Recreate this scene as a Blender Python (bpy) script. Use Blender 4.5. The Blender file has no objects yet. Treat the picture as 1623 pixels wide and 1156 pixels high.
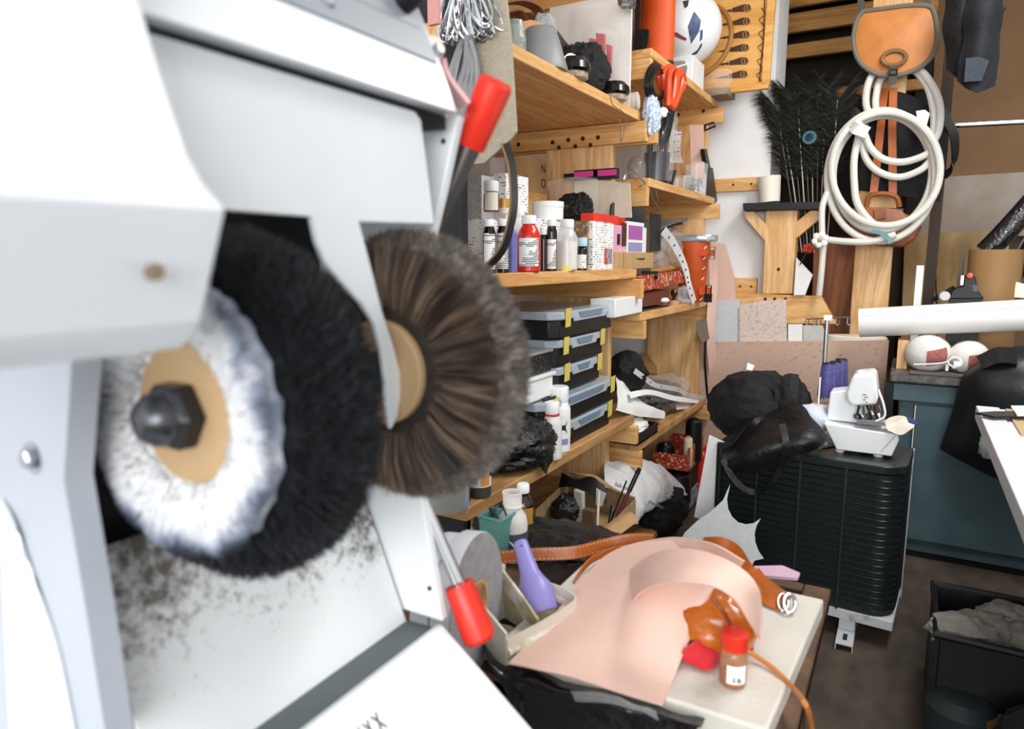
import bpy, math, random
from mathutils import Vector as V, Matrix, noise
rnd = random.Random(11)
C = bpy.context.scene.collection
SC = bpy.context.scene
R_ = math.radians
# ------------------------------------------------------------------ camera, world, lights, exposure
CAMZ, FPX, YAW, PITCH = 1.35, 1100.0, R_(29.71), R_(8.68)
cd = bpy.data.cameras.new('camera'); cam = bpy.data.objects.new('camera', cd); C.objects.link(cam)
cam.location = (0, 0, CAMZ); cam.rotation_euler = (math.pi/2 - PITCH, 0, YAW)
cd.sensor_width = 36; cd.lens = FPX/1623*36; cd.clip_start = .02
cd.dof.use_dof = True; cd.dof.focus_distance = 2.3; cd.dof.aperture_fstop = 4.2
SC.camera = cam
w = bpy.data.worlds.new('world'); SC.world = w; w.use_nodes = True
w.node_tree.nodes['Background'].inputs[0].default_value = (.90, .95, 1, 1)
w.node_tree.nodes['Background'].inputs[1].default_value = 2.1
def area(name, loc, target, sx, sy, power, col=(1, 1, 1)):
    l = bpy.data.lights.new(name, 'AREA'); l.shape = 'RECTANGLE'; l.size = sx; l.size_y = sy; l.energy = power; l.color = col
    o = bpy.data.objects.new(name, l); C.objects.link(o); o.location = loc
    o.rotation_euler = (V(target)-V(loc)).to_track_quat('-Z', 'Y').to_euler(); return o
area('window_light', (1.2, -3.1, 1.95), (-.1, 2.6, 1.15), 3.4, 1.7, 150, (1, .995, .985))
area('overhead_fill_light', (.55, 2.35, 2.93), (.45, 2.6, 0), .5, 1.6, 52, (1, .985, .96))  # added overhead fill, no lamp seen; brightens the back wall and alcove
SC.view_settings.view_transform = 'Standard'; SC.view_settings.look = 'None'
SC.view_settings.exposure = 0.08; SC.view_settings.gamma = 1; SC.view_settings.use_curve_mapping = False
# ------------------------------------------------------------------ pixel -> point in the room
_r = V((math.cos(YAW), math.sin(YAW), 0)); _h = V((-math.sin(YAW), math.cos(YAW), 0)); _z = V((0, 0, 1))
_f = _h*math.cos(PITCH) - _z*math.sin(PITCH); _u = _h*math.sin(PITCH) + _z*math.cos(PITCH)
EYE = V((0, 0, CAMZ))
def ray(px, py): return _f + _r*((px-811.5)/FPX) + _u*((578-py)/FPX)
def aD(px, py, d): return EYE + ray(px, py)*d
def aX(px, py, X): r = ray(px, py); return EYE + r*(X/r.x)
def aY(px, py, Y): r = ray(px, py); return EYE + r*(Y/r.y)
def aZ(px, py, z): r = ray(px, py); return EYE + r*((z-CAMZ)/r.z)
def sc(p): return (V(p)-EYE).dot(_f)/FPX           # metres per pixel at p
# ------------------------------------------------------------------ mesh builder
class MB:
    def __init__(s): s.v = []; s.f = []; s.M = None; s.sm = []
    def add(s, vs, fs, sm=True):
        n = len(s.v)
        s.v += [s.M @ V(v) for v in vs] if s.M else [V(v) for v in vs]
        s.f += [tuple(i+n for i in f) for f in fs]; s.sm += [sm]*len(fs); return s
    def box(s, a, b):
        (x0, y0, z0), (x1, y1, z1) = a, b
        return s.add([(x0,y0,z0),(x1,y0,z0),(x1,y1,z0),(x0,y1,z0),(x0,y0,z1),(x1,y0,z1),(x1,y1,z1),(x0,y1,z1)],
            [(0,3,2,1),(4,5,6,7),(0,1,5,4),(1,2,6,5),(2,3,7,6),(3,0,4,7)], False)
    def obox(s, c, ax, ay, az):                     # box from its centre and three half-axis vectors
        c, ax, ay, az = V(c), V(ax), V(ay), V(az)
        vs = [c+ax*i+ay*j+az*k for k in (-1,1) for i, j in ((-1,-1),(1,-1),(1,1),(-1,1))]
        fs = [(0,3,2,1),(4,5,6,7),(0,1,5,4),(1,2,6,5),(2,3,7,6),(3,0,4,7)]
        if ax.cross(ay).dot(az) < 0: fs = [f[::-1] for f in fs]
        return s.add(vs, fs, False)
    def prism(s, poly, ext):                        # polygon of points pushed along ext
        ps = [V(p) for p in poly]; e = V(ext); n = len(ps)
        nrm = V((0,0,0))
        for i in range(n): nrm += ps[i].cross(ps[(i+1) % n])
        if nrm.dot(e) > 0: ps.reverse()
        s.add(ps+[p+e for p in ps], [tuple(range(n)), tuple(range(2*n-1, n-1, -1))]+[((i+1) % n, i, n+i, n+(i+1) % n) for i in range(n)], False); return s
    def lathe(s, prof, c=(0,0,0), ax=(0,0,1), seg=24, sx=1, sy=1, jit=0):
        ax = V(ax).normalized(); q = V((0,0,1)).rotation_difference(ax); c = V(c)
        vs = []; fs = []; n = len(prof)
        for k in range(seg):
            a = 2*math.pi*k/seg
            for r, z in prof:
                r2 = r*(1+jit*(rnd.random()-.5)) if jit else r
                vs.append(c + q @ V((r2*math.cos(a)*sx, r2*math.sin(a)*sy, z)))
        for k in range(seg):
            k2 = (k+1) % seg
            for i in range(n-1): fs.append((k*n+i, k2*n+i, k2*n+i+1, k*n+i+1))
        if prof[0][0] > 1e-5: fs.append(tuple(k*n for k in range(seg-1, -1, -1)))
        if prof[-1][0] > 1e-5: fs.append(tuple(k*n+n-1 for k in range(seg)))
        return s.add(vs, fs)
    def tube(s, pts, r, seg=8, closed=False, sq=1):
        pts = [V(p) for p in pts]; n = len(pts); rs = r if isinstance(r, (list, tuple)) else [r]*n
        vs = []; fs = []; up = None
        for i in range(n):
            if closed: t = pts[(i+1) % n]-pts[i-1]
            else: t = pts[min(i+1, n-1)]-pts[max(i-1, 0)]
            if t.length < 1e-9: t = V((0,0,1))
            t.normalize()
            if up is None: up = t.orthogonal().normalized()
            up = (up - t*up.dot(t))
            up = up.normalized() if up.length > 1e-6 else t.orthogonal().normalized()
            b = t.cross(up)
            for k in range(seg):
                a = 2*math.pi*k/seg; vs.append(pts[i]+(up*math.cos(a)+b*math.sin(a)*sq)*rs[i])
        for i in range(n if closed else n-1):
            j = (i+1) % n
            for k in range(seg):
                k2 = (k+1) % seg; fs.append((i*seg+k, i*seg+k2, j*seg+k2, j*seg+k))
        if not closed: fs += [tuple(range(seg-1, -1, -1)), tuple((n-1)*seg+k for k in range(seg))]
        return s.add(vs, fs)
    def ribbon(s, pts, side, wd, th):               # flat strap along pts
        pts = [V(p) for p in pts]; n = len(pts); vs = []; fs = []
        ws = wd if isinstance(wd, (list, tuple)) else [wd]*n
        for i in range(n):
            t = (pts[min(i+1, n-1)]-pts[max(i-1, 0)]).normalized()
            sd = V(side[i]) if isinstance(side, list) else V(side)
            sd = (sd-t*sd.dot(t)).normalized(); nn = t.cross(sd)
            a, b = sd*ws[i]/2, nn*th/2
            vs += [pts[i]-a-b, pts[i]+a-b, pts[i]+a+b, pts[i]-a+b]
        for i in range(n-1):
            for k in range(4): k2 = (k+1) % 4; fs.append((i*4+k, i*4+k2, i*4+4+k2, i*4+4+k))
        fs += [(3,2,1,0), tuple((n-1)*4+k for k in range(4))]
        return s.add(vs, fs)
    def sheet(s, grid, nu=16, nv=16, th=.002, wob=0, fr=8, seed=0):   # thick sheet through a coarse grid of points
        g = [cr(row, nv) for row in grid]; g = [list(c) for c in zip(*[cr(list(c), nu) for c in zip(*g)])]
        nu, nv = len(g), len(g[0]); top = []; bot = []
        for i in range(nu):
            for j in range(nv):
                a = g[min(i+1, nu-1)][j]-g[max(i-1, 0)][j]; b = g[i][min(j+1, nv-1)]-g[i][max(j-1, 0)]
                n = a.cross(b); n = n.normalized() if n.length > 1e-9 else V((0,0,1))
                p = g[i][j]
                if wob: p = p+n*wob*noise.noise(p*fr+V((seed, 0, seed)))
                top.append(p+n*th/2); bot.append(p-n*th/2)
        N = nu*nv; fs = []
        for i in range(nu-1):
            for j in range(nv-1):
                q = (i*nv+j, (i+1)*nv+j, (i+1)*nv+j+1, i*nv+j+1); fs += [q, tuple(N+k for k in q[::-1])]
        ed = [i*nv for i in range(nu)]+[(nu-1)*nv+j for j in range(1, nv)]+[i*nv+nv-1 for i in range(nu-2, -1, -1)]+[j for j in range(nv-2, 0, -1)]
        for k in range(len(ed)):
            a, b = ed[k], ed[(k+1) % len(ed)]; fs.append((b, a, N+a, N+b))
        return s.add(top+bot, fs)
    def blob(s, c, r, seed=0, amp=.2, fr=2.2, nu=40, nv=26, flat=-1, ridge=.5, sq=1):   # crumpled cloth or bag
        vs = []; fs = []; c = V(c)
        for j in range(nv+1):
            ph = math.pi*j/nv
            for i in range(nu):
                th = 2*math.pi*i/nu
                d = V((math.sin(ph)*math.cos(th), math.sin(ph)*math.sin(th), math.cos(ph)))
                q = d*fr+V((seed*3.1, seed*1.7, seed))
                n = noise.noise(q)*(1-ridge)+(1-2*abs(noise.noise(q*1.7)))*ridge*.6+.35*noise.noise(q*3.3)
                d2 = V([math.copysign(abs(x)**sq, x) for x in d])
                p = V((d2.x*r[0], d2.y*r[1], d2.z*r[2]))*(1+amp*n)
                p.z = max(p.z, flat*r[2]); vs.append(c+p)
        for j in range(nv):
            for i in range(nu):
                i2 = (i+1) % nu; fs.append((j*nu+i, (j+1)*nu+i, (j+1)*nu+i2, j*nu+i2))
        return s.add(vs, fs)
    def strands(s, L, r, seg=3):                    # tapered bristles, polylines of points
        for pts in L:
            n = len(s.v); t = (pts[-1]-pts[0]).normalized(); u = t.orthogonal().normalized(); b = t.cross(u); m = len(pts)
            a0 = rnd.random()*6
            for i, p in enumerate(pts[:-1]):
                rr = r*(1-.55*i/(m-1))
                for k in range(seg):
                    a = a0+2*math.pi*k/seg; s.v.append(p+(u*math.cos(a)+b*math.sin(a))*rr)
            s.v.append(pts[-1])
            for i in range(m-2):
                for k in range(seg):
                    k2 = (k+1) % seg; s.f.append((n+i*seg+k, n+i*seg+k2, n+i*seg+seg+k2, n+i*seg+seg+k)); s.sm.append(True)
            e = n+(m-1)*seg
            for k in range(seg): s.f.append((n+(m-2)*seg+k, n+(m-2)*seg+(k+1) % seg, e)); s.sm.append(True)
        return s
def cr(pts, n):                                     # Catmull-Rom resampling
    pts = [V(p) for p in pts]; m = len(pts)
    if m == 1: return pts*n
    out = []
    for k in range(n):
        t = k/(n-1)*(m-1); i = min(int(t), m-2); u = t-i
        p1, p2 = pts[i], pts[i+1]
        p0 = pts[i-1] if i else p1*2-p2
        p3 = pts[i+2] if i+2 < m else p2*2-p1
        out.append(.5*((2*p1)+(p2-p0)*u+(2*p0-5*p1+4*p2-p3)*u*u+(3*p1-p0-3*p2+p3)*u**3))
    return out
# ------------------------------------------------------------------ things and parts
WL = {}
def thing(name, label, cat, loc, group=None):
    o = bpy.data.objects.new(name, None); C.objects.link(o); o.location = loc; o.empty_display_size = .05
    o['label'] = label; o['category'] = cat
    if group: o['group'] = group
    WL[o] = V(loc); return o
def mesh(name, mb, m, base, bev=0, seg=2, sharp=35):
    me = bpy.data.meshes.new(name); me.from_pydata([v-base for v in mb.v], [], mb.f); me.validate()
    me.materials.append(m)
    if len(me.polygons) == len(mb.sm): me.polygons.foreach_set('use_smooth', [True]*len(mb.sm))
    me.set_sharp_from_angle(angle=R_(sharp))
    o = bpy.data.objects.new(name, me); C.objects.link(o)
    if bev:
        b = o.modifiers.new('bevel', 'BEVEL'); b.width = bev; b.segments = seg; b.limit_method = 'ANGLE'; b.angle_limit = R_(40)
    return o
def part(name, mb, m, parent, bev=0, label=None, kind=None, sharp=35):
    o = mesh(name, mb, m, WL[parent], bev, sharp=sharp); o.parent = parent; WL[o] = WL[parent]
    if label: o['label'] = label
    if kind: o['kind'] = kind
    return o
def single(name, mb, m, label, cat, group=None, bev=0, base=None, sharp=35, kind=None):
    if base is None:
        n = len(mb.v); base = V((sum(v.x for v in mb.v)/n, sum(v.y for v in mb.v)/n, min(v.z for v in mb.v)))
    o = mesh(name, mb, m, V(base), bev, sharp=sharp); o.location = base; WL[o] = V(base); o['label'] = label; o['category'] = cat
    if group: o['group'] = group
    if kind: o['kind'] = kind
    return o
def struct(name, mb, m, label=None, bev=0):
    n = len(mb.v); base = V((sum(v.x for v in mb.v)/n, sum(v.y for v in mb.v)/n, min(v.z for v in mb.v)))
    o = mesh(name, mb, m, base, bev); o.location = base; WL[o] = base; o['kind'] = 'structure'
    if label: o['label'] = label
    return o
def text(name, s, size, M, m, parent, ext=.0004, align='CENTER'):
    cu = bpy.data.curves.new(name, 'FONT'); cu.body = s; cu.size = size; cu.extrude = ext; cu.align_x = align; cu.align_y = 'CENTER'
    t = bpy.data.objects.new(name+'_tmp', cu); C.objects.link(t)
    dg = bpy.context.evaluated_depsgraph_get(); me = bpy.data.meshes.new_from_object(t.evaluated_get(dg))
    bpy.data.objects.remove(t); me.name = name
    me.transform(M); me.transform(Matrix.Translation(-WL[parent])); me.materials.clear(); me.materials.append(m)
    o = bpy.data.objects.new(name, me); C.objects.link(o); o.parent = parent; WL[o] = WL[parent]; return o
def frame(o, x, z=None, n=None):                    # matrix: local x along x, local y along z, normal n
    x = V(x).normalized(); z = V(z).normalized(); z = (z-x*z.dot(x)).normalized(); n = x.cross(z)
    m = Matrix((x, z, n)).transposed().to_4x4(); m.translation = V(o); return m
# ------------------------------------------------------------------ materials
def hexc(h):
    h = h.lstrip('#'); c = [int(h[i:i+2], 16)/255 for i in (0, 2, 4)]
    return tuple((x/12.92 if x <= .04045 else ((x+.055)/1.055)**2.4) for x in c)+(1,)
def _new(name):
    m = bpy.data.materials.new(name); m.use_nodes = True; nt = m.node_tree; return m, nt, nt.nodes['Principled BSDF'], nt.links.new
MC = {}
def mat(name, col, rough=.5, metal=0, nz=(30, .06), bump=0, bsc=60, spec=.5, trans=0, alpha=1, ior=1.45, coat=0, sheen=0, stretch=(1,1,1), col2=None, thr=None):
    """plain coloured material with noise in its colour (towards col2 if given) and relief"""
    if name in MC: return MC[name]
    m, nt, p, ln = _new(name); N = nt.nodes.new
    tc = N('ShaderNodeTexCoord'); mp = N('ShaderNodeMapping'); mp.inputs[3].default_value = stretch; ln(tc.outputs['Object'], mp.inputs[0])
    c = hexc(col)
    if nz or col2:
        s, a = nz or (30, 0)
        t = N('ShaderNodeTexNoise'); t.inputs['Scale'].default_value = s; t.inputs['Detail'].default_value = 5; ln(mp.outputs[0], t.inputs['Vector'])
        r = N('ShaderNodeValToRGB'); ln(t.outputs[0], r.inputs[0])
        if col2:
            lo, hi = thr or (.4, .62); c2 = hexc(col2)
            r.color_ramp.elements[0].position = lo; r.color_ramp.elements[1].position = hi
            r.color_ramp.elements[0].color = c; r.color_ramp.elements[1].color = c2
        else:
            r.color_ramp.elements[0].position = .3; r.color_ramp.elements[1].position = .7
            r.color_ramp.elements[0].color = tuple(x*(1-a) for x in c[:3])+(1,); r.color_ramp.elements[1].color = tuple(min(1, x*(1+a)) for x in c[:3])+(1,)
        ln(r.outputs[0], p.inputs['Base Color'])
    else: p.inputs['Base Color'].default_value = c
    p.inputs['Roughness'].default_value = rough; p.inputs['Metallic'].default_value = metal; p.inputs['IOR'].default_value = ior
    p.inputs['Specular IOR Level'].default_value = spec; p.inputs['Transmission Weight'].default_value = trans; p.inputs['Alpha'].default_value = alpha
    p.inputs['Coat Weight'].default_value = coat; p.inputs['Sheen Weight'].default_value = sheen
    if bump:
        t = N('ShaderNodeTexNoise'); t.inputs['Scale'].default_value = bsc; t.inputs['Detail'].default_value = 6; ln(mp.outputs[0], t.inputs['Vector'])
        b = N('ShaderNodeBump'); b.inputs['Strength'].default_value = bump; b.inputs['Distance'].default_value = .01; ln(t.outputs[0], b.inputs['Height']); ln(b.outputs[0], p.inputs['Normal'])
    MC[name] = m; return m
def wood(name, a, b, axis='X', sc_=9, rough=.55):
    if name in MC: return MC[name]
    m, nt, p, ln = _new(name); N = nt.nodes.new
    tc = N('ShaderNodeTexCoord'); mp = N('ShaderNodeMapping'); st = {'X': (.12,1,1), 'Y': (1,.12,1), 'Z': (1,1,.12)}[axis]; mp.inputs[3].default_value = st
    ln(tc.outputs['Object'], mp.inputs[0])
    t = N('ShaderNodeTexNoise'); t.inputs['Scale'].default_value = sc_; t.inputs['Detail'].default_value = 3; t.inputs['Distortion'].default_value = 1.2; ln(mp.outputs[0], t.inputs['Vector'])
    mu = N('ShaderNodeMath'); mu.operation = 'MULTIPLY'; mu.inputs[1].default_value = 9; ln(t.outputs[0], mu.inputs[0])
    fr = N('ShaderNodeMath'); fr.operation = 'PINGPONG'; fr.inputs[1].default_value = 1; ln(mu.outputs[0], fr.inputs[0])
    r = N('ShaderNodeValToRGB'); r.color_ramp.elements[0].color = hexc(a); r.color_ramp.elements[1].color = hexc(b); r.color_ramp.elements[0].position = .1
    ln(fr.outputs[0], r.inputs[0])
    t2 = N('ShaderNodeTexNoise'); t2.inputs['Scale'].default_value = sc_*18; t2.inputs['Detail'].default_value = 4; ln(mp.outputs[0], t2.inputs['Vector'])
    mx = N('ShaderNodeMix'); mx.data_type = 'RGBA'; mx.blend_type = 'OVERLAY'; mx.inputs[0].default_value = .35; ln(r.outputs[0], mx.inputs[6]); ln(t2.outputs[0], mx.inputs[7])
    ln(mx.outputs[2], p.inputs['Base Color']); p.inputs['Roughness'].default_value = rough
    bp = N('ShaderNodeBump'); bp.inputs['Strength'].default_value = .12; bp.inputs['Distance'].default_value = .004; ln(t2.outputs[0], bp.inputs['Height']); ln(bp.outputs[0], p.inputs['Normal'])
    MC[name] = m; return m
def printed(name, base, ink, line=260, across=150, thr=.5, dens=.52, axis='Z', rough=.45):
    """paper print: lines of small type stacked along axis"""
    if name in MC: return MC[name]
    m, nt, p, ln = _new(name); N = nt.nodes.new
    tc = N('ShaderNodeTexCoord'); sp = N('ShaderNodeSeparateXYZ'); ln(tc.outputs['Object'], sp.inputs[0])
    def mth(op, a, b=None):
        n = N('ShaderNodeMath'); n.operation = op
        for i, x in enumerate((a, b)):
            if x is None: continue
            if isinstance(x, (int, float)): n.inputs[i].default_value = x
            else: ln(x, n.inputs[i])
        return n.outputs[0]
    ax = sp.outputs[axis]
    s = mth('FRACT', mth('MULTIPLY', ax, line)); rows = mth('LESS_THAN', s, thr)
    fl = mth('FLOOR', mth('MULTIPLY', ax, line))
    oth = [o for k, o in zip('XYZ', sp.outputs) if k != axis]
    u = mth('ADD', oth[0], oth[1])
    cb = N('ShaderNodeCombineXYZ'); ln(mth('MULTIPLY', u, across), cb.inputs[0]); ln(mth('MULTIPLY', fl, 7.3), cb.inputs[1])
    t = N('ShaderNodeTexNoise'); t.inputs['Scale'].default_value = 1; t.inputs['Detail'].default_value = 2; ln(cb.outputs[0], t.inputs['Vector'])
    ink_ = mth('MULTIPLY', rows, mth('GREATER_THAN', t.outputs[0], dens))
    t2 = N('ShaderNodeTexNoise'); t2.inputs['Scale'].default_value = 22; ln(tc.outputs['Object'], t2.inputs['Vector'])
    ink_ = mth('MULTIPLY', ink_, mth('GREATER_THAN', t2.outputs[0], .45))
    mx = N('ShaderNodeMix'); mx.data_type = 'RGBA'; mx.inputs[6].default_value = hexc(base); mx.inputs[7].default_value = hexc(ink); ln(ink_, mx.inputs[0])
    ln(mx.outputs[2], p.inputs['Base Color']); p.inputs['Roughness'].default_value = rough
    MC[name] = m; return m
def clear(name, col='#ffffff', alpha=.07, rough=.12, bump=.6, bsc=40):
    """clear crinkled plastic film or thin glass"""
    if name in MC: return MC[name]
    m, nt, p, ln = _new(name); N = nt.nodes.new
    p.inputs['Base Color'].default_value = hexc(col); p.inputs['Roughness'].default_value = rough; p.inputs['Specular IOR Level'].default_value = .8
    lw = N('ShaderNodeLayerWeight'); lw.inputs[0].default_value = .22
    ad = N('ShaderNodeMath'); ad.operation = 'MULTIPLY_ADD'; ad.inputs[1].default_value = .28; ad.inputs[2].default_value = alpha; ad.use_clamp = True
    ln(lw.outputs['Facing'], ad.inputs[0]); ln(ad.outputs[0], p.inputs['Alpha'])
    if bump:
        tc = N('ShaderNodeTexCoord'); t = N('ShaderNodeTexNoise'); t.inputs['Scale'].default_value = bsc; t.inputs['Detail'].default_value = 3; t.inputs['Distortion'].default_value = 1.5; ln(tc.outputs['Object'], t.inputs['Vector'])
        b = N('ShaderNodeBump'); b.inputs['Strength'].default_value = bump; b.inputs['Distance'].default_value = .02; ln(t.outputs[0], b.inputs['Height']); ln(b.outputs[0], p.inputs['Normal'])
    MC[name] = m; return m
PINE_X = wood('pine_along_x', '#d29a58', '#e6b97c', 'X'); PINE_Y = wood('pine_along_y', '#d09657', '#e4b679', 'Y'); PINE_Z = wood('pine_along_z', '#d8a56a', '#eac592', 'Z')
WORN_Y = wood('worn_pine', '#a97c4c', '#c99b66', 'Y'); DARKWOOD = wood('dark_wood', '#4a3524', '#6a4d35', 'Y'); REDWOOD = wood('brown_veneer', '#874a22', '#a9642f', 'Z')
WHITE = mat('white_plastic', '#eef0f0', .4, nz=(20, .02)); PAPER = mat('white_paper', '#f0f0ee', .8, nz=(15, .03), bump=.15, bsc=30)
BLACK = mat('black_plastic', '#101112', .45, nz=(40, .2)); BLACKF = mat('black_fabric', '#08080a', .75, nz=(60, .3), bump=.5, bsc=90, sheen=.01)
BLACKG = mat('glossy_black', '#08090a', .18, nz=(20, .1), coat=.3); BAGB = mat('black_bin_liner', '#0d0f11', .25, nz=(20, .2), bump=1, bsc=45)
STEEL = mat('steel', '#b9bcc0', .25, 1, nz=(50, .1)); CHROME = mat('chrome', '#e6e8ea', .1, 1, nz=(20, .03)); DKSTEEL = mat('dark_steel', '#3c3d40', .35, .8, nz=(40, .15))
CARD = mat('cardboard', '#b89468', .85, nz=(25, .1), bump=.2, bsc=120, stretch=(1,1,.3)); KRAFT = mat('kraft_paper', '#a9845a', .8, nz=(18, .12), bump=.3, bsc=25)
PINK = mat('raw_pink_leather', '#e2bdae', .62, nz=(9, .05), bump=.12, bsc=240); TAN = mat('orange_leather', '#bd6a22', .38, nz=(14, .14), bump=.15, bsc=160)
CREAM = mat('cream_plastic', '#e9e3d6', .5, nz=(10, .05)); GREY = mat('grey_plastic', '#87898a', .45, nz=(15, .06)); RED = mat('red_plastic', '#d9301f', .35, nz=(15, .05))
FILM = clear('clear_film'); GLASS = clear('clear_glass', '#f4fafa', .10, .04, 0)
PRINT = printed('printed_paper', '#f2f2f1', '#85878c', line=120, across=90, thr=.45); BAR = printed('barcode_paper', '#f2f2f0', '#303236', line=210, across=10, thr=.5, dens=.42)
INK = mat('black_ink', '#1a1a1c', .6, nz=None)
# ------------------------------------------------------------------ the room
WALLM = mat('white_plaster', '#ebecec', .85, nz=(6, .04), bump=.15, bsc=30)
FLOORM = mat('dark_floor', '#3b332c', .75, nz=(14, .3), bump=.2, bsc=40, col2='#53483d', thr=(.35, .7), stretch=(1, .5, 1))
BOARDM = mat('brown_board_wall', '#7b6450', .85, nz=(5, .12), bump=.1, bsc=20)
XW, YP, YB, XR = -1.62, 3.95, 5.3, 2.4
struct('floor', MB().box((-1.9, -2.6, -.06), (XR+.1, YB+.1, 0)), FLOORM)
struct('ceiling', MB().box((-1.9, -2.7, 3.0), (XR+.1, YB+.1, 3.06)), WALLM)
struct('wall_left', MB().box((XW-.12, -2.6, 0), (XW, YP, 3)), WALLM)
pw = aY(1230, 100, YP).x
struct('wall_partition', MB().box((XW-.12, YP, 0), (pw, YP+.3, 3)), WALLM)
struct('wall_near', MB().box((-1.9, -2.7, 0), (XR+.1, -2.6, .92)), WALLM)
struct('wall_near_lintel', MB().box((-1.9, -2.7, 2.8), (XR+.1, -2.6, 3.0)), WALLM)
struct('wall_right', MB().box((XR, -2.6, 0), (XR+.1, YB, 3)), WALLM)
struct('wall_back', MB().box((XW-.12, YB, 0), (XR+.1, YB+.1, 3)), BOARDM)
struct('wall_alcove_left', MB().box((-1.2, YP+.3, 0), (-1.1, YB, 3)), BOARDM)
# horizontal boards of the alcove, dark gaps between them
rack = thing('slatted_rack', 'orange wooden slats with dark gaps high in the alcove above the peacock feathers', 'rack', (-.3, 5.0, 0))
SL = wood('slat_wood', '#b27a3a', '#d29a52', 'X')
for y0, y1 in ((-60, -30), (-8, 14), (24, 54), (72, 94), (148, 164)):
    a, b = aY(1250, y1, 5.0), aY(1250, y0, 5.0)
    part('board', MB().box((-1.08, 4.98, a.z), (.02, 5.02, b.z)), SL, rack, .003)
DKB = mat('dark_brown_board', '#241c16', .8, nz=(8, .2))
part('backing_panel', MB().box((-1.08, 5.2, 1.9), (.02, 5.22, 2.99)), DKB, rack)
for x in (-1.0, -.02): part('upright', MB().box((x-.04, 5.02, 0), (x+.04, 5.2, 2.99)), DKB, rack)
# pieces of the big beige/brown board on the far wall, right
def board_px(name, pts, Y, th, m, label, cat, **k):
    return single(name, MB().prism([aY(x, y, Y) for x, y in pts], (0, th, 0)), m, label, cat, **k)
board_px('board_sheet', [(1490, -60), (1700, -70), (1700, 270), (1470, 285)], 5.1, .02, mat('brown_hardboard', '#8a6a4c', .85, nz=(3, .1), bump=.1),
         'large brown sheet of hardboard covering the alcove wall behind the metal rail', 'board')
board_px('board_sheet', [(1455, 283), (1700, 268), (1700, 372), (1440, 378)], 5.06, .02, mat('taupe_board', '#a5968a', .85, nz=(3, .1), bump=.1, col2='#bdb3ab', thr=(.45, .7)), 'paler grey taupe board below the brown hardboard, under the metal rail', 'board')
PLY = mat('stained_plywood', '#9a7a50', .8, nz=(4, .2), bump=.15, col2='#c4a878', thr=(.4, .6), stretch=(1.5, 1, .5))
board_px('plywood_offcut', [(1434, 376), (1480, 372), (1490, 754), (1420, 752)], 4.9, .015, PLY, 'stained plywood offcut standing right of the pine post, white stick before it', 'board')
board_px('plywood_offcut', [(1482, 370), (1600, 364), (1583, 766), (1494, 760)], 4.93, .015, PLY, 'wider stained plywood offcut behind the brown cardboard tube', 'board')
# pine post with hanging things
P0 = aY(1366, 250, 4.0); P1 = aY(1427, 250, 4.0)
post = single('pine_post', MB().box((P0.x, 4.0, 0), (P1.x, 4.05, 3.0)), PINE_Z, 'wide pine post from floor to ceiling carrying the bags and the white hose', 'post', bev=.004)
board_px('veneer_panel', [(1290, 376), (1364, 376), (1352, 793), (1279, 785)], 4.2, .03, REDWOOD, 'reddish brown veneered panel standing left of the pine post', 'panel')
# battens on the white wall
def batten(px0, py0, px1, py1, label, Y=YP-.03):
    a = aY(px0, py1, Y); b = aY(px1, py0, Y)
    t = thing('wall_batten', label, 'board', (a.x, Y, a.z))
    part('plank', MB().box((a.x, Y, a.z), (b.x, YP-.001, b.z)), PINE_X, t, .003)
    for k in (.45, .82):
        p = V((a.x+(b.x-a.x)*k, Y-.001, (a.z+b.z)/2))
        part('screw', MB().lathe([(.006, 0), (.006, .003), (0, .003)], p, (0, -1, 0), 10), DKSTEEL, t)
batten(1128, 280, 1206, 305, 'short pine batten screwed to the white wall beside the upper shelves')
batten(1152, 441, 1200, 467, 'short pine batten on the white wall low beside the T-shaped stand')
# T shaped stand: post, black top plank, two braces, foot board
Y0 = 3.85
def pz(x, y, Y=Y0): return aY(x, y, Y)
st = thing('bench_stand', 'pale pine T-shaped stand with black top plank and two braces against the white wall', 'stand', pz(1235, 470))
part('post', MB().prism([pz(1214, 334), (pz(1264, 333)), pz(1256, 466), pz(1208, 466)], (0, .09, 0)), PINE_Z, st, .003)
part('top_plank', MB().prism([pz(1177, 322, Y0-.04), pz(1302, 320, Y0-.04), pz(1303, 332, Y0-.04), pz(1178, 334, Y0-.04)], (0, .11, 0)), mat('black_painted_wood', '#1b1b1d', .6, bump=.2), st, .003, label='black painted top plank')
part('brace', MB().prism([pz(1180, 336), pz(1195, 335), pz(1214, 356), pz(1212, 382), pz(1181, 345)], (0, .04, 0)), PINE_Z, st, .002)
part('brace', MB().prism([pz(1300, 334), pz(1284, 334), pz(1262, 352), pz(1261, 379), pz(1300, 346)], (0, .04, 0)), PINE_Z, st, .002)
part('foot_board', MB().prism([pz(1158, 464), pz(1301, 470), pz(1325, 514), pz(1158, 512)], (0, .06, 0)), PINE_X, st, .003)
part('leg', MB().box((pz(1180, 500).x, Y0+.01, 0), (pz(1205, 500).x, Y0+.05, pz(1200, 512).z)), PINE_Z, st)
part('leg', MB().box((pz(1280, 500).x, Y0+.01, 0), (pz(1305, 500).x, Y0+.05, pz(1200, 512).z)), PINE_Z, st)
for x, y in ((1234, 427), (1213, 474), (1228, 474), (1245, 474)):
    part('screw', MB().lathe([(.008, 0), (.008, .003), (0, .003)], pz(x, y)-V((0, .001, 0)), (0, -1, 0), 10), INK, st)
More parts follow.
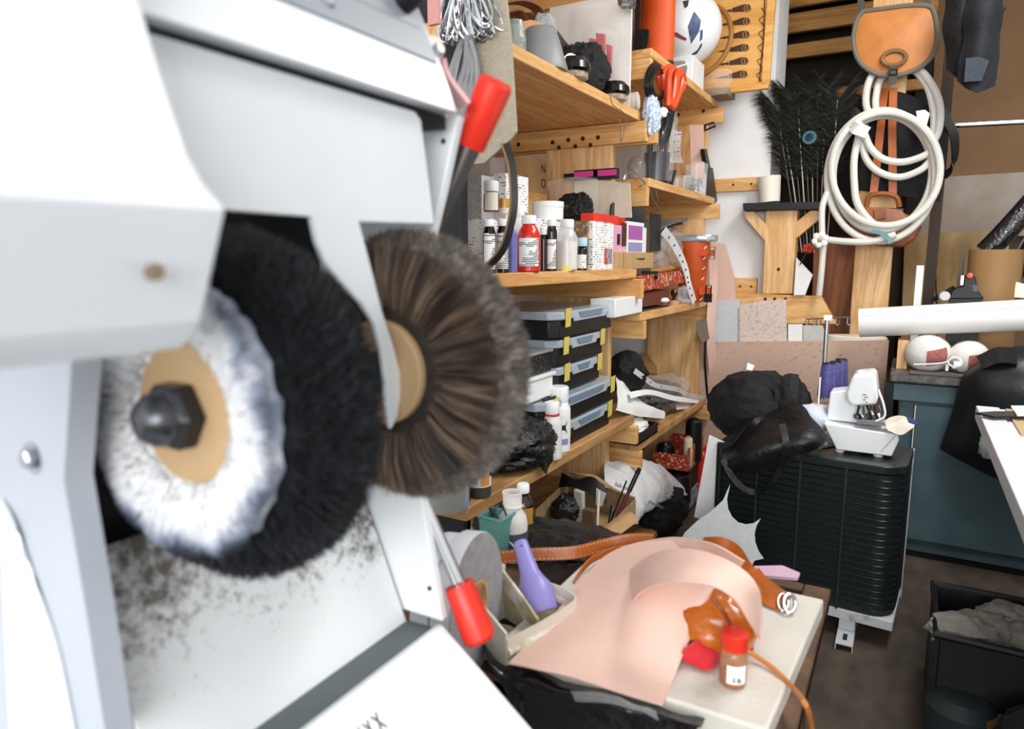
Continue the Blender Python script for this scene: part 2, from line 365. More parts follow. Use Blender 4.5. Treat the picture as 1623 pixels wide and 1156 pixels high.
# ------------------------------------------------------------------ shelf unit along the left wall
XF = -.93                                                  # front edges
S1, S2, S3, S4 = 1.896, 1.312, .726, .43                   # bay one shelf tops (S4: low board under the lowest shelf)
T0, T1, T2, T3, T4 = 2.15, 1.667, 1.135, .589, .11         # bay two shelf tops
Y1a, Y1b, Y2b = 1.40, 2.61, 3.79
XB = XW+.02
unit = thing('wall_shelving', 'long pine shelving along the left wall with two bays of shelves at different heights', 'shelving', (XF, Y1a, 0))
def shelf(z, y0, y1, th=.034, n=3, m=PINE_Y):
    xs = [XF, -1.165, -1.39, XB][:n+1]
    for i in range(len(xs)-1):
        part('shelf_plank', MB().box((xs[i+1]+.006, y0, z-th), (xs[i], y1, z)), m, unit, .003)
shelf(S1, Y1a, Y1b); shelf(S2, Y1a, Y1b, .038); shelf(S3, Y1a, Y1b+.02, .036, m=WORN_Y); shelf(S4, Y1a, Y1b-.03, m=WORN_Y)
shelf(2.43, Y1a, Y1b)
shelf(T0, Y1b+.10, Y2b); shelf(T1, Y1b+.12, Y2b); shelf(T2, Y1b+.06, Y2b); shelf(T3, Y1b+.09, Y2b, m=WORN_Y); shelf(T4, Y1b+.06, Y2b, m=WORN_Y)
shelf(2.66, Y1b+.1, Y2b)
for y, a in ((2.60, -1.33), (3.73, -1.26)):                # uprights
    part('upright', MB().box((a, y+.012, 0), (a+.29, y+.045, 2.98)), PINE_Z, unit, .003)
part('upright', MB().box((XB+.2, Y1a+.02, 0), (XF-.02, Y1a+.05, 2.98)), mat('black_painted_board', '#15171a', .6, nz=(12, .25)), unit, .003, label='black painted near upright')
CB = lambda z, y, x1=XF+.035, h=.075, t=.03: part('cross_beam', MB().box((XB+.01, y-t, z-h), (x1, y, z)), PINE_X, unit, .003)
for z in (S1-.036, S2-.040, S3-.038, S4-.036, 2.43-.036): CB(z, Y1b+.006, -.90 if z > 1 else -.905)
CB(S1-.036-.02, Y1b+.04, -.872, .06)
for z in (T0, T1, T2, T3, T4, 2.66):
    CB(z-.036, Y2b-.02); CB(z-.036, Y1b+.125, -.925 if z < T1 else -.93)
for z in (S1, S2, S3): CB(z-.036, Y1a+.06, -.95)
# bolt holes of the beam below the top shelf
for x, y in ((876, 226), (901, 222), (924, 220), (948, 218), (886, 234), (912, 232), (936, 230), (822, 229)):
    p = aY(x, y, Y1b-.024)
    part('bolt_hole', MB().lathe([(.0085, 0), (.0085, .002), (.005, .002), (.005, .0005), (0, .0005)], p-V((0, .0005, 0)), (0, -1, 0), 12), mat('hole_dark', '#3a2415', .7, nz=None), unit)
for x, y in ((1075, 182), (1068, 191), (1115, 176)):
    p = aY(x, y, Y2b-.052)
    part('bolt_hole', MB().lathe([(.009, 0), (.009, .002), (0, .002)], p, (0, -1, 0), 10), MC['hole_dark'], unit)
# ------------------------------------------------------------------ the shoe finishing machine in the foreground
ENAM = mat('white_enamel', '#e3e7ec', .32, nz=(5, .015), bump=.02, bsc=90, coat=.2)
ENAM2 = mat('pale_grey_enamel', '#dfe3e6', .4, nz=(7, .03), bump=.03, bsc=120)
SHADE_ENAM = mat('shaded_enamel', '#b4bac3', .45, nz=(8, .03))  # white plate's shade put into a grey base colour, for the near bracket
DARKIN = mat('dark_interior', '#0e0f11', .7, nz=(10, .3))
mach = thing('finishing_machine', 'big white shoe finishing machine with brush wheels filling the left foreground', 'machine', (-.6, .3, 0))
YE = .60
def xz(pts, Y): return [aY(x, y, Y) for x, y in pts]
def ext(name, pts, Y, y1, m, bev=0, **k):           # profile seen at plane Y, run along the machine to y1
    return part(name, MB().prism(xz(pts, Y), (0, y1-Y, 0)), m, mach, bev, **k)
# hood over the near wheel
YH = .245
hp = xz([(225, 8), (262, 130), (300, 245), (326, 292), (360, 331), (322, 508), (306, 534), (290, 551)], YH)
bk = [V((hp[-1].x-.03, YH, hp[-1].z)), V((hp[0].x-.05, YH, hp[-1].z+.02)), V((hp[0].x-.05, YH, hp[0].z+.12)), V((hp[0].x+.002, YH, hp[0].z+.12))]
hood = part('hood', MB().prism(hp+bk, (0, -.5, 0)), ENAM, mach, .0025, sharp=14)
p = aX(238, 431, -.315)
part('hood_screw', MB().lathe([(.0042, -.004), (.0042, .0012), (.002, .0016), (.0016, .0006), (0, .0006)], p+V((.004, 0, 0)), (1, -.25, .1), 14), mat('brass_screw', '#8d7c66', .4, .6), mach)
# guard plate above the wheels with the tongue that carries the shaft bearing
XP = -.41
def px_(x, y, X=XP): return aX(x, y, X)
tong = [(495, 344), (503, 384), (516, 418), (545, 452), (574, 482), (594, 512), (606, 556), (612, 600), (614, 640), (621, 681), (631, 660), (636, 628), (635, 590), (622, 540), (606, 492), (590, 428), (570, 352)]
poly = [px_(236, 50), px_(215, 323)] + [px_(x, y) for x, y in [(420, 339)]+tong] + [px_(689, 356), px_(682, 300), px_(668, 190), px_(658, 176)]
part('guard_plate', MB().prism(poly, (-.006, 0, 0)), ENAM2, mach, .0015)
# dark slot above the guard plate
a, b = px_(238, 20, -.45), px_(664, 150, -.45)

# console: white lip, sloped grey control panel
YC = .585
lip = xz([(727, 181), (703, 108), (662, -8), (600, -150)], YC)
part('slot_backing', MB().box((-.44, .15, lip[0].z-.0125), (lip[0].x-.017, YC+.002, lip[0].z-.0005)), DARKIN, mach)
cons = [V((lip[0].x, YC, lip[0].z)), V((lip[1].x, YC, lip[1].z)), V((lip[2].x-.004, YC, lip[2].z)), V((lip[3].x-.03, YC, lip[3].z)), V((-.62, YC, lip[3].z)), V((-.62, YC, lip[0].z+.01)), V((-.47, YC, lip[0].z+.004))]
part('console', MB().prism(cons, (0, -.75, 0)), ENAM, mach, .003)
pn = (lip[2]-lip[1]); nn = V((-pn.z, 0, pn.x)).normalized(); nn = nn if nn.x > 0 else -nn
c0, c1 = lip[1]+V((0, -.012, 0))+pn*.015, lip[3]+V((-.01, -.012, 0))
part('control_panel', MB().prism([c0, c0+V((0, -.6, 0)), c0+V((0, -.6, 0))+pn*1.6, c0+pn*1.6], nn*.002), mat('grey_panel', '#8d939b', .4, nz=(8, .03)), mach, .0008)
for x, y in ((512, 8), (688, 84)):
    p = aX(x, y, c0.x-.01); t = (p-c0).dot(pn)/pn.dot(pn); p = V((c0.x, p.y, c0.z))+pn*max(t, .06)
    part('panel_screw', MB().lathe([(.0062, 0), (.0062, .003), (.004, .005), (0, .005)], p, nn, 16), STEEL, mach)
p = aX(636, 2, c0.x-.02); t = (p-c0).dot(pn)/pn.dot(pn); p = V((c0.x, p.y, c0.z))+pn*t
part('control_knob', MB().lathe([(.013, 0), (.013, .012), (.011, .022), (.006, .024), (0, .024)], p, nn, 20), BLACK, mach)
g = c0+pn*.42+nn*.0012
part('panel_groove', MB().obox(g+V((0, -.3, 0)), V((0, .29, 0)), pn.normalized()*.0008, nn*.0012), GREY, mach)
# far cheek of the machine
ch = xz([(727, 182), (704, 290), (681, 386), (640, 560), (655, 720), (668, 790), (684, 890), (701, 986)], YE)
back = [V((-.66, YE, ch[-1].z)), V((-.66, YE, ch[0].z+.02))]
part('end_cheek', MB().prism(ch+back, (0, .012, 0)), ENAM2, mach, .002)
for x, y in ((703, 224), (681, 933), (660, 214)): part('cheek_hole', MB().lathe([(.0028, 0), (.0028, .0008), (0, .0008)], aY(x, y, YE-.0004), (0, -1, 0), 10), DARKIN, mach)
# soot-speckled deflector plate under the wheels
SOOT = bpy.data.materials.new('sooty_enamel'); SOOT.use_nodes = True
def _soot():
    nt = SOOT.node_tree; N = nt.nodes.new; ln = nt.links.new; p = nt.nodes['Principled BSDF']
    tc = N('ShaderNodeTexCoord'); n1 = N('ShaderNodeTexNoise'); n1.inputs['Scale'].default_value = 85; n1.inputs['Detail'].default_value = 6; n1.inputs['Roughness'].default_value = .7; ln(tc.outputs['Object'], n1.inputs['Vector'])
    n2 = N('ShaderNodeTexNoise'); n2.inputs['Scale'].default_value = 9; n2.inputs['Detail'].default_value = 3; ln(tc.outputs['Object'], n2.inputs['Vector'])
    sp = N('ShaderNodeSeparateXYZ'); ln(tc.outputs['Object'], sp.inputs[0])
    mr = N('ShaderNodeMapRange'); mr.inputs[1].default_value = .93; mr.inputs[2].default_value = 1.08; mr.inputs[3].default_value = -.12; mr.inputs[4].default_value = .22; ln(sp.outputs['Z'], mr.inputs[0])
    a = N('ShaderNodeMath'); a.operation = 'MULTIPLY_ADD'; a.inputs[1].default_value = .55; ln(n2.outputs[0], a.inputs[0]); ln(mr.outputs[0], a.inputs[2])
    b = N('ShaderNodeMath'); b.operation = 'MULTIPLY_ADD'; b.inputs[1].default_value = .75; ln(n1.outputs[0], b.inputs[0]); ln(a.outputs[0], b.inputs[2])
    r = N('ShaderNodeValToRGB'); r.color_ramp.elements[0].position = .76; r.color_ramp.elements[1].position = .93
    r.color_ramp.elements[0].color = hexc('#e3e6e8'); r.color_ramp.elements[1].color = hexc('#6b655e'); ln(b.outputs[0], r.inputs[0]); ln(r.outputs[0], p.inputs['Base Color']); p.inputs['Roughness'].default_value = .55
_soot()
u0, u1 = aY(590, 822, YE-.004), aY(646, 990, YE-.004); sl = (u0-u1).normalized()
nS = V((-sl.z, 0, sl.x)); nS = nS if nS.x > 0 else -nS
def aS(x, y): r = ray(x, y); return EYE+r*((u1-EYE).dot(nS)/r.dot(nS))
lt = aS(150, 872)
part('deflector_plate', MB().prism([u1, u0+sl*.05, V((lt.x, u0.y, lt.z))+sl*.0, lt, aS(176, 985), aS(250, 1290)], nS*-.004), SOOT, mach, .001)
# channel and hopper below
h0 = aY(700, 987, YE); h1 = aY(847, 1158, YE); h2 = h1+(h1-h0)*.9
hop = [h0, h2, h2+V((-.2, 0, -.02)), V((h0.x-.12, YE, h0.z-.16)), V((h0.x-.006, YE, h0.z-.06)), V((h0.x-.008, YE, h0.z-.004))]
part('hopper', MB().prism(hop, (0, -.62, 0)), ENAM, mach, .003)
part('channel', MB().prism([V((u1.x-.01, YE-.002, u1.z+.004)), V((h0.x-.004, YE-.002, h0.z-.008)), V((h0.x-.004, YE-.002, h0.z-.05)), V((u1.x-.03, YE-.002, u1.z-.05))], (0, -.6, 0)), mat('dark_grey_channel', '#5b6468', .5), mach)
d = (h1-h0).normalized(); nH = V((d.z, 0, -d.x)); nH = nH if nH.x > 0 else -nH
vz = MB(); pc = aX(612, 1140, h0.x+.055); t = (pc-h0).dot(d); pc = V((h0.x, pc.y, h0.z))+d*(t-.006)
for i in range(4): vz.obox(pc+V((0, -.018+i*.012, 0))+nH*.0006, V((0, .0035, 0))+d*.008, d*.0012, nH*.0006)
for i in range(4): vz.obox(pc+V((0, -.018+i*.012, 0))+nH*.0007, V((0, -.0035, 0))+d*.008, d*.0012, nH*.0006)
part('cross_hatched_mark', vz, INK, mach)
part('catch', MB().tube([aY(632, 1015, YE-.03), aY(650, 1008, YE-.02)], .004, 8), PAPER, mach)
# near bracket under the hood
YB1 = .262
part('bracket', MB().prism(xz([(-60, 560), (143, 560), (138, 640), (130, 752), (160, 930), (196, 1170), (-60, 1170)], YB1), (0, .004, 0)), SHADE_ENAM, mach, .001, label='steel bracket with a bolt, its shade put into the grey')
fl = xz([(143, 560), (137, 640), (129, 752), (159, 930), (196, 1170)], YB1)
part('bracket_flange', MB().ribbon([q+V((.002, -.004, 0)) for q in fl], (0, 1, 0), .02, .004), SHADE_ENAM, mach)
part('bracket_flange', MB().sheet([[aY(2, 790, YB1-.002), aY(10, 1000, YB1-.004), aY(20, 1200, YB1-.006)], [aY(22, 830, YB1-.004), aY(52, 1000, YB1-.006), aY(88, 1200, YB1-.008)], [aY(40, 880, YB1-.002), aY(90, 1020, YB1-.002), aY(128, 1200, YB1-.002)]], 8, 12, .003), ENAM, mach)
p = aY(52, 726, YB1)
part('bracket_bolt', MB().lathe([(.013, -.002), (.013, .001), (.0085, .0012), (.008, .006), (.006, .0075), (0, .0075)], p, (0, -1, 0), 6), STEEL, mach, sharp=20)
part('bracket_washer', MB().lathe([(.0125, 0), (.0125, .0012), (0, .0012)], p, (0, -1, 0), 24), STEEL, mach)
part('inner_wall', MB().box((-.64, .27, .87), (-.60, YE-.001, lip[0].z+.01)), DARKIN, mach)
part('body', MB().box((-.69, -.2, .02), (-.42, YE-.01, .86)), ENAM2, mach, .01)
# shaft and wheels
AX, AZ, YK, YW = -.437, CAMZ-.108, .306, .514
part('shaft', MB().tube([(AX, YK, AZ), (AX, YE, AZ)], .011, 16), STEEL, mach)
part('bearing', MB().lathe([(.021, 0), (.021, .012), (.016, .016)], (AX, .490, AZ), (0, 1, 0), 24), DKSTEEL, mach)
part('mop_washer', MB().lathe([(.052, .010), (.052, -.004), (.050, -.006), (0, -.006)], (AX, YK, AZ), (0, 1, 0), 40), mat('beech_disc', '#b99a72', .5, nz=(12, .1), stretch=(1, 1, .3)), mach, label='round wooden disc')
part('nut', MB().lathe([(.026, 0), (.0255, -.013), (.021, -.018)], (AX, YK-.006, AZ), (0, 1, 0), 6), DKSTEEL, mach, .002, sharp=20)
part('nut_cap', MB().lathe([(.019, -.016), (.0185, -.024), (.013, -.031), (.006, -.034), (0, -.0345)], (AX, YK-.006, AZ), (0, 1, 0), 24), mat('worn_dark_steel', '#55565a', .3, .9), mach)
def pol(r, a, y): return V((AX+r*math.cos(a), y, AZ+r*math.sin(a)))
mopb = part('mop_wheel', MB().lathe([(.045, .0), (.085, -.002), (.100, .003), (.112, .010), (.119, .022), (.121, .034), (.117, .047), (.107, .058), (.05, .062)], (AX, YK, AZ), (0, 1, 0), 60), mat('black_fleece', '#0b0c0f', .9, nz=(40, .5), bump=.6, bsc=70), mach, label='fluffy black fleece polishing wheel')
prof = [(.097, .001, -.45), (.112, .010, -.2), (.119, .022, .1), (.121, .034, .35), (.117, .047, .6), (.107, .058, .9)]
L = []
for i in range(11000):
    u = rnd.random()*(len(prof)-1); k = min(int(u), len(prof)-2); f = u-k
    r = prof[k][0]*(1-f)+prof[k+1][0]*f; y = prof[k][1]*(1-f)+prof[k+1][1]*f; s = prof[k][2]*(1-f)+prof[k+1][2]*f
    a = rnd.random()*2*math.pi; l = .010+.008*rnd.random()
    cl = noise.noise(V((math.cos(a)*5, math.sin(a)*5, y*60)))*.9
    q0 = pol(r-.002, a, YK+y); q1 = pol(r+l*.5, a+cl*.02, YK+y+s*l*.3); q2 = pol(r+l*(.9+.3*cl), a+cl*.07+.03, YK+y+s*l*.8)
    L.append([q0, q1, q2])
part('fleece_pile', MB().strands(L, .0011), mat('black_pile', '#15171c', .7, nz=(60, .5)), mopb, kind='stuff')
# white cotton face of the mop, edge torn and sooty
FACE = bpy.data.materials.new('sooty_cotton'); FACE.use_nodes = True
def _face():
    nt = FACE.node_tree; N = nt.nodes.new; ln = nt.links.new; p = nt.nodes['Principled BSDF']
    tc = N('ShaderNodeTexCoord'); sb = N('ShaderNodeVectorMath'); sb.operation = 'SUBTRACT'; sb.inputs[1].default_value = (AX+.6, 0, AZ); ln(tc.outputs['Object'], sb.inputs[0])
    ml = N('ShaderNodeVectorMath'); ml.operation = 'MULTIPLY'; ml.inputs[1].default_value = (1, 0, 1); ln(sb.outputs[0], ml.inputs[0])
    le = N('ShaderNodeVectorMath'); le.operation = 'LENGTH'; ln(ml.outputs[0], le.inputs[0])
    n1 = N('ShaderNodeTexNoise'); n1.inputs['Scale'].default_value = 26; n1.inputs['Detail'].default_value = 4; ln(tc.outputs['Object'], n1.inputs['Vector'])
    n2 = N('ShaderNodeTexNoise'); n2.inputs['Scale'].default_value = 10; ln(tc.outputs['Object'], n2.inputs['Vector'])
    a = N('ShaderNodeMath'); a.operation = 'MULTIPLY_ADD'; a.inputs[1].default_value = .042; ln(n1.outputs[0], a.inputs[0]); ln(le.outputs['Value'], a.inputs[2])
    b = N('ShaderNodeMath'); b.operation = 'MULTIPLY_ADD'; b.inputs[1].default_value = .05; ln(n2.outputs[0], b.inputs[0]); ln(a.outputs[0], b.inputs[2])
    mr = N('ShaderNodeMapRange'); mr.inputs[1].default_value = .085; mr.inputs[2].default_value = .158; ln(b.outputs[0], mr.inputs[0])
    r = N('ShaderNodeValToRGB'); e = r.color_ramp.elements; e[0].position = .12; e[0].color = hexc('#b9b9bb'); e[1].position = .93; e[1].color = hexc('#15171d')
    for ps, c in ((.34, '#e2e2e3'), (.62, '#d5d6d9'), (.74, '#8c93a3'), (.83, '#3b4252')): k = e.new(ps); k.color = hexc(c)
    ln(mr.outputs[0], r.inputs[0]); ln(r.outputs[0], p.inputs['Base Color']); p.inputs['Roughness'].default_value = .9
_face()
fm = MB(); rows = []; NA = 96
vs = []; fs = []
for k in range(NA):
    a = 2*math.pi*k/NA
    for j, r in enumerate((.048, .06, .07, .08, .09, .097)):
        e = 1+(.05*noise.noise(V((math.cos(a)*2.2, math.sin(a)*2.2, 4)))+.05*noise.noise(V((math.cos(a)*9, math.sin(a)*9, 2))))*(j/5)
        vs.append(pol(r*e, a, YK-.004-.010*math.sin(j/5*2.6)-.004*noise.noise(V((math.cos(a)*7, math.sin(a)*7, r*30))) + (.006 if j == 5 else 0)))
for k in range(NA):
    k2 = (k+1) % NA
    for j in range(5): fs.append((k*6+j, k*6+j+1, k2*6+j+1, k2*6+j))
fm.add(vs, fs); face = part('mop_face', fm, FACE, mach, label='white cotton face of the black wheel')
Lw, Lg = [], []
for i in range(3600):
    a = rnd.random()*2*math.pi; r = .05+.047*rnd.random()**.8; l = .014+.012*rnd.random(); sw = .10*noise.noise(V((math.cos(a)*4, math.sin(a)*4, r*20)))+.06*(rnd.random()-.5)
    b = r+l
    lim = .099*(1+.10*noise.noise(V((math.cos(a)*2.2, math.sin(a)*2.2, 4))))
    if b > lim: b = lim+.006*rnd.random()
    y = YK-.008-.010*math.sin((r-.05)/.05*2.4)
    s = [pol(r, a, y), pol((r+b)/2, a+sw*.4, y-.0015-.002*rnd.random()), pol(b, a+sw, y+.0005+.002*rnd.random())]
    dk = noise.noise(V((math.cos(a)*3+9, math.sin(a)*3, r*28)))
    (Lg if (dk > .18 and r > .072) or (r > .086 and rnd.random() < .35) else Lw).append(s)
part('cotton_threads', MB().strands(Lw, .0013), FACE, face, kind='stuff')
part('sooty_threads', MB().strands(Lg, .0012), FACE, face, kind='stuff')
# brown horsehair brush
BRC = bpy.data.materials.new('horsehair'); BRC.use_nodes = True
def _hair():
    nt = BRC.node_tree; N = nt.nodes.new; ln = nt.links.new; p = nt.nodes['Principled BSDF']
    tc = N('ShaderNodeTexCoord'); sb = N('ShaderNodeVectorMath'); sb.operation = 'SUBTRACT'; sb.inputs[1].default_value = (AX+.6, 0, AZ); ln(tc.outputs['Object'], sb.inputs[0])
    sp = N('ShaderNodeSeparateXYZ'); ln(sb.outputs[0], sp.inputs[0]); at = N('ShaderNodeMath'); at.operation = 'ARCTAN2'; ln(sp.outputs['Z'], at.inputs[0]); ln(sp.outputs['X'], at.inputs[1])
    le = N('ShaderNodeVectorMath'); le.operation = 'LENGTH'; ln(sb.outputs[0], le.inputs[0])
    cb = N('ShaderNodeCombineXYZ')
    for k, (src, f) in enumerate(((at.outputs[0], 13), (le.outputs['Value'], 18), (sp.outputs['Y'], 60))):
        m_ = N('ShaderNodeMath'); m_.operation = 'MULTIPLY'; m_.inputs[1].default_value = f; ln(src, m_.inputs[0]); ln(m_.outputs[0], cb.inputs[k])
    t = N('ShaderNodeTexNoise'); t.inputs['Scale'].default_value = 1; t.inputs['Detail'].default_value = 4; ln(cb.outputs[0], t.inputs['Vector'])
    r = N('ShaderNodeValToRGB'); e = r.color_ramp.elements; e[0].position = .38; e[0].color = hexc('#2f2620'); e[1].position = .68; e[1].color = hexc('#8b7662'); k = e.new(.52); k.color = hexc('#56473b')
    ln(t.outputs[0], r.inputs[0]); ln(r.outputs[0], p.inputs['Base Color']); p.inputs['Roughness'].default_value = .5
_hair()
br = part('brush_wheel', MB().lathe([(.045, 0), (.06, .002), (.118, .012), (.122, .03), (.118, .048), (.05, .056)], (AX, YW, AZ), (0, 1, 0), 60), mat('horsehair_core', '#2c241e', .8, nz=(60, .4)), mach, label='brown horsehair brush wheel')
part('brush_washer', MB().lathe([(.0505, .008), (.0505, -.004), (.049, -.006), (0, -.006)], (AX, YW-.002, AZ), (0, 1, 0), 40), MC['beech_disc'], mach, label='round wooden disc')
L1, L2 = [], []
for i in range(10000):
    a = 2*math.pi*rnd.random(); cl = noise.noise(V((math.cos(a)*14, math.sin(a)*14, 1)))
    y = (rnd.random()-.0)*.044
    yo = -.006*math.sin(0)+(y-.022)*.35
    R = .1265+.004*cl+.0025*rnd.random()
    a2 = a+.025*cl+.03*(rnd.random()-.5)
    y0 = .004+y*.9
    s = [pol(.051, a, YW+y0), pol(.09, (a+a2)/2, YW+y0+yo*.4-.005*(1-y/.05)), pol(R, a2, YW+y0+yo+.004)]
    (L1 if y < .022 else L2).append(s)
part('bristles', MB().strands(L1, .0009), BRC, br, kind='stuff')
part('bristles', MB().strands(L2, .0009), BRC, br, kind='stuff')
L3 = []
for i in range(9000):
    a = 2*math.pi*rnd.random(); u = rnd.random(); y = .014+.048*u; b = math.sin(min(1, max(0, u))*math.pi)
    r0 = .110+.010*b; l = .010+.010*b*rnd.random()+.003
    L3.append([pol(r0, a, YW+y), pol(r0+l*.6, a+.02*(rnd.random()-.5), YW+y+.002), pol(r0+l, a+.07*(rnd.random()-.5), YW+y+.003+.008*(rnd.random()-.4))])
part('bristle_tips', MB().strands(L3, .0011), mat('grey_brown_tips', '#57504a', .7, nz=(90, .35), col2='#857b73', thr=(.45, .7)), br, kind='stuff')
# levers
def lever(tip, mid, end, Y, rh, rr, m, label, y2=None):
    y2 = y2 or Y
    t, q, e = aY(*tip, Y), aY(*mid, Y), aY(*end, y2)
    part('lever', MB().tube([e, q+(t-q)*.2], rr, 14), m, mach)
    ax = (t-q).normalized(); l = (t-q).length
    part('lever_grip', MB().lathe([(rh*.86, 0), (rh*.9, .002), (rh, l*.75), (rh, l*.93), (rh*.8, l), (0, l)], q, ax, 24), RED, mach, label=label)
lever((788, 126), (744, 232), (672, 400), .64, .0185, [.007, .0135], mat('dark_lever', '#4b4744', .35, .5), 'upper bright red grip', .62)
lever((762, 1016), (727, 926), (664, 776), .63, .0195, [.006, .0085], CHROME, 'lower bright red grip', .61)
# pink folded tag on the console's corner
part('hinge_flap', MB().sheet([[aY(704, 92, .6), aY(712, 120, .6), aY(744, 163, .6)], [aY(692, 100, .63), aY(700, 140, .63), aY(728, 172, .63)]], 6, 8, .004), mat('pale_pink_flap', '#d9a7ab', .5), mach, label='pale pink flap')
# ------------------------------------------------------------------ builders for small things
def place(px, py, X=None, Y=None, z=None, d=None):
    if X is not None: p = aX(px, py, X)
    elif Y is not None: p = aY(px, py, Y)
    elif d is not None: p = aD(px, py, d)
    else: return (lambda q: (q, sc(q)))(aZ(px, py, z))
    s = sc(p)
    if z is not None: p.z = z
    return p, s
TOCAM = lambda p: math.atan2(-p.y, -p.x)
def wrap(mb, r, z0, z1, c, a0, a1, th=.0005, n=14):       # curved label wrapped round a bottle, angles a0..a1
    vs = []; fs = []
    for k in range(n+1):
        a = a0+(a1-a0)*k/n
        for rr in (r+.0001, r+th):
            for z in (z0, z1): vs.append(V((c.x+rr*math.cos(a), c.y+rr*math.sin(a), c.z+z)))
    for k in range(n):
        i = k*4; j = i+4
        fs += [(i+2, j+2, j+3, i+3), (j, i, i+1, j+1), (i+1, i+3, j+3, j+1), (i, j, j+2, i+2)]
    fs += [(0, 2, 3, 1), (n*4+1, n*4+3, n*4+2, n*4)]
    mb.add(vs, fs); return mb
def bottle(label, px, py, w, h, body, cap, X=None, z=None, Y=None, d=None, neck=.55, caph=.16, shoulder=.16, lab=None, labm=None, laba=1.9, group=None, name='bottle', cat='bottle', capw=None, fill=None, fillh=.6, ridge=True):
    p, s = place(px, py, X, Y, z, d); r, H = w*s/2, h*s
    t = thing(name, label, cat, p, group)
    cw = (capw or neck)*r; hb = H*(1-caph)
    k = min(r, H*shoulder)
    part('body', MB().lathe([(r*.9, 0), (r, r*.12), (r, hb-k*1.15), (r*.95, hb-k*.85), (r*.8, hb-k*.5), (cw*.95, hb-k*.18), (cw*.9, hb-k*.12), (cw*.9, hb+.001)], p, seg=26), body, t)
    if fill: part('contents', MB().lathe([(r*.88, r*.1), (r*.96, r*.2), (r*.96, hb*fillh), (0, hb*fillh)], p, seg=22), fill, t)
    cp = MB().lathe([(cw, 0), (cw*1.03, H*caph*.1), (cw*1.03, H*caph*.9), (cw*.93, H*caph), (0, H*caph)], p+V((0, 0, hb-.0005)), seg=26, jit=.03 if ridge else 0)
    part('cap', cp, cap, t)
    if lab:
        a = TOCAM(p)
        part('label_wrap', wrap(MB(), r, H*lab[0], H*lab[1], p, a-laba/2, a+laba/2), labm or PRINT, t)
    return t
def jar_lid(label, px, py, w, h, body, lid, lidh=.3, **k):
    p, s = place(px, py, **{q: k.get(q) for q in ('X', 'Y', 'z', 'd')}); r, H = w*s/2, h*s
    t = thing(k.get('name', 'jar'), label, k.get('cat', 'jar'), p, k.get('group')); hb = H*(1-lidh)
    part('body', MB().lathe([(r*.93, 0), (r*.97, H*.03), (r*.97, hb)], p, seg=32), body, t)
    part('lid', MB().lathe([(r, 0), (r, H*lidh*.92), (r*.97, H*lidh), (0, H*lidh)], p+V((0, 0, hb)), seg=32), lid, t)
    return t
def carton(label, x0, y0, x1, y1, dp, m, X=None, Y=None, z=None, rz=0, name='carton', cat='box', group=None, face=None, bev=.001, lidtop=False):
    """box whose camera-facing width spans pixels x0..x1; rz turns it about Z; faces the aisle (+X) when X is given, -Y when Y is given"""
    if X is not None: a, b = aX(x0, y1, X), aX(x1, y1, X); top = aX((x0+x1)/2, y0, X).z
    else: a, b = aY(x0, y1, Y), aY(x1, y1, Y); top = aY((x0+x1)/2, y0, Y).z
    zb = z if z is not None else min(a.z, b.z)
    h = top-zb; c = (a+b)/2; w_ = (b-a).length
    ux = V((0, 1, 0)) if X is not None else V((1, 0, 0)); nx = V((-1, 0, 0)) if X is not None else V((0, 1, 0))
    R = Matrix.Rotation(rz, 3, 'Z'); ux, nx = R @ ux, R @ nx
    c = V((c.x, c.y, zb))+nx*dp/2
    t = thing(name, label, cat, c, group)
    part('body', MB().obox(c+V((0, 0, h/2)), ux*w_/2, nx*dp/2, V((0, 0, h/2))), m, t, bev)
    t['_d'] = 0; del t['_d']
    if face:
        for (u0, u1, v0, v1, fm, nm) in face:
            q = c-nx*(dp/2+.0004)+ux*(w_*((u0+u1)/2-.5))+V((0, 0, h*(v0+v1)/2))
            part(nm, MB().obox(q, ux*w_*(u1-u0)/2, nx*.0004, V((0, 0, h*(v1-v0)/2))), fm, t)
    return t, c, ux, nx, w_, h
# ------------------------------------------------------------------ bottle shelf (second from the top), front row from the left
LW = mat('label_white', '#eceded', .6, nz=(20, .02))
BB = 'bottles on the middle shelf'
DK = mat('dark_glass', '#0d0b0c', .12, nz=None, coat=.3)
bottle('black dye bottle with white barcode label, leftmost in the front row of the bottle shelf', 776, 437, 21, 84, DK, WHITE, X=-.955, z=S2, lab=(.08, .74), labm=BAR, group=BB, neck=.8, caph=.13)
bottle('black dye bottle with white barcode label beside the lilac bottle', 797, 437, 20, 84, DK, WHITE, X=-.955, z=S2, lab=(.08, .74), labm=BAR, group=BB, neck=.8, caph=.13)
bottle('lilac blue bottle between the dark dye bottles and the red bottle', 812, 436, 16, 76, mat('lilac_plastic', '#6d70b5', .4), WHITE, X=-.97, z=S2, group=BB, caph=.10)
bottle('bright red bottle with white cap and torn white label on the bottle shelf', 838, 434, 37, 88, mat('red_dye', '#d3240f', .25, nz=(12, .05), coat=.3), WHITE, X=-.955, z=S2, lab=(.09, .60), labm=BAR, laba=1.9, group=BB, neck=.62, caph=.15, shoulder=.25)
bottle('slim black bottle right behind the red bottle', 861, 433, 14, 68, DK, WHITE, X=-.975, z=S2, group=BB, neck=.8, caph=.16)
bottle('black bottle with white label and cap right of the red bottle', 874, 432, 17, 80, DK, WHITE, X=-.955, z=S2, lab=(.05, .62), labm=BAR, group=BB, neck=.85, caph=.12)
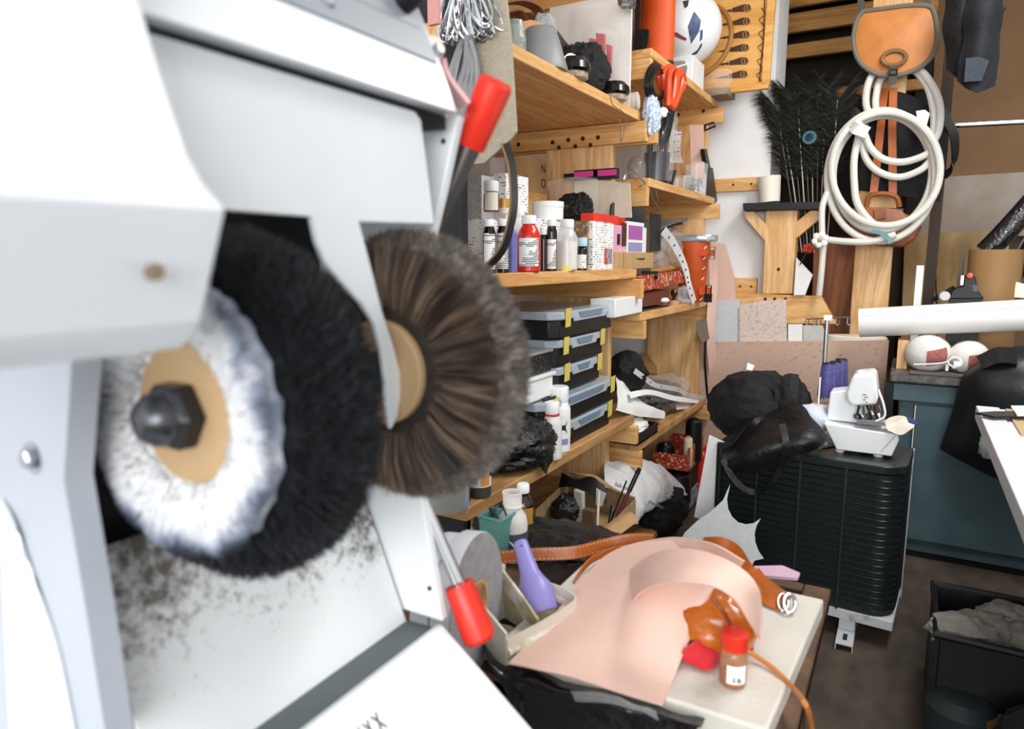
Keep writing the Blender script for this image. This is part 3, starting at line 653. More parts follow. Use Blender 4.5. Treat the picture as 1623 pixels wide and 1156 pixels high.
bottle('clear bottle of milky white liquid with white cap and yellow sticker', 898, 431, 34, 80, clear('milky_bottle', '#eef0ee', .35, .1, 0), WHITE, X=-.95, z=S2, group=BB, neck=.62, caph=.16, shoulder=.25, fill=mat('milky_liquid', '#e8e1d8', .5), fillh=.68, lab=(.0, .10), labm=mat('yellow_sticker', '#e6dd7a', .6), laba=.9)
bottle('tiny dark bottle with pale blue cap, red band and white label', 922, 428, 17, 51, DK, mat('pale_blue', '#b6d2e6', .4), X=-.945, z=S2, group=BB, neck=.95, caph=.26, shoulder=.08, lab=(.06, .48), labm=PRINT, ridge=False)
carton('narrow brown and orange patterned carton edge beside the white printed carton', 930, 350, 938, 428, .05, mat('brown_print', '#6d5a48', .5, nz=(50, .2), col2='#c08a4a', thr=(.52, .6)), X=-.95, z=S2)
carton('white printed carton with small type right of the tiny dark bottle', 939, 352, 971, 428, .05, PRINT, X=-.935, z=S2, face=[(.55, .95, .12, .45, mat('colour_picture', '#c5483a', .5, nz=(60, .3), col2='#7fb0c4', thr=(.45, .55)), 'picture')])
carton('pink carton with a small black tag before the dark teal plate', 971, 357, 990, 428, .04, mat('pink_print', '#dfa3bd', .5, nz=(9, .1), col2='#f0d9e2', thr=(.5, .7)), X=-.955, z=S2, face=[(.3, .55, .55, .8, INK, 'tag')])
carton('white card with magenta and lilac colour blocks in the bottle shelf', 993, 352, 1019, 428, .012, WHITE, X=-.955, z=S2, cat='card', name='colour_card', face=[(.06, .9, .62, .92, mat('magenta_ink', '#a95aa6', .5), 'colour_block'), (.06, .9, .36, .56, mat('lilac_ink', '#8f90bf', .5), 'colour_block')])
carton('white card standing behind the colour card', 1016, 361, 1023, 428, .008, WHITE, X=-.965, z=S2, cat='card', name='white_card')
t, c, ux, nx, w_, h = carton('low tan cardboard tray box with black stamped lettering at the bottle shelf end', 969, 400, 1031, 429, .05, CARD, X=-.93, z=S2, rz=-.05, name='tray_box')
text('lettering', 'W7  WORKSHOP', .0105, frame(c-nx*.0262+ux*w_*.18+V((0, 0, h*.58)), ux, (0, 0, 1)), INK, t)
part('seam', MB().obox(c-nx*.0252+ux*w_*-.2+V((0, 0, h/2)), ux*.0012, nx*.0008, V((0, 0, h*.48))), mat('seam_dark', '#6b5134', .8), t)
# ribbon spools in the tray
for px_0, nm in ((981, 'dark grey ribbon roll standing in the tan tray box, left'), (1003, 'silver ribbon roll standing in the tan tray box, right')):
    p, s = place(px_0, 400, X=-.953); p.z = S2+.0705
single('brown_stick', MB().box(tuple(aX(984, 390, -.957)+V((0, 0, 0))), tuple(aX(991, 354, -.957)+V((.006, 0, 0)))), mat('brown_bar', '#4d2419', .5), 'short dark brown leather bar leaning on the pink carton', 'bar', bev=.001)
single('red_card', MB().box(tuple(aX(941, 352, -.98)), tuple(aX(991, 344.5, -.98)+V((-.05, 0, 0)))), RED, 'flat red box lying on top of the white printed carton', 'box', bev=.001)
q = [aX(968, 429, -1.00), aX(1021, 429, -1.00)]
a, b = aX(969, 360, -1.0), aX(1021, 325, -1.0)
pr = []
for (u, v) in ((0, 0), (1, 0), (1, .78), (.97, .92), (.88, 1), (.12, 1), (.03, .92), (0, .78)):
    pr.append(V((-1.0, q[0].y+(q[1].y-q[0].y)*u, S2+(b.z-S2)*v)))
single('teal_plate', MB().prism(pr, (-.012, 0, 0)), mat('dark_teal_plastic', '#28383d', .4, nz=(12, .1)), 'dark teal rounded plastic plate standing behind the cards', 'plate', bev=.003)
# second row
bottle('small amber bottle with white cap standing on the left bottle caps', 779, 346, 25, 48, mat('amber_red', '#7c2e16', .2, nz=None, coat=.3), WHITE, X=-1.02, z=S2+.165, lab=(.05, .62), labm=CREAM, group=BB, neck=.9, caph=.34, shoulder=.08)
carton('flat white printed carton carrying the small amber bottle in the second row', 768, 349, 812, 432, .1, PRINT, X=-1.02, z=S2)
jar_lid('small gold lidded pot beside the amber bottle', 799, 347, 20, 24, CREAM, mat('gold_lid', '#c79a4d', .35, .3), .6, X=-1.02, z=S2+.163)
carton('tall white printed carton standing in the second row behind the leather strap', 802, 278, 837, 432, .06, PRINT, X=-1.10, z=S2, face=[(.72, .98, .34, .62, MC['colour_picture'], 'picture')])
carton('grey printed carton behind the amber bottle', 764, 281, 800, 432, .06, printed('grey_print', '#b9b9b8', '#77797c'), X=-1.14, z=S2)
carton('white carton with small type supporting the round white jar', 846, 350, 932, 432, .09, PRINT, X=-1.045, z=S2)
jar_lid('wide round white plastic jar on a white carton', 868, 350, 51, 29, WHITE, WHITE, .3, X=-1.09, z=aX(868, 350, -1.09).z)
bottle('white capped bottle in the second row behind the red bottle', 822, 432, 26, 100, WHITE, WHITE, X=-1.01, z=S2, group=BB, neck=.7, caph=.14)
# zip bag with black bits leaning at the back, beige plate, pink box, black box
YZ = 2.49
zq = lambda x, y, o=0: aY(x, y, YZ+o)
t = thing('zip_bag', 'clear zip bag full of black scraps behind the round white jar', 'bag', V((zq(905, 350).x, YZ, S2)))
part('bag_film', MB().sheet([[zq(868, 288), zq(905, 281, -.004), zq(947, 283)], [zq(872, 318, -.02), zq(908, 318, -.045), zq(948, 318, -.02)], [zq(878, 352, -.01), zq(910, 354, -.02), zq(946, 352, -.01)]], 16, 16, .001, .006, 30), FILM, t)
part('zip_seam', MB().tube([zq(869, 290, -.002), zq(905, 283, -.006), zq(947, 285, -.002)], .002, 5), FILM, t)
part('scraps', MB().blob(zq(910, 330, -.036), (.075, .022, .052), 5, .35, 3, 44, 26), mat('black_scraps', '#141415', .3, nz=(60, .4), bump=1, bsc=70, col2='#6d6d70', thr=(.66, .72)), t, kind='stuff')
part('lower_bag', MB().box((zq(885, 352).x, YZ-.02, S2), (zq(945, 352).x, YZ+.02, zq(905, 350).z)), FILM, t, .004)
single('beige_plate', MB().prism([aY(912, 282, 2.54), aY(998, 290, 2.54), aY(1001, 345, 2.54), aY(955, 345, 2.54), V((aY(955, 345, 2.54).x, 2.54, S2)), V((aY(905, 345, 2.54).x, 2.54, S2)), aY(905, 345, 2.54)], (0, .006, 0)), mat('beige_board', '#d3c6b3', .8), 'beige board standing against the upright behind the zip bag of scraps', 'board')
carton('pink and black flat box on top of the beige board, small white logo', 910, 268, 977, 283, .03, mat('dark_navy', '#1d1b2b', .4), Y=2.532, z=aY(950, 284.5, 2.54).z, name='flat_box', face=[(.0, 1, .3, .85, mat('hot_pink', '#cf3f8c', .4), 'pink_band'), (.46, .56, .3, .85, LW, 'logo')])
carton('low black box left of the pink flat box', 893, 275, 911, 284, .03, BLACK, Y=2.55, z=aY(905, 284, 2.55).z, name='black_box')
# cardboard box with two printed letters behind
t, c, ux, nx, w_, h = carton('tall cardboard box printed with black letters N O, behind the tall carton', 836, 250, 866, 306, .10, CARD, X=-1.31, z=aX(850, 306, -1.31).z, name='lettered_box')
for k, ch_ in enumerate('NO'): text('letter', ch_, .05, frame(c-nx*.0508+ux*w_*.32+V((0, 0, h*(.72-.42*k))), ux, (0, 0, 1)), INK, t)
carton('pine block under the lettered cardboard box', 835, 306, 866, 432, .14, PINE_X, X=-1.30, z=S2, name='pine_block', cat='block')
# ------------------------------------------------------------------ top shelf things
p, s = place(856, 122, X=-1.0, z=S1)
GCm = MB(); GCm.M = Matrix.Translation(p) @ Matrix(((1, 0, -.1, 0), (0, 1, .22, 0), (0, 0, 1, 0), (0, 0, 0, 1)))
single('grey_cone', GCm.lathe([(.080, 0), (.082, .008), (.047, .125), (.042, .13), (0, .13)], seg=36), GREY, 'grey plastic truncated cone on the top shelf edge', 'cone', sharp=50)
p, s = place(838, 62, X=-1.08)
t = thing('leather_roll', 'coiled tan leather strip roll behind the grey cone', 'roll', V((p.x, p.y, S1)))
part('coil', MB().lathe([(.03, -.05), (.052, -.05), (.055, -.02), (.052, -.015), (.055, -.01), (.055, .02), (.052, .025), (.055, .03), (.052, .05), (.03, .05)], V((p.x, p.y, S1+.105)), (.6, -.7, .3), 32), mat('tan_roll', '#c9966a', .6, nz=(14, .08), bump=.1), t)
part('coil_base', MB().box((p.x-.05, p.y-.05, S1), (p.x+.05, p.y+.05, S1+.06)), MC['tan_roll'], t, .01)
p, s = place(816, 88, X=-1.0)
single('clear_cup', MB().lathe([(.03, 0), (.033, .05), (.024, .1), (.02, .1), (.029, .05), (.026, .004), (0, .004)], V((p.x, p.y, S1)), seg=24), clear('green_grey_cup', '#9fb0a6', .4, .1, .2), 'small clear greenish plastic cup left of the grey cone', 'cup')
single('plastic_wad', MB().blob(aX(864, 46, -1.06), (.03, .05, .045), 9, .35, 2.5, 26, 18), clear('grey_film', '#cfd4d6', .45, .1, .8), 'crumpled wad of clear plastic above the grey cone', 'wad')
# brown leather hide curling over the shelf
single('brown_hide', MB().sheet([[aX(790, 18, -1.25), aX(840, 22, -1.3), aX(880, 40, -1.3), aX(905, 60, -1.25), aX(948, 80, -1.16)],
    [aX(790, 40, -1.2), aX(838, 40, -1.2), aX(872, 62, -1.2), aX(900, 84, -1.2), aX(940, 90, -1.12)], [aX(795, 80, -1.25), aX(838, 80, -1.25), aX(872, 92, -1.25), aX(900, 110, -1.25), aX(940, 110, -1.2)]], 14, 20, .004),
    mat('dark_brown_leather', '#2e1a12', .45, nz=(10, .2), bump=.2), 'dark brown leather hide curling across the back of the top shelf', 'leather')
for k, (pts, lb) in enumerate((([(790, 26), (808, 20), (822, 20), (830, 34), (838, 52)], 'thin russet leather strap end arching over the top shelf'), ([(790, 8), (825, 4), (850, 14), (858, 30)], 'thin dark leather cord above the brown hide'))):
    single('leather_strap', MB().ribbon(cr([aX(x, y, -1.08) for x, y in pts], 14), (1, 0, .2), .03, .003), mat('russet_leather', '#6a3420', .5), lb, 'strap')
# black cloth heap, paper, two polishing pads
p, s = place(930, 130, X=-1.04)
single('black_cloth', MB().blob(V((-1.06, p.y, S1+.085)), (.09, .10, .11), 3, .35, 2.2, 50, 34, -.75), mat('charcoal_cloth', '#1c1d20', .85, nz=(60, .25), bump=.6, bsc=60), 'crumpled charcoal cloth heaped between the two black pads', 'cloth')
single('paper_scrap', MB().sheet([[aX(889, 96, -.965), aX(903, 84, -.965), aX(922, 93, -.965)], [aX(890, 106, -.96), aX(905, 104, -.95), aX(922, 106, -.96)], [aX(890, 116, -.96), aX(905, 116, -.955), aX(918, 118, -.96)]], 8, 8, .001), PAPER, 'white paper scrap tucked into the charcoal cloth', 'paper')
def pad(px, py, lb):
    p, s = place(px, py, X=-.955, z=S1)
    t = thing('polishing_pad', lb, 'brush', p, 'black domed polishing pads')
    part('dome', MB().lathe([(.048, .020), (.055, .028), (.052, .048), (.036, .064), (0, .070)], p, seg=32), BLACKG, t)
    b = part('pad', MB().lathe([(.03, 0), (.042, .004), (.044, .021), (0, .021)], p, seg=32, jit=.05), mat('lambswool', '#b9ad97', .9, nz=(40, .15), bump=.8, bsc=80), t, label='fuzzy pale wool pad')
    L = []
    for i in range(500):
        a = rnd.random()*6.28; z = .003+.016*rnd.random(); r = .042
        q = p+V((r*math.cos(a), r*math.sin(a), z)); L.append([q, q+V((math.cos(a)*.006, math.sin(a)*.006, -.003+.006*rnd.random()))])
    part('fuzz', MB().strands(L, .0009), MC['lambswool'], b, kind='stuff')
pad(908, 144, 'black domed wool polishing pad beside the grey cone')
pad(973, 176, 'black domed wool polishing pad near the shelf end, strings hanging below')
p, s = place(976, 150, X=-1.03)
single('white_pipe_elbow', MB().tube(cr([V((-1.03, p.y-.05, S1+.04)), V((-1.03, p.y, S1+.045)), V((-1.0, p.y+.03, S1+.045)), V((-.955, p.y+.035, S1+.045))], 10), .036, 20), CREAM, 'white plastic pipe elbow behind the right black pad', 'pipe')
# white panel and film wrapped things at the bay end
single('white_sheet_board', MB().box((-1.30, Y1b-.035, S1), (-.965, Y1b-.023, S1+.42)), mat('white_board', '#ebe6de', .7, nz=(8, .03)), 'white board standing at the end of the top shelf', 'board')
single('clear_film', MB().sheet([[aY(900, 15, 2.54), aY(950, 5, 2.54), aY(1003, 5, 2.54)], [aY(900, 60, 2.52), aY(950, 70, 2.50), aY(1002, 60, 2.53)], [aY(925, 110, 2.53), aY(955, 120, 2.5), aY(1000, 130, 2.53)], [aY(940, 148, 2.54), aY(960, 150, 2.52), aY(1000, 170, 2.54)]], 22, 18, .0008, .02, 14), FILM, 'crinkled clear plastic film hung over the white board', 'film')
t = thing('red_packet', 'clear packet with red tools against the white board', 'packet', aY(948, 118, 2.5))
for x0, x1, y0, y1 in ((933, 944, 60, 106), (944, 959, 52, 114), (960, 970, 70, 118)):
    part('red_sleeve', MB().prism([aY(x0, y0, 2.485), aY(x1, y0+2, 2.485), aY(x1-3, y1, 2.485), aY(x0+4, y1-2, 2.485)], (0, .012, 0)), mat('red_packet_red', '#c3262b', .35), t, .002)
part('film', MB().sheet([[aY(924, 56, 2.475), aY(950, 44, 2.465), aY(978, 50, 2.475)], [aY(930, 90, 2.47), aY(952, 90, 2.46), aY(978, 90, 2.47)], [aY(940, 122, 2.475), aY(955, 124, 2.468), aY(974, 124, 2.475)]], 12, 12, .0008, .008, 40), FILM, t)
single('foil_bag', MB().sheet([[aY(978, -8, 2.5), aY(1008, -10, 2.5)], [aY(980, 8, 2.47), aY(1008, 8, 2.48)], [aY(984, 14, 2.5), aY(1006, 14, 2.5)]], 10, 10, .001, .012, 40), mat('foil', '#8f9094', .25, .7, bump=1, bsc=50), 'crumpled silver foil bag at the top of the white board', 'bag')
# things on the shelf above the top shelf (seen from below)
for k, (x, lb) in enumerate(((968, 'brown strap ends'),)):
    pass
for pts, lb in (([(967, 150), (970, 165), (980, 175), (983, 200), (985, 240), (988, 290)], 'thin grey cord hanging from the right black pad, longer one'), ([(981, 172), (992, 185), (990, 205), (985, 225)], 'thin grey cord hanging from the right black pad, shorter one')):
    single('cord', MB().tube(cr([aX(x, y, -.915) for x, y in pts], 20), .0016, 6), mat('grey_cord', '#6f6454', .7), lb, 'cord')
# ------------------------------------------------------------------ organizer boxes on the lower shelf
LID = clear('translucent_lid', '#c3d0dc', .62, .2, .05); TAPE = mat('yellow_tape', '#d8c35c', .6, nz=(30, .05))
OB = 'organizer boxes stacked on the lower shelf'
LB = ['organizer box at the bottom of the stack, black with translucent lid', 'organizer box second from the bottom, scissors and white tub on its lid', 'organizer box in the middle of the stack, black with yellow tape latches', 'organizer box second from the top of the stack', 'topmost organizer box of the stack, just below the bottle shelf']
HB = .0925
for i in range(5):
    z = S3+i*HB
    y0, y1, x1, x0 = [(1.96, 2.46, -.95, -1.32), (1.86, 2.47, -.945, -1.32), (1.99, 2.40, -.97, -1.33), (1.97, 2.41, -.965, -1.33), (1.95, 2.46, -.95, -1.33)][i]
    t = thing('organizer_box', LB[i], 'box', ((x0+x1)/2, (y0+y1)/2, z), OB)
    hb, cut = .058, .035
    foot = lambda e, zz: [V((x0+e, y0+e, zz)), V((x1-cut, y0+e, zz)), V((x1-e, y0+cut, zz)), V((x1-e, y1-cut, zz)), V((x1-cut, y1-e, zz)), V((x0+e, y1-e, zz))]
    m = MB(); m.prism(foot(.008, z+.001), (0, 0, hb)); part('tray', m, BLACK, t, .004)
    m = MB(); m.prism(foot(0, z+hb+.002), (0, 0, .026)); part('lid', m, LID, t, .004)
    m = MB(); yy0, yy1 = y0+.13, y1-.11
    m.prism([V((x1+.001, yy0, z+hb-.008)), V((x1+.001, yy1, z+hb-.008)), V((x1+.001, yy1+.02, z+hb+.026)), V((x1+.001, yy0-.02, z+hb+.026))], (-.006, 0, 0)); part('handle_panel', m, LID, t, .002)
    m = MB(); m.prism([V((x1+.004, yy0+.05, z+hb+.002)), V((x1+.004, yy1-.05, z+hb+.002)), V((x1+.004, yy1-.03, z+hb+.022)), V((x1+.004, yy0+.03, z+hb+.022))], (-.004, 0, 0)); part('handle_recess', m, mat('lid_recess', '#75879a', .3), t, .001)
    for yl in (y0+.075, y1-.055):
        part('tape_latch', MB().obox(V((x1+.003, yl, z+hb+.008)), V((0, .019, .001)), V((.0015, 0, 0)), V((.001, 0, .030))), TAPE, t, .001)
# white tub and black gadget box on the second organizer
z = S3+2*HB
a, b = aX(822, 597, -.975), aX(882, 597, -.975)
zt = z-.002
t = thing('white_tub', 'white plastic tub on the lower organizer boxes holding a dark lidded box', 'tub', V((-1.03, (a.y+b.y)/2, zt)))
part('tub', MB().prism([V((-.98, a.y-.02, zt)), V((-.98, b.y-.012, zt)), V((-1.1, b.y-.012, zt)), V((-1.1, a.y-.02, zt))], (0, 0, .075)), WHITE, t, .008)
part('rim', MB().box((-1.106, a.y-.028, zt+.07), (-.974, b.y-.004, zt+.082)), WHITE, t, .003)
t = thing('dark_clear_box', 'dark clear-lidded box of small parts sitting on the white tub', 'box', V((-1.03, (a.y+b.y)/2, zt+.083)))
part('box', MB().box((-1.095, a.y-.04, zt+.083), (-.985, b.y-.016, zt+.145)), mat('black_parts', '#1a1c1e', .15, nz=(90, .3), col2='#8a8d90', thr=(.62, .7), bump=.6), t, .003)
part('lid', MB().box((-1.1, a.y-.045, zt+.146), (-.98, b.y-.012, zt+.156)), clear('lid_grey', '#aab1b6', .55, .15, .1), t, .003)
# scissors/hardware on the lid
t = thing('wire_snips', 'small black wire snips lying on the translucent lid before the white tub', 'pliers', aX(905, 594, -.97))
zs = z+.002-.0065
for e in (-1, 1):
    part('handle', MB().tube(cr([V((-.965, 1.90, zs+.004)), V((-.975+e*.012, 1.96, zs+.005)), V((-.97+e*.004, 2.03, zs+.005)), V((-.97, 2.06, zs+.005))], 10), .0045, 6), BLACK, t)
# white bottles in front of the boxes
WB = 'white bottles on the lower shelf'
t = bottle('taller white bottle with lilac band and black emblem on the lower shelf', 885, 712, 37, 104, WHITE, WHITE, X=-.965, z=S3, group=WB, neck=.8, caph=.22, shoulder=.12, lab=(.13, .58), labm=LW, laba=2.2)
p = WL[t]; s = sc(p); r = 18.5*s; a0 = TOCAM(p)
part('lilac_band', wrap(MB(), r+.0006, 104*s*.13, 104*s*.22, p, a0-.9, a0+.9), MC['lilac_ink'], t)
e = V((math.cos(a0+.42), math.sin(a0+.42), 0)); side = V((-e.y, e.x, 0))
m = MB(); cz = p+e*(r+.0014)+V((0, 0, 104*s*.40))
m.prism([cz+side*u*r*.36+V((0, 0, v*r*.6)) for u, v in ((-1, 1), (-.4, .3), (.4, .3), (1, 1), (.5, 0), (1, -1), (.4, -.4), (-.4, -.4), (-1, -1), (-.5, 0))], e*.0006); part('emblem', m, INK, t)
t = bottle('smaller translucent white bottle with red ring in front of the tall white bottle', 874, 724, 32, 92, clear('frosted_white', '#f2f3f3', .8, .3, 0), WHITE, X=-.945, z=S3, group=WB, neck=.72, caph=.2, shoulder=.2, lab=(.08, .5), labm=PRINT, laba=1.5)
p = WL[t]; s = sc(p)
part('red_ring', MB().lathe([(16*s*.74, 0), (16*s*.78, .002), (16*s*.78, .005), (16*s*.74, .006)], p+V((0, 0, 92*s*.755)), seg=24), RED, t)
# black plastic bag on the shelf edge, clear plastic ball
p, s = place(822, 706, X=-1.0)
t = thing('black_bag', 'crumpled black plastic bag on the lower shelf with a flap over the edge', 'bag', V((-1.0, p.y, S3)))
part('bag', MB().blob(V((-1.03, p.y, S3+.07)), (.13, .16, .085), 4, .22, 2.4, 60, 36, -.8), BAGB, t)
part('flap', MB().sheet([[aX(822, 668, -.96), aX(850, 664, -.95), aX(872, 682, -.94), aX(884, 700, -.935)], [aX(826, 690, -.945), aX(848, 695, -.93), aX(866, 700, -.922), aX(880, 716, -.92)], [aX(835, 712, -.93), aX(850, 722, -.918), aX(862, 730, -.912), aX(876, 728, -.915)], [aX(850, 735, -.918), aX(858, 742, -.912), aX(864, 752, -.908), aX(870, 742, -.912)]], 20, 20, .0012, .006, 30), BAGB, t)
p, s = place(835, 645, X=-1.06)
single('clear_plastic_ball', MB().blob(V((-1.07, p.y, p.z)), (.05, .055, .07), 12, .25, 2.2, 32, 22), clear('film_ball', '#e4e6ea', .5, .1, .8, 30), 'crumpled ball of clear plastic on the black bag', 'wad')
t = bottle('dark jar with white band and orange label at the near end of the lower shelf', 760, 782, 38, 62, mat('dark_jar', '#4a483f', .25, nz=(30, .15)), mat('dark_jar_cap', '#1f1c19', .4), X=-.955, z=S3, neck=.9, caph=.35, name='jar', cat='jar', lab=(.30, .55), labm=LW, laba=2.6)
p = WL[t]; s = sc(p); a0 = TOCAM(p)
part('orange_label', wrap(MB(), 19*s+.0008, 62*s*.34, 62*s*.95, p, a0+.1, a0+.9), mat('orange_label', '#e39a45', .5), t)
bottle('small clear jar with blue bottom left of the dark jar', 733, 800, 22, 44, clear('blue_clear', '#c6d2e6', .35, .08, 0), clear('blue_clear', '#c6d2e6'), X=-.945, z=S3, neck=.95, caph=.1, name='jar', cat='jar', fill=mat('blue_bottom', '#49619c', .3), fillh=.25)
p, s = place(706, 828, X=-.985)
single('clear_tub', MB().lathe([(.055, 0), (.062, .12), (.064, .12), (.064, .128), (.058, .128), (.05, .005), (0, .005)], V((p.x, p.y, S3)), seg=28), clear('grey_tub', '#a6a6a3', .6, .3, 0), 'grey translucent tub at the near end of the lower shelf', 'tub')
# ------------------------------------------------------------------ second bay, top shelf: tube, ball, game board
ORANGE = mat('orange_hide', '#d9541c', .5, nz=(14, .06), bump=.1, bsc=120)
Yq = 2.98
p = aY(1041, 86, Yq); s = sc(p)
t = thing('leather_tube', 'bright orange leather tube standing at the near end of the high shelf', 'tube', V((p.x, Yq, T0)))
R0 = 27*s; zt = aY(1041, -60, Yq).z
part('tube', MB().lathe([(R0*.93, 0), (R0, .004), (R0, zt-T0), (R0*.93, zt-T0), (R0*.92, .02), (0, .02)], V((p.x, Yq, T0)), seg=40, sy=.8), ORANGE, t)
part('base_trim', MB().lathe([(R0*1.01, 0), (R0*1.02, .008), (R0*1.01, .014), (R0*.9, .014)], V((p.x, Yq, T0)), seg=40, sy=.8), mat('dark_trim', '#3a2a20', .5), t)
tt = thing('black_case', 'black case behind and left of the orange leather tube', 'case', aY(1015, 85, Yq+.02))
a, b = aY(1006, 86, Yq-.05), aY(1026, -50, Yq-.05)
tt.location = V((a.x+.01, Yq-.05, T0)); WL[tt] = V(tt.location)
part('body', MB().box((a.x-.10, Yq-.12, T0), (b.x-.025, Yq-.05, b.z)), BLACK, tt, .006)
part('flap', MB().prism([aY(1008, 46, Yq-.135), aY(1028, 46, Yq-.135), aY(1027, 66, Yq-.135), aY(1021, 83, Yq-.135), aY(1008, 84, Yq-.135)], (0, .012, 0)), BLACKF, tt, .002)
# ball with blue and grey patches, white box
Yb = 3.42
p = aY(1088, 46, Yb); s = sc(p); rb = 56*s
bc = V((p.x-.005, Yb, p.z))
bx = thing('white_box', 'plain white box under the patterned ball on the top shelf', 'box', V((bc.x, Yb, T0)))
zb = max(T0+.04, bc.z-rb*.86)
part('body', MB().box((bc.x-.13, Yb-.1, T0), (bc.x+.07, Yb+.1, zb-.004)), WHITE, bx, .003)
t = thing('ball', 'white ball with dark blue and grey patches on the white box, top shelf', 'ball', V((bc.x, Yb, bc.z-rb)))
part('ball_skin', MB().lathe([(rb*math.sin(k*math.pi/20), -rb*math.cos(k*math.pi/20)) for k in range(21)], bc, seg=40), mat('white_ball', '#eef0f2', .3, nz=(6, .02)), t)
PB = mat('blue_patch', '#46557c', .4, nz=(40, .3)); PG = mat('grey_patch', '#3f4550', .4, nz=(30, .2))
def patch(px_list, m, nm='patch'):
    vs = []
    for x, y in px_list:
        d = ray(x, y); oc = EYE-bc; bq = oc.dot(d); cq = oc.length_squared-(rb*1.006)**2; ds = bq*bq-d.length_squared*cq
        if ds < 0: ds = 0
        vs.append(EYE+d*((-bq-math.sqrt(ds))/d.length_squared))
    vs = [v for i in range(len(vs)) for v in (vs[i], vs[i].lerp(vs[(i+1) % len(vs)], .5))]
    cen = sum(vs, V((0, 0, 0)))/len(vs); n = len(vs); R6 = rb*1.007
    rings = [[bc+(v.lerp(cen, f)-bc).normalized()*R6 for v in vs] for f in (0, .3, .6, .85)]
    inn = [bc+(v-bc).normalized()*rb*.98 for v in vs]
    fs = [(j*n+i, j*n+(i+1) % n, (j+1)*n+(i+1) % n, (j+1)*n+i) for j in range(3) for i in range(n)]+[(3*n+i, 3*n+(i+1) % n, 4*n) for i in range(n)]+[((i+1) % n, i, 4*n+1+i, 4*n+1+(i+1) % n) for i in range(n)]
    part(nm, MB().add(sum(rings, [])+[bc+(cen-bc).normalized()*R6]+inn, fs), m, t)
patch([(1090, 42), (1100, 18), (1111, 32), (1108, 50), (1095, 70)], PB); patch([(1082, 2), (1092, 0), (1090, 10), (1085, 13)], PG)
patch([(1067, 52), (1072, 51), (1089, 61), (1087, 65), (1070, 58)], mat('red_grey_patch', '#8c4a52', .4, nz=(40, .3))); patch([(1110, 48), (1114, 47), (1113, 62), (1109, 66)], PB)
patch([(1096, 86), (1105, 80), (1112, 68), (1113, 72), (1104, 86), (1097, 88)], PG)
t2 = thing('wooden_hoop', 'brown wooden hoop leaning below the patterned ball', 'hoop', aY(1100, 100, Yb+.16))
part('hoop', MB().tube([bc+V((0, .16, -.01))+V((math.cos(a)*rb*1.06, .02*math.sin(a), math.sin(a)*rb*1.06)) for a in [2*math.pi*k/40 for k in range(40)]], .012, 8, closed=True), mat('hoop_wood', '#9c6a33', .45), t2)
# the game board: wooden tray with six dark points on each row
YG = 3.70
g = lambda x, y, o=0: aY(x, y, YG-o)
gb = thing('game_board', 'open wooden game board with dark pointed darts burned into its yellow wood', 'game board', g(1160, 150))
GW = wood('board_wood', '#d79a4a', '#e8b366', 'X', 5)
part('panel', MB().prism([g(1090, -70), g(1237, -70), g(1216, 134), g(1148, 147), (g(1100, 150))], (0, .02, 0)), GW, gb, .002)
part('right_frame', MB().prism([g(1220, -70, .02), g(1233, -70, .02), g(1219, 135, .02), g(1206, 134, .02)], (0, .03, 0)), GW, gb, .003)
part('bottom_frame', MB().prism([g(1098, 142, .02), g(1206, 130, .02), g(1218, 135, .02), g(1217, 140, .02), g(1098, 154, .02)], (0, .035, 0)), GW, gb, .003)
BURN = mat('burnt_brown', '#4b2d16', .6, nz=(60, .1)); BURNL = mat('burnt_light', '#a9814f', .6)
for k in range(6):
    y = 13+k*21; x0 = -.0; dx = -k*1.05
    o = .001
    def gq(x, yy): return g(x+dx, yy+(1187-x)*.13*(.0)+.0, o)
    tip, r_ = (1139, y+7), (1187, y)
    m = MB()
    m.prism([gq(1138, y+6.5), gq(1152, y+2.5), gq(1155, y+4), gq(1152, y+6.5)], (0, .002, 0))
    m.prism([gq(1154, y+2.5), gq(1158, y+1.2), gq(1160, y+4), gq(1158, y+6.5), gq(1154, y+5.5)], (0, .002, 0))
    m.prism([gq(1160, y+0), gq(1178, y-6), gq(1184, y-6.5), gq(1189, y-4), gq(1191, y), gq(1189, y+4), gq(1185, y+6), gq(1178, y+5.5), gq(1160, y+6.5)], (0, .002, 0))
    d = part('dart', m, BURN, gb)
    cen = gq(1184.5, y-.2); s = sc(cen)
    part('ring', MB().tube([cen+V((math.cos(a)*5*s, -.001, math.sin(a)*5*s)) for a in [2*math.pi*i/20 for i in range(20)]], .0022, 5, closed=True), BURNL, d)
    part('ring_mark', MB().obox(cen+V((0, -.001, 0)), V((.0022, 0, 0)), V((0, .001, 0)), V((0, 0, 3.4*s))), BURNL, d)
for k in range(6):
    y = 20+k*22; dx = -k*1.05
    part('wave_line', MB().tube(cr([g(x+dx, yy, .001) for x, yy in ((1207, y-7), (1211, y-2), (1211.5, y+4), (1207, y+8), (1204, y+9), (1204.5, y+14))], 12), .0022, 5), BURN, gb)
part('border_line', MB().tube([g(1213, -40, .001), g(1210, 60, .001), g(1203, 131, .001), g(1198, 131, .001)], .0022, 5), BURN, gb)
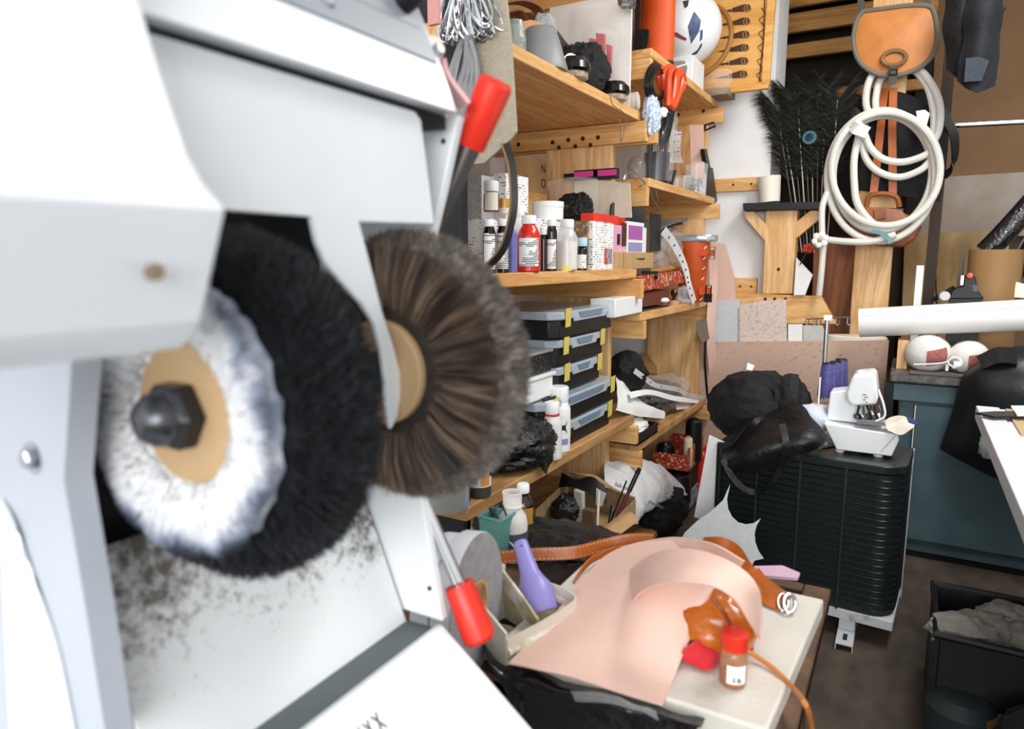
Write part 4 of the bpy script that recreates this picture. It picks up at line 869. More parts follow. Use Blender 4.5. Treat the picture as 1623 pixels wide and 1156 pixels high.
# clear bag and black strap before the board
single('clear_bag', MB().sheet([[aY(1103, 118, 3.62), aY(1130, 110, 3.58), aY(1150, 108, 3.62), aY(1160, 112, 3.64)], [aY(1105, 130, 3.6), aY(1130, 130, 3.56), aY(1150, 130, 3.6), aY(1160, 128, 3.62)], [aY(1110, 144, 3.62), aY(1130, 146, 3.6), aY(1148, 148, 3.62), aY(1156, 140, 3.64)]], 14, 14, .001, .01, 30), FILM, 'crinkled clear bag lying in front of the game board', 'bag')
carton('flat grey cardboard box under the game board, shelf end', 1112, 140, 1153, 158, .16, mat('grey_card', '#8d7c68', .8, nz=(20, .1)), Y=3.62, z=T0, name='flat_box')
single('black_strap', MB().ribbon(cr([aY(x, y, 3.55) for x, y in ((1086, 121), (1098, 126), (1110, 134))], 8), (0, .6, 1), .035, .008), BLACK, 'short black strap piece on the shelf before the clear bag', 'strap')
single('grey_flat_sheet', MB().prism([aX(1045, 103, -.95), aX(1094, 100, -.99), aX(1090, 118, -.99), aX(1084, 124, -.94)], (0, 0, .012)), mat('grey_sheet', '#7d7a78', .5), 'grey flat sheet on the top shelf behind the orange scissors', 'sheet')
single('white_rod', MB().tube([aX(1052, 113, -.935), aX(1091, 101, -.97)], .004, 8), WHITE, 'thin white rod lying over the orange scissors', 'rod')
# ------------------------------------------------------------------ hanging at the near end of bay two: cable, scissors, cloth, measuring wheel
XH = -.895
h = lambda x, y, X=XH: aX(x, y, X)
cb = thing('cable_coil', 'black coiled cable hanging from the top shelf edge beside the orange scissors', 'cable', h(1037, 160))
for k in range(13):
    rx, ry = 15-k*.5+rnd.random()*4, 31-k*.9+rnd.random()*2
    part('cable_loop', MB().tube([h(1037+rx*math.cos(a)*(.9+.1*math.sin(a))+k*.6, 131+rnd.random()*.3+ry*math.sin(a), XH+.003*k-.02) for a in [2*math.pi*i/30 for i in range(30)]], .0034 if k else .002, 6, closed=True), BLACK if k else mat('brown_wire', '#5a5142', .6), cb)
sn = []
ORS = mat('orange_handles', '#e2512a', .3, nz=(12, .04))
def scissors(label, tip, piv, loopsL, loopsR, off=0):
    t = thing('scissors', label, 'scissors', h(*tip, XH+off), 'orange handled scissors')
    X = XH+off
    part('blade', MB().prism([h(piv[0]-3, piv[1], X), h(piv[0]+4, piv[1], X), h(tip[0]+1, tip[1], X), h(tip[0]-1, tip[1], X)], (.003, 0, 0)), mat('blade_steel', '#6d7178', .25, .9), t)
    part('blade', MB().prism([h(piv[0]-1, piv[1], X+.004), h(piv[0]+6, piv[1], X+.004), h(tip[0]+4, tip[1]-8, X+.004), h(tip[0]+2, tip[1]-6, X+.004)], (.003, 0, 0)), MC['blade_steel'], t)
    for lp in (loopsL, loopsR):
        P = [h(x, y, X+.004) for x, y in lp]; n = 26
        P = cr(P+[P[0]], n)[:-1]
        part('handle', MB().tube(P, .0115, 8, closed=True), ORS, t)
    part('pivot', MB().lathe([(.005, 0), (.005, .004), (0, .004)], h(*piv, X+.009), (1, 0, 0), 12), STEEL, t)
scissors('orange handled scissors hanging frontmost at the shelf end, large closed handle', (1057, 225), (1064, 172), [(1058, 165), (1054, 140), (1052, 118), (1060, 106), (1066, 112), (1064, 140), (1063, 165)], [(1065, 165), (1066, 140), (1070, 116), (1078, 112), (1084, 125), (1083, 138), (1076, 150), (1069, 168)], .012)
scissors('orange handled scissors hanging behind, narrow open left handle', (1046, 222), (1056, 168), [(1055, 155), (1047, 140), (1044, 120), (1048, 110), (1054, 114), (1052, 130), (1056, 148)], [(1057, 158), (1058, 140), (1058, 120), (1064, 110), (1068, 122), (1066, 140), (1061, 158)], -.01)
scissors('orange handled scissors between the other two, straight upright handles', (1052, 232), (1061, 178), [(1059, 165), (1060, 140), (1061, 118), (1067, 108), (1070, 118), (1068, 142), (1064, 165)], [(1062, 168), (1070, 145), (1074, 122), (1080, 118), (1080, 130), (1075, 150), (1067, 170)], .035)
single('blue_cloth', MB().blob(h(1033, 185)+V((0, 0, 0)), (.03, .045, .075), 21, .35, 2.5, 30, 24), mat('pale_blue_cloth', '#9db4cf', .85, nz=(70, .2), bump=.4, col2='#e2e8ee', thr=(.45, .6)), 'pale blue knotted rag hanging at the shelf end', 'cloth')
p = h(1051, 178, XH+.02)
t = thing('white_disc', 'round white plastic disc hanging on a wire next to the blue rag', 'disc', p)
part('disc', MB().lathe([(.0185, -.008), (.02, 0), (.0185, .008), (0, .009)], p, (.8, -.5, 0), 28), CREAM, t)
part('wire', MB().tube(cr([p, h(1051, 205), h(1049, 220)], 8), .0015, 5), STEEL, t)
for k, (x0, x1, lb) in enumerate(((1049, 1046, 'thin steel awl hanging left of the white disc'), (1055, 1050, 'thin steel awl hanging behind the scissors'), (1036, 1034, 'thin steel needle rod hanging below the blue rag'))):
    single('hanging_rod', MB().tube([h(x0, 150+k*8, XH-.02), h(x1, 232+k*4, XH-.02)], .003, 6), DKSTEEL, lb, 'tool')
# ------------------------------------------------------------------ second bay, shelf one: jars, plastic wrapped pliers, papers
def X2(x, y, X=-1.0): return aX(x, y, X)
p, s = place(1040, 298, X=-.985, z=T1)
t = thing('pliers_pot', 'dark pot of long tools wrapped in clear plastic on the second bay shelf', 'pot', p)
part('pot', MB().lathe([(.05, 0), (.055, .13), (.05, .13), (.046, .01), (0, .01)], p, seg=24), mat('navy_black', '#181d24', .3, nz=(30, .2)), t)
for k in range(7):
    a = k*.9; b = p+V((math.cos(a)*.03, math.sin(a)*.03, .02))
    part('tool_shaft', MB().tube([b, b+V((math.cos(a)*.02, math.sin(a)*.02, .26+.03*(k % 3)))], .007-.001*(k % 3), 8), [BLACK, DKSTEEL, STEEL][k % 3], t)
part('film_wrap', MB().lathe([(.062, .01), (.07, .09), (.066, .17), (.078, .25), (.07, .30)], p+V((.0, -.01, 0)), seg=30, jit=.3), FILM, t)
p, s = place(1008, 299, X=-.99, z=T1)
single('clear_bottle_stub', MB().lathe([(.035, 0), (.038, .05), (.028, .075), (.01, .09), (0, .09)], p, seg=20), clear('smoky_clear', '#8f8a83', .45, .1, .2), 'small smoky clear bell shaped cup beside the wrapped tool pot', 'cup')
single('hook_wire', MB().tube(cr([X2(x, y, -.935) for x, y in ((988, 285), (992, 276), (1004, 272), (1014, 282), (1022, 290), (1014, 296))], 18), .004, 6), STEEL, 'bent steel hook lying at the shelf end left of the tool pot', 'hook')
single('white_note', MB().sheet([[aY(1063, 205, 3.5), aY(1080, 208, 3.5)], [aY(1060, 240, 3.5), aY(1078, 240, 3.48)], [aY(1060, 258, 3.5), aY(1083, 258, 3.5)]], 8, 6, .001), printed('handwritten', '#f0f0ef', '#8e90a4', 60, 70, .4, .55), 'white sheet with faint writing pinned behind the tools', 'paper')
single('leather_template', MB().prism([aY(1093, 198, 3.62), aY(1115, 198, 3.62), aY(1117, 285, 3.62), aY(1096, 285, 3.62)], (0, .005, 0)), PINK, 'tall strip of raw pink leather standing before the rear upright', 'leather')
single('leather_template', MB().prism([aX(1051, 237, -1.02), aX(1062, 240, -1.02), aX(1059, 304, -1.02), aX(1050, 302, -1.02)], (-.004, 0, 0)), PINK, 'narrow raw pink leather strip beside the tool pot', 'leather')
single('black_clip', MB().prism([X2(1060, 268, -.96), X2(1073, 270, -.96), X2(1064, 304, -.96), X2(1057, 303, -.96), X2(1058, 292, -.96), X2(1065, 272, -.96)], (-.012, 0, 0)), BLACK, 'black angled plastic clip standing on the shelf', 'clip', bev=.001)
p, s = place(1102, 318, X=-.975, z=T1)
gl = thing('glass_jar', 'straight glass jar with metal rings inside on the second bay shelf', 'jar', p)
part('glass', MB().lathe([(.052, 0), (.056, .15), (.053, .15), (.049, .006), (0, .006)], p, seg=30), GLASS, gl)
for k in range(16):
    q = p+V((rnd.uniform(-.025, .025), rnd.uniform(-.025, .025), .02+.05*rnd.random())); ax = V((rnd.random()-.5, rnd.random()-.5, rnd.random()-.5)).normalized(); u = ax.orthogonal().normalized(); w_ = ax.cross(u); r = .012+.005*rnd.random()
    part('metal_ring', MB().tube([q+(u*math.cos(a)+w_*math.sin(a))*r for a in [2*math.pi*i/14 for i in range(14)]], .0018, 5, closed=True), STEEL, gl)
p, s = place(1079, 300, X=-1.0, z=T1)
single('glass_bowl', MB().lathe([(.03, 0), (.05, .03), (.06, .075), (.058, .075), (.048, .032), (.0, .006)], p+V((0, 0, .0)), seg=28), GLASS, 'shallow glass bowl behind the black clip', 'bowl')
single('small_card', MB().prism([aX(1092, 266, -1.05), aX(1103, 266, -1.05), aX(1103, 312, -1.05), aX(1092, 312, -1.05)], (-.006, 0, 0)), CARD, 'small brown card standing behind the ring jar', 'card')
single('white_folder', MB().prism([aX(1117, 276, -.945), aX(1121, 277, -.945), aX(1121, 319, -.945), aX(1115, 319, -.945)], (-.11, .01, 0)), WHITE, 'white folder standing at the shelf end', 'folder')
t = thing('black_holder', 'black perforated metal holder at the shelf end against the white wall', 'holder', aX(1126, 325, -.93))
part('strip', MB().prism([aX(1116, 236, -.94), aX(1120, 236, -.94), aX(1128, 272, -.94), aX(1122, 274, -.94)], (-.02, 0, 0)), BLACK, t, .001)
part('body', MB().prism([aX(1123, 268, -.935), aX(1130, 266, -.935), aX(1137, 318, -.935), aX(1134, 323, -.935), aX(1121, 318, -.935)], (-.05, 0, 0)), BLACK, t, .002)
for x, y in ((1118.5, 244), (1120, 252), (1122, 262), (1131, 290), (1132, 302), (1133, 310)):
    part('rivet', MB().lathe([(.0035, 0), (.0035, .002), (0, .002)], aX(x, y, -.932 if y > 265 else -.937), (1, 0, 0), 8), STEEL, t)
tb = thing('black_wire_frame', 'small black wire frame poking out from under the top shelf end', 'frame', aY(1128, 200, 3.68))
part('wire', MB().tube([aY(x, y, 3.68) for x, y in ((1117, 207), (1116, 199), (1131, 194), (1134, 200), (1117, 207), (1118, 200))], .005, 6), BLACK, tb)
single('black_plate_end', MB().prism([aY(1128, 163, 3.80), aY(1135, 164, 3.80), aY(1143, 185, 3.80), aY(1138, 191, 3.80), aY(1134, 190, 3.80)], (0, .03, 0)), BLACK, 'small black plate sticking out behind the top shelf beam', 'plate')
for pts, lb in (([(1030, 300), (1036, 318), (1044, 330), (1052, 336)], 'thin grey cord hanging under the tool pot shelf'), ([(1040, 301), (1041, 312), (1044, 320)], 'short dark cord hanging under the tool pot shelf')):
    single('cord', MB().tube(cr([aX(x, y, -.915) for x, y in pts], 12), .0022, 6), MC['grey_cord'], lb, 'cord')
# ------------------------------------------------------------------ second bay, shelf two: orange bucket quiver, hammer, patterned box, punched strip
for k, (x0, y0, x1, y1, o) in enumerate(((1045, 358, 1090, 345, 0), (1050, 360, 1082, 352, .02), (1046, 352, 1075, 347, .04), (1052, 363, 1068, 361, .0))):
    single('leather_offcut', MB().sheet([[aX(x0, y0, -1.0-o), aX((x0+x1)/2, (y0+y1)/2-2, -.97-o), aX(x1, y1, -1.0-o)], [aX(x0+3, y0+4, -.96-o), aX((x0+x1)/2, (y0+y1)/2+3, -.94-o), aX(x1, y1+4, -.96-o)]], 5, 10, .004), mat('grey_leather', '#6b6a64', .6, nz=(20, .12)), 'grey leather offcut tucked under the shelf, layer %s from the top' % ('third', 'fourth', 'topmost', 'lowest')[k], 'leather')
single('dark_strap_end', MB().prism([aX(1031, 338, -.95), aX(1048, 340, -.95), aX(1047, 398, -.95), aX(1032, 398, -.95)], (-.004, 0, 0)), mat('slate_leather', '#23262a', .6, nz=(20, .15)), 'dark slate leather strap end hanging under the shelf', 'strap')
single('clear_bag', MB().sheet([[aX(1035, 372, -1.0), aX(1060, 360, -.99), aX(1085, 372, -1.02)], [aX(1034, 400, -.97), aX(1060, 398, -.95), aX(1080, 405, -.99)], [aX(1030, 430, -.99), aX(1060, 430, -.97), aX(1082, 432, -1.0)]], 14, 14, .001, .015, 24), clear('dusty_film', '#c9c1bb', .35, .15, .7, 30), 'dusty clear plastic bag behind the hammer handle', 'bag')
Yo = 3.52
p = aY(1096, 470, Yo); s = sc(p)
t = thing('orange_quiver', 'tapered orange leather quiver with silver lid on the second bay shelf', 'quiver', V((p.x, Yo, T2)))
zt = aY(1096, 384, Yo).z; H = zt-T2
part('body', MB().lathe([(19*s, 0), (20*s, .004), (26*s, H), (24*s, H), (0, H*.98)], V((p.x, Yo, T2)), seg=40, sy=.8), mat('quiver_orange', '#c4511d', .42, nz=(10, .08), bump=.1, bsc=120), t)
part('lid', MB().lathe([(33*s, 0), (34*s, .004), (34*s, 10*s-.004), (33*s, 10*s), (0, 10*s)], V((p.x+.01, Yo, zt+.002)), seg=40, sy=.6), mat('silver_lid', '#c4ccd2', .2, .7), t, label='silver disc lid')
for k in range(6):
    q = V((p.x+ (21+4*k/6)*s*.92, Yo-.045, T2+H*(.05+k*.17))); part('lacing', MB().tube([q+V((-.006, -.004, -.006)), q+V((.006, 0, .008))], .003, 5), CREAM, t)
for (y0, y1, x1, bl) in ((396, 406, 1134, True), (456, 468, 1128, False)):
    a = aY(1117, y1, Yo-.05); b = aY(x1, y0, Yo-.05)
    part('strap_tab', MB().box((a.x-.03, Yo-.055, a.z), (b.x, Yo-.045, b.z)), ORANGE, t, .002)
    part('buckle', MB().tube([V((b.x-.012+u*.012, Yo-.06, (a.z+b.z)/2+v*.03)) for u, v in ((-1, -1), (1, -1), (1, 1), (-1, 1))], .0035, 6, closed=True), STEEL if bl else BLACK, t)
part('black_tab', MB().box((aY(1116, 474, Yo-.05).x, Yo-.055, T2+.001), (aY(1128, 474, Yo-.05).x, Yo-.04, aY(1128, 466, Yo-.05).z)), BLACK, t, .001)
PAT = mat('red_gold_pattern', '#a8331f', .5, nz=(70, .1), col2='#d9b489', thr=(.56, .60))
a0, a1 = aX(1017, 462, -.93), aX(1085, 448, -.93)
def tilted(x0, y0, x1, y1, hpx, X, dp, m, label, name, cat, **k):
    a, b = aX(x0, y0, X), aX(x1, y1, X); s = sc(a); hh = V((0, 0, hpx*s))
    return single(name, MB().prism([a, b, b+hh, a+hh], (-dp, 0, 0)), m, label, cat, **k)
tilted(1018, 487, 1060, 480, 23, -.945, .1, mat('brown_bristle_block', '#6a3420', .8, nz=(150, .3), bump=.5, bsc=200), 'brown bristle block brush under the red patterned box', 'block_brush', 'brush')
single('red_pattern_box', MB().prism([aX(1017, 463, -.93), aX(1085, 448, -.93), aX(1084, 428, -.93), aX(1018, 438, -.93)], (-.1, 0, 0)), PAT, 'red and gold patterned long box tilted on the brown brush', 'box', bev=.002)
t = thing('hammer', 'hammer with wooden handle lying on the red patterned box', 'hammer', aX(1025, 440, -.955))
ha, hb_ = aX(1030, 432, -.955), aX(1085, 420, -.955)
part('handle', MB().tube([ha, ha.lerp(hb_, .5), hb_], [.011, .013, .015], 12), mat('ash_handle', '#a8783e', .5, nz=(30, .12)), t)
part('head', MB().tube([ha+V((-.03, -.02, -.012)), ha+V((.035, .0, -.012))], .018, 12), BLACK, t)
single('punched_strip', MB().ribbon(cr([aX(x, y, -.915) for x, y in ((1052, 366), (1066, 384), (1080, 410), (1088, 432), (1092, 452), (1100, 479))], 26), (.25, 1, .15), .037, .003), WHITE, 'white leather strip with punched holes curving down before the orange quiver', 'strip')
psn = cr([aX(x, y, -.9125) for x, y in ((1052, 366), (1066, 384), (1080, 410), (1088, 432), (1092, 452), (1100, 479))], 26)
ps = bpy.data.objects['punched_strip']
for k in (3, 6, 9, 11, 14, 17, 19, 21, 23):
    part('punched_hole', MB().lathe([(.0048, 0), (.0048, .0012), (0, .0012)], psn[k]+V((0, 0, 0)), (1, -.35, .1), 8), INK, ps)
def knob_stamp(px, py, label, hgt=.075):
    p, s = place(px, py, X=-.955, z=T2)
    t = thing('hand_stamp', label, 'stamp', p)
    part('handle', MB().lathe([(.009, .022), (.008, .035), (.016, .05), (.018, .06), (.012, .072), (0, .075)], p, seg=20), mat('dark_varnish', '#3b1d12', .2, coat=.4), t)
    part('base', MB().lathe([(.026, 0), (.026, .018), (.02, .022), (0, .022)], p, seg=24), mat('pale_base', '#c9936b', .5), t)
knob_stamp(1068, 482, 'small hand stamp with dark turned knob beside the white spoon')
single('white_spoon', MB().blob(aX(1053, 479, -.94)+V((0, 0, .008)), (.02, .034, .012), 2, .05, 1, 20, 12), WHITE, 'white oval plastic spoon bowl on the shelf', 'spoon')
single('crumpled_foil', MB().blob(aX(1082, 472, -.965)+V((0, 0, 0)), (.04, .05, .05), 17, .4, 2.2, 30, 22, -.8), clear('foil_film', '#dfe2e6', .45, .1, .9, 40), 'crumpled clear plastic behind the punched strip', 'wad')
for k, (y, lb) in enumerate(((491, 'dark leather pieces lying at the near shelf edge'),)):
    single('leather_stack', MB().prism([aX(1019, 491, -.945), aX(1060, 484, -.945), aX(1061, 488, -.945), aX(1050, 492, -.945), aX(1019, 495, -.945)], (-.09, 0, 0)), mat('dark_green_leather', '#2b2b26', .5), lb, 'leather')
carton('white plastic box wedged under the bottle shelf end', 975, 471, 1018, 498, .10, WHITE, X=-.925, z=T2+.001, name='white_wedge_box', bev=.004)
# ------------------------------------------------------------------ second bay, shelf three: black bag, kraft paper, papers, tray
single('kraft_sheet', MB().sheet([[aX(975, 560, -1.26), aX(1020, 562, -1.26), aX(1062, 572, -1.25)], [aX(985, 580, -1.22), aX(1030, 572, -1.22), aX(1070, 598, -1.2)], [aX(1000, 600, -1.19), aX(1040, 592, -1.19), aX(1078, 615, -1.17)]], 16, 16, .002, .01, 20), KRAFT, 'crumpled kraft paper behind the black plastic bag', 'paper')
p, s = place(1050, 632, X=-1.04)
t = thing('black_parts_bag', 'clear bag of glossy black parts lying on the second bay shelf', 'bag', V((-1.06, p.y, T3)))
part('parts', MB().blob(V((-1.08, p.y, T3+.07)), (.10, .26, .07), 8, .35, 2.4, 54, 34, -.9), mat('glossy_scraps', '#101113', .15, nz=(60, .3), bump=1, bsc=60, col2='#b4b8be', thr=(.66, .72)), t)
part('film', MB().blob(V((-1.07, p.y+.03, T3+.085)), (.12, .29, .085), 30, .3, 2.1, 54, 34, -.9), FILM, t)
single('black_pouch', MB().blob(aX(993, 592, -1.02), (.08, .09, .09), 14, .3, 2, 36, 26, -.85), BLACKF, 'black fabric pouch at the left end of the second bay shelf', 'pouch')
def strip(pts, label, X, w_=.022, m=None, name='punched_strip'):
    o = single(name, MB().ribbon(cr([aX(x, y, X) for x, y in pts], 26), (.3, .1, 1), w_, .002), m or WHITE, label, 'strip')
    P = cr([aX(x, y, X+.0025) for x, y in pts], 26)
    for k in range(3, 24, 4): part('punched_hole', MB().lathe([(.0035, 0), (.0035, .001), (0, .001)], P[k], (1, -.5, .3), 8), INK, o)
strip([(1006, 588), (1025, 602), (1042, 612), (1075, 618), (1096, 628), (1134, 632)], 'white punched strip lying across the bag of black parts', -.94)
single('white_wrap', MB().sheet([[aX(996, 622, -.96), aX(1030, 618, -.95), aX(1070, 628, -.945), aX(1108, 632, -.95)], [aX(1000, 632, -.94), aX(1030, 626, -.94), aX(1070, 636, -.935), aX(1108, 640, -.94)]], 6, 16, .002), PAPER, 'white paper wrap under the bag of black parts', 'paper')
single('white_paper_bag', MB().sheet([[aX(976, 598, -1.0), aX(992, 612, -1.0), aX(1005, 640, -.99)], [aX(978, 640, -.96), aX(1010, 642, -.95), aX(1050, 652, -.95)], [aX(976, 650, -.95), aX(1012, 660, -.94), aX(1052, 664, -.94)]], 12, 12, .002, .008, 20), PAPER, 'crumpled white paper bag at the end of the organizer boxes', 'paper')
t = thing('black_tray', 'black shallow tray with crumpled white paper at the near shelf edge', 'tray', aX(1042, 690, -.95))
ta, tb_ = aX(1012, 690, -.92), aX(1070, 676, -.92)
zt = T3
part('base', MB().box((-1.06, ta.y, zt), (-.925, ta.y+.27, zt+.006)), BLACK, t)
for bx_ in (((-.931, ta.y, zt), (-.925, ta.y+.27, zt+.045)), ((-1.06, ta.y, zt), (-1.054, ta.y+.27, zt+.045)), ((-1.054, ta.y, zt), (-.931, ta.y+.006, zt+.045)), ((-1.054, ta.y+.264, zt), (-.931, ta.y+.27, zt+.045))):
    part('side', MB().box(*bx_), BLACK, t)
single('crumpled_paper', MB().blob(V((-.99, ta.y+.11, zt+.05)), (.055, .10, .045), 6, .4, 2.3, 34, 24, -.8), PAPER, 'crumpled white paper in the black tray', 'paper')
single('brown_cards', MB().prism([aX(1048, 646, -.97), aX(1072, 641, -.97), aX(1074, 648, -.96), aX(1050, 651, -.96)], (0, 0, .01)), mat('brown_card', '#6d4a42', .6), 'small brown cards in clear film beside the paper bag', 'card')
single('cream_card', MB().prism([aX(1071, 644, -.96), aX(1098, 640, -.96), aX(1092, 648, -.95), aX(1072, 650, -.95)], (0, 0, .008)), CREAM, 'cream card lying beside the small brown cards', 'card')
# ------------------------------------------------------------------ lowest shelf of bay two: spool box, spools, bottle
def spool(x0, x1, y0, y1, X, m, label, axis=None, cap=None, group=None, zb=None):
    a = aX((x0+x1)/2, y1, X); b = aX((x0+x1)/2, y0, X); s = sc(a); r = (x1-x0)*s/2
    if zb is not None: a.z = zb
    t = thing('thread_spool', label, 'spool', a, group); H = b.z-a.z
    part('thread', MB().lathe([(r*.8, .004), (r, .012), (r*.98, H*.5), (r*.9, H-.012), (r*.75, H-.004)], a, seg=26), m, t)
    part('core', MB().lathe([(r*.4, 0), (r*.4, H+.004), (r*.3, H+.004), (r*.3, H-.02), (0, H-.02)], a, seg=18), cap or BLACK, t)
BTH = mat('black_thread', '#0c0c10', .35, nz=(200, .3), stretch=(.1, .1, 1), bump=.3, bsc=300); CTH = mat('cream_thread', '#d8c8a8', .5, nz=(200, .12), stretch=(.1, .1, 1), bump=.3, bsc=300)
YX = 3.36
a, b = aY(1035, 745, YX), aY(1104, 747, YX)
zb = aY(1070, 745, YX).z; hB = aY(1070, 721, YX).z-zb
x0, x1, y1 = a.x, min(b.x, -.90), YX+.28
bx = thing('spool_box', 'red and gold patterned open box holding thread spools on the lowest shelf', 'box', V(((x0+x1)/2, YX+.14, zb)))
for bb in (((x0, YX, zb), (x1, YX+.006, zb+hB)), ((x0, YX+.006, zb), (x0+.006, y1, zb+hB)), ((x1-.006, YX+.006, zb), (x1, y1-.006, zb+hB*1.5)), ((x0+.006, y1-.006, zb), (x1, y1, zb+hB*1.5)), ((x0+.006, YX+.006, zb), (x1-.006, y1-.006, zb+.006))):
    part('side', MB().box(*bb), PAT, bx)
part('crate', MB().box((x0+.01, YX+.10, T4), (x1-.02, y1-.01, zb-.001)), mat('dark_crate', '#131315', .6), bx)
def sp2(px, Y, r, h, m, lb, core=BLACK, z=zb+.007):
    c = V((aY(px, 700, Y).x, Y, z)); x, y = c.x, c.y
    t = thing('thread_spool', lb, 'spool', c)
    part('thread', MB().lathe([(r*.8, .004), (r, .012), (r*.97, h*.5), (r*.88, h-.012), (r*.7, h-.004)], V((x, y, z)), seg=26), m, t)
    part('core', MB().lathe([(r*.4, 0), (r*.4, h+.004), (r*.3, h+.004), (r*.3, h-.02), (0, h-.02)], V((x, y, z)), seg=18), core, t)
sp2(1091, YX+.05, .024, .16, CTH, 'cream thread spool standing in the red patterned box', CARD)
sp2(1055, YX+.06, .05, .11, BTH, 'fat black thread spool in the left of the red patterned box', STEEL)
sp2(1099, YX+.16, .046, .23, BTH, 'tall black thread cone at the back of the red patterned box')
sp2(1078, YX+.03, .065, zb-T4-.02, BTH, 'big glossy black thread cone standing below the red patterned box', BLACK, T4)
p, s = place(1112, 790, X=-.90, z=T4)
bottle('red plastic bottle beside the big black thread cone, lowest shelf', 1110, 790, 20, 70, RED, RED, X=-.91, z=T4, caph=.1)
# plastic carrier bag and books on the lowest shelf
t = thing('carrier_bag', 'crumpled white plastic carrier bag with grey and blue print under the spool shelf', 'bag', aX(1010, 830, -.95))
PLB = mat('carrier_plastic', '#e3e5e8', .3, nz=(8, .04), bump=.9, bsc=22)
part('bag', MB().sheet([[aX(958, 733, -1.05), aX(1000, 728, -1.0), aX(1045, 738, -.97), aX(1095, 778, -.93)], [aX(958, 765, -.95), aX(1005, 765, -.92), aX(1045, 765, -.9), aX(1090, 785, -.9)], [aX(962, 800, -.9), aX(1000, 800, -.87), aX(1030, 800, -.87), aX(1060, 792, -.9)], [aX(985, 838, -.88), aX(1000, 832, -.86), aX(1012, 828, -.86), aX(1022, 808, -.9)]], 22, 22, .002, .012, 18), PLB, t)
GI = mat('grey_ink', '#6b6f7d', .5, nz=None); BI = mat('blue_ink', '#3f4f9c', .5, nz=None)
def bagtext(s_, x, y, size, m, X, sl=.45):
    o = aX(x, y, X+.02); text('print', s_, size, frame(o, V((.15, 1, -sl)), V((-.1, .45, 1))), m, t)
bagtext('thank you for', 988, 772, .026, GI, -.905); bagtext('shopping with us', 1040, 800, .022, GI, -.875, .5); bagtext('25', 990, 815, .055, BI, -.86)
bk = thing('book', 'thick picture book standing at the end of the lowest shelf', 'book', aX(1105, 800, -.92))
part('cover', MB().prism([aX(1087, 815, -.915), aX(1124, 768, -.915), aX(1123, 748, -.915), aX(1086, 788, -.915)], (-.03, 0, 0)), mat('book_cover', '#8d97a3', .4, nz=(30, .3), col2='#3f5276', thr=(.5, .6)), bk, .001)
part('pages', MB().prism([aX(1090, 808, -.947), aX(1122, 766, -.947), aX(1121, 752, -.947), aX(1089, 790, -.947)], (-.03, 0, 0)), PAPER, bk)
# ------------------------------------------------------------------ low board under the lowest shelf: box of junk
zl = S4
t = thing('junk_box', 'open corrugated cardboard box of tools and scraps under the lowest shelf', 'box', V((-1.05, 2.1, zl)))
CORR = mat('corrugated_card', '#a58b66', .85, nz=(90, .18), stretch=(1, 1, .02), bump=.5, bsc=150)
B0, B1 = aZ(846, 836, zl), aZ(950, 864, zl)
bux = (B1-B0).normalized(); buy = V((-bux.y, bux.x, 0)); BW = (B1-B0).length; BD = .26
def bp(u, v, h): return B0+bux*(u*BW)+buy*(v*BD)+V((0, 0, h))
def wall_(name, u0, v0, u1, v1, h, m=CORR, h2=None):
    a, b = bp(u0, v0, 0), bp(u1, v1, 0); n = (b-a).cross(V((0, 0, 1))).normalized()*.005
    part(name, MB().prism([a, b, b+V((0, 0, h2 or h)), a+V((0, 0, h))], n), m, t)
WL[t] = bp(.5, .5, 0); t.location = WL[t]
wall_('front_side', 0, 0, 1, 0, .035); wall_('back_side', 0, 1, 1, 1, .12, h2=.085); wall_('left_side', 0, .02, 0, .98, .06, h2=.12); wall_('right_side', 1, .02, 1, .98, .04, h2=.08)
part('base', MB().prism([bp(.01, .03, .001), bp(.99, .03, .001), bp(.99, .97, .001), bp(.01, .97, .001)], (0, 0, .004)), CARD, t)
part('flap', MB().sheet([[bp(1.0, .05, .05), bp(1.02, .6, .06)], [bp(1.12, .0, .06), bp(1.16, .55, .075)], [bp(1.26, -.05, .045), bp(1.3, .5, .06)]], 8, 6, .004), CARD, t)
part('torn_flap', MB().sheet([[bp(.0, 1.0, .125), bp(.35, 1.0, .135), bp(.7, 1.0, .10), bp(1., 1.0, .085)], [bp(.05, .8, .15), bp(.35, .85, .14), bp(.7, .85, .115), bp(.95, .9, .095)]], 6, 20, .004), CORR, t)
single('black_sheet_scrap', MB().sheet([[bp(-.06, .8, .14), bp(.2, .75, .13), bp(.45, .78, .15), bp(.66, .75, .12)], [bp(0, .62, .10), bp(.25, .6, .115), bp(.5, .6, .105), bp(.78, .6, .08)]], 8, 16, .002), BLACK, 'curling black plastic scrap over the cardboard box edge', 'scrap')
single('white_label_card', MB().prism([bp(.62, .58, .07), bp(.72, .56, .07), bp(.78, .56, .12), bp(.62, .58, .13)], buy*.002), PAPER, 'white paper corner in the cardboard box', 'paper')
single('grey_bracket', MB().prism([bp(.34, .45, .12), bp(.48, .45, .115), bp(.52, .40, .02), bp(.42, .40, .006)], buy*.02), mat('pale_grey_plastic', '#b5b4ad', .5), 'pale grey plastic bracket in the cardboard box', 'bracket', bev=.002)
single('white_rod', MB().tube([bp(.80, .30, .007), bp(.76, .40, .14)], .0045, 8), CREAM, 'white stick standing in the cardboard box', 'rod')
single('brown_block', MB().obox(bp(.62, .42, .036), bux*.022, buy*.016, V((0, 0, .03))), mat('brown_block_m', '#6d4f42', .6), 'brown block in the middle of the cardboard box', 'block', bev=.002)
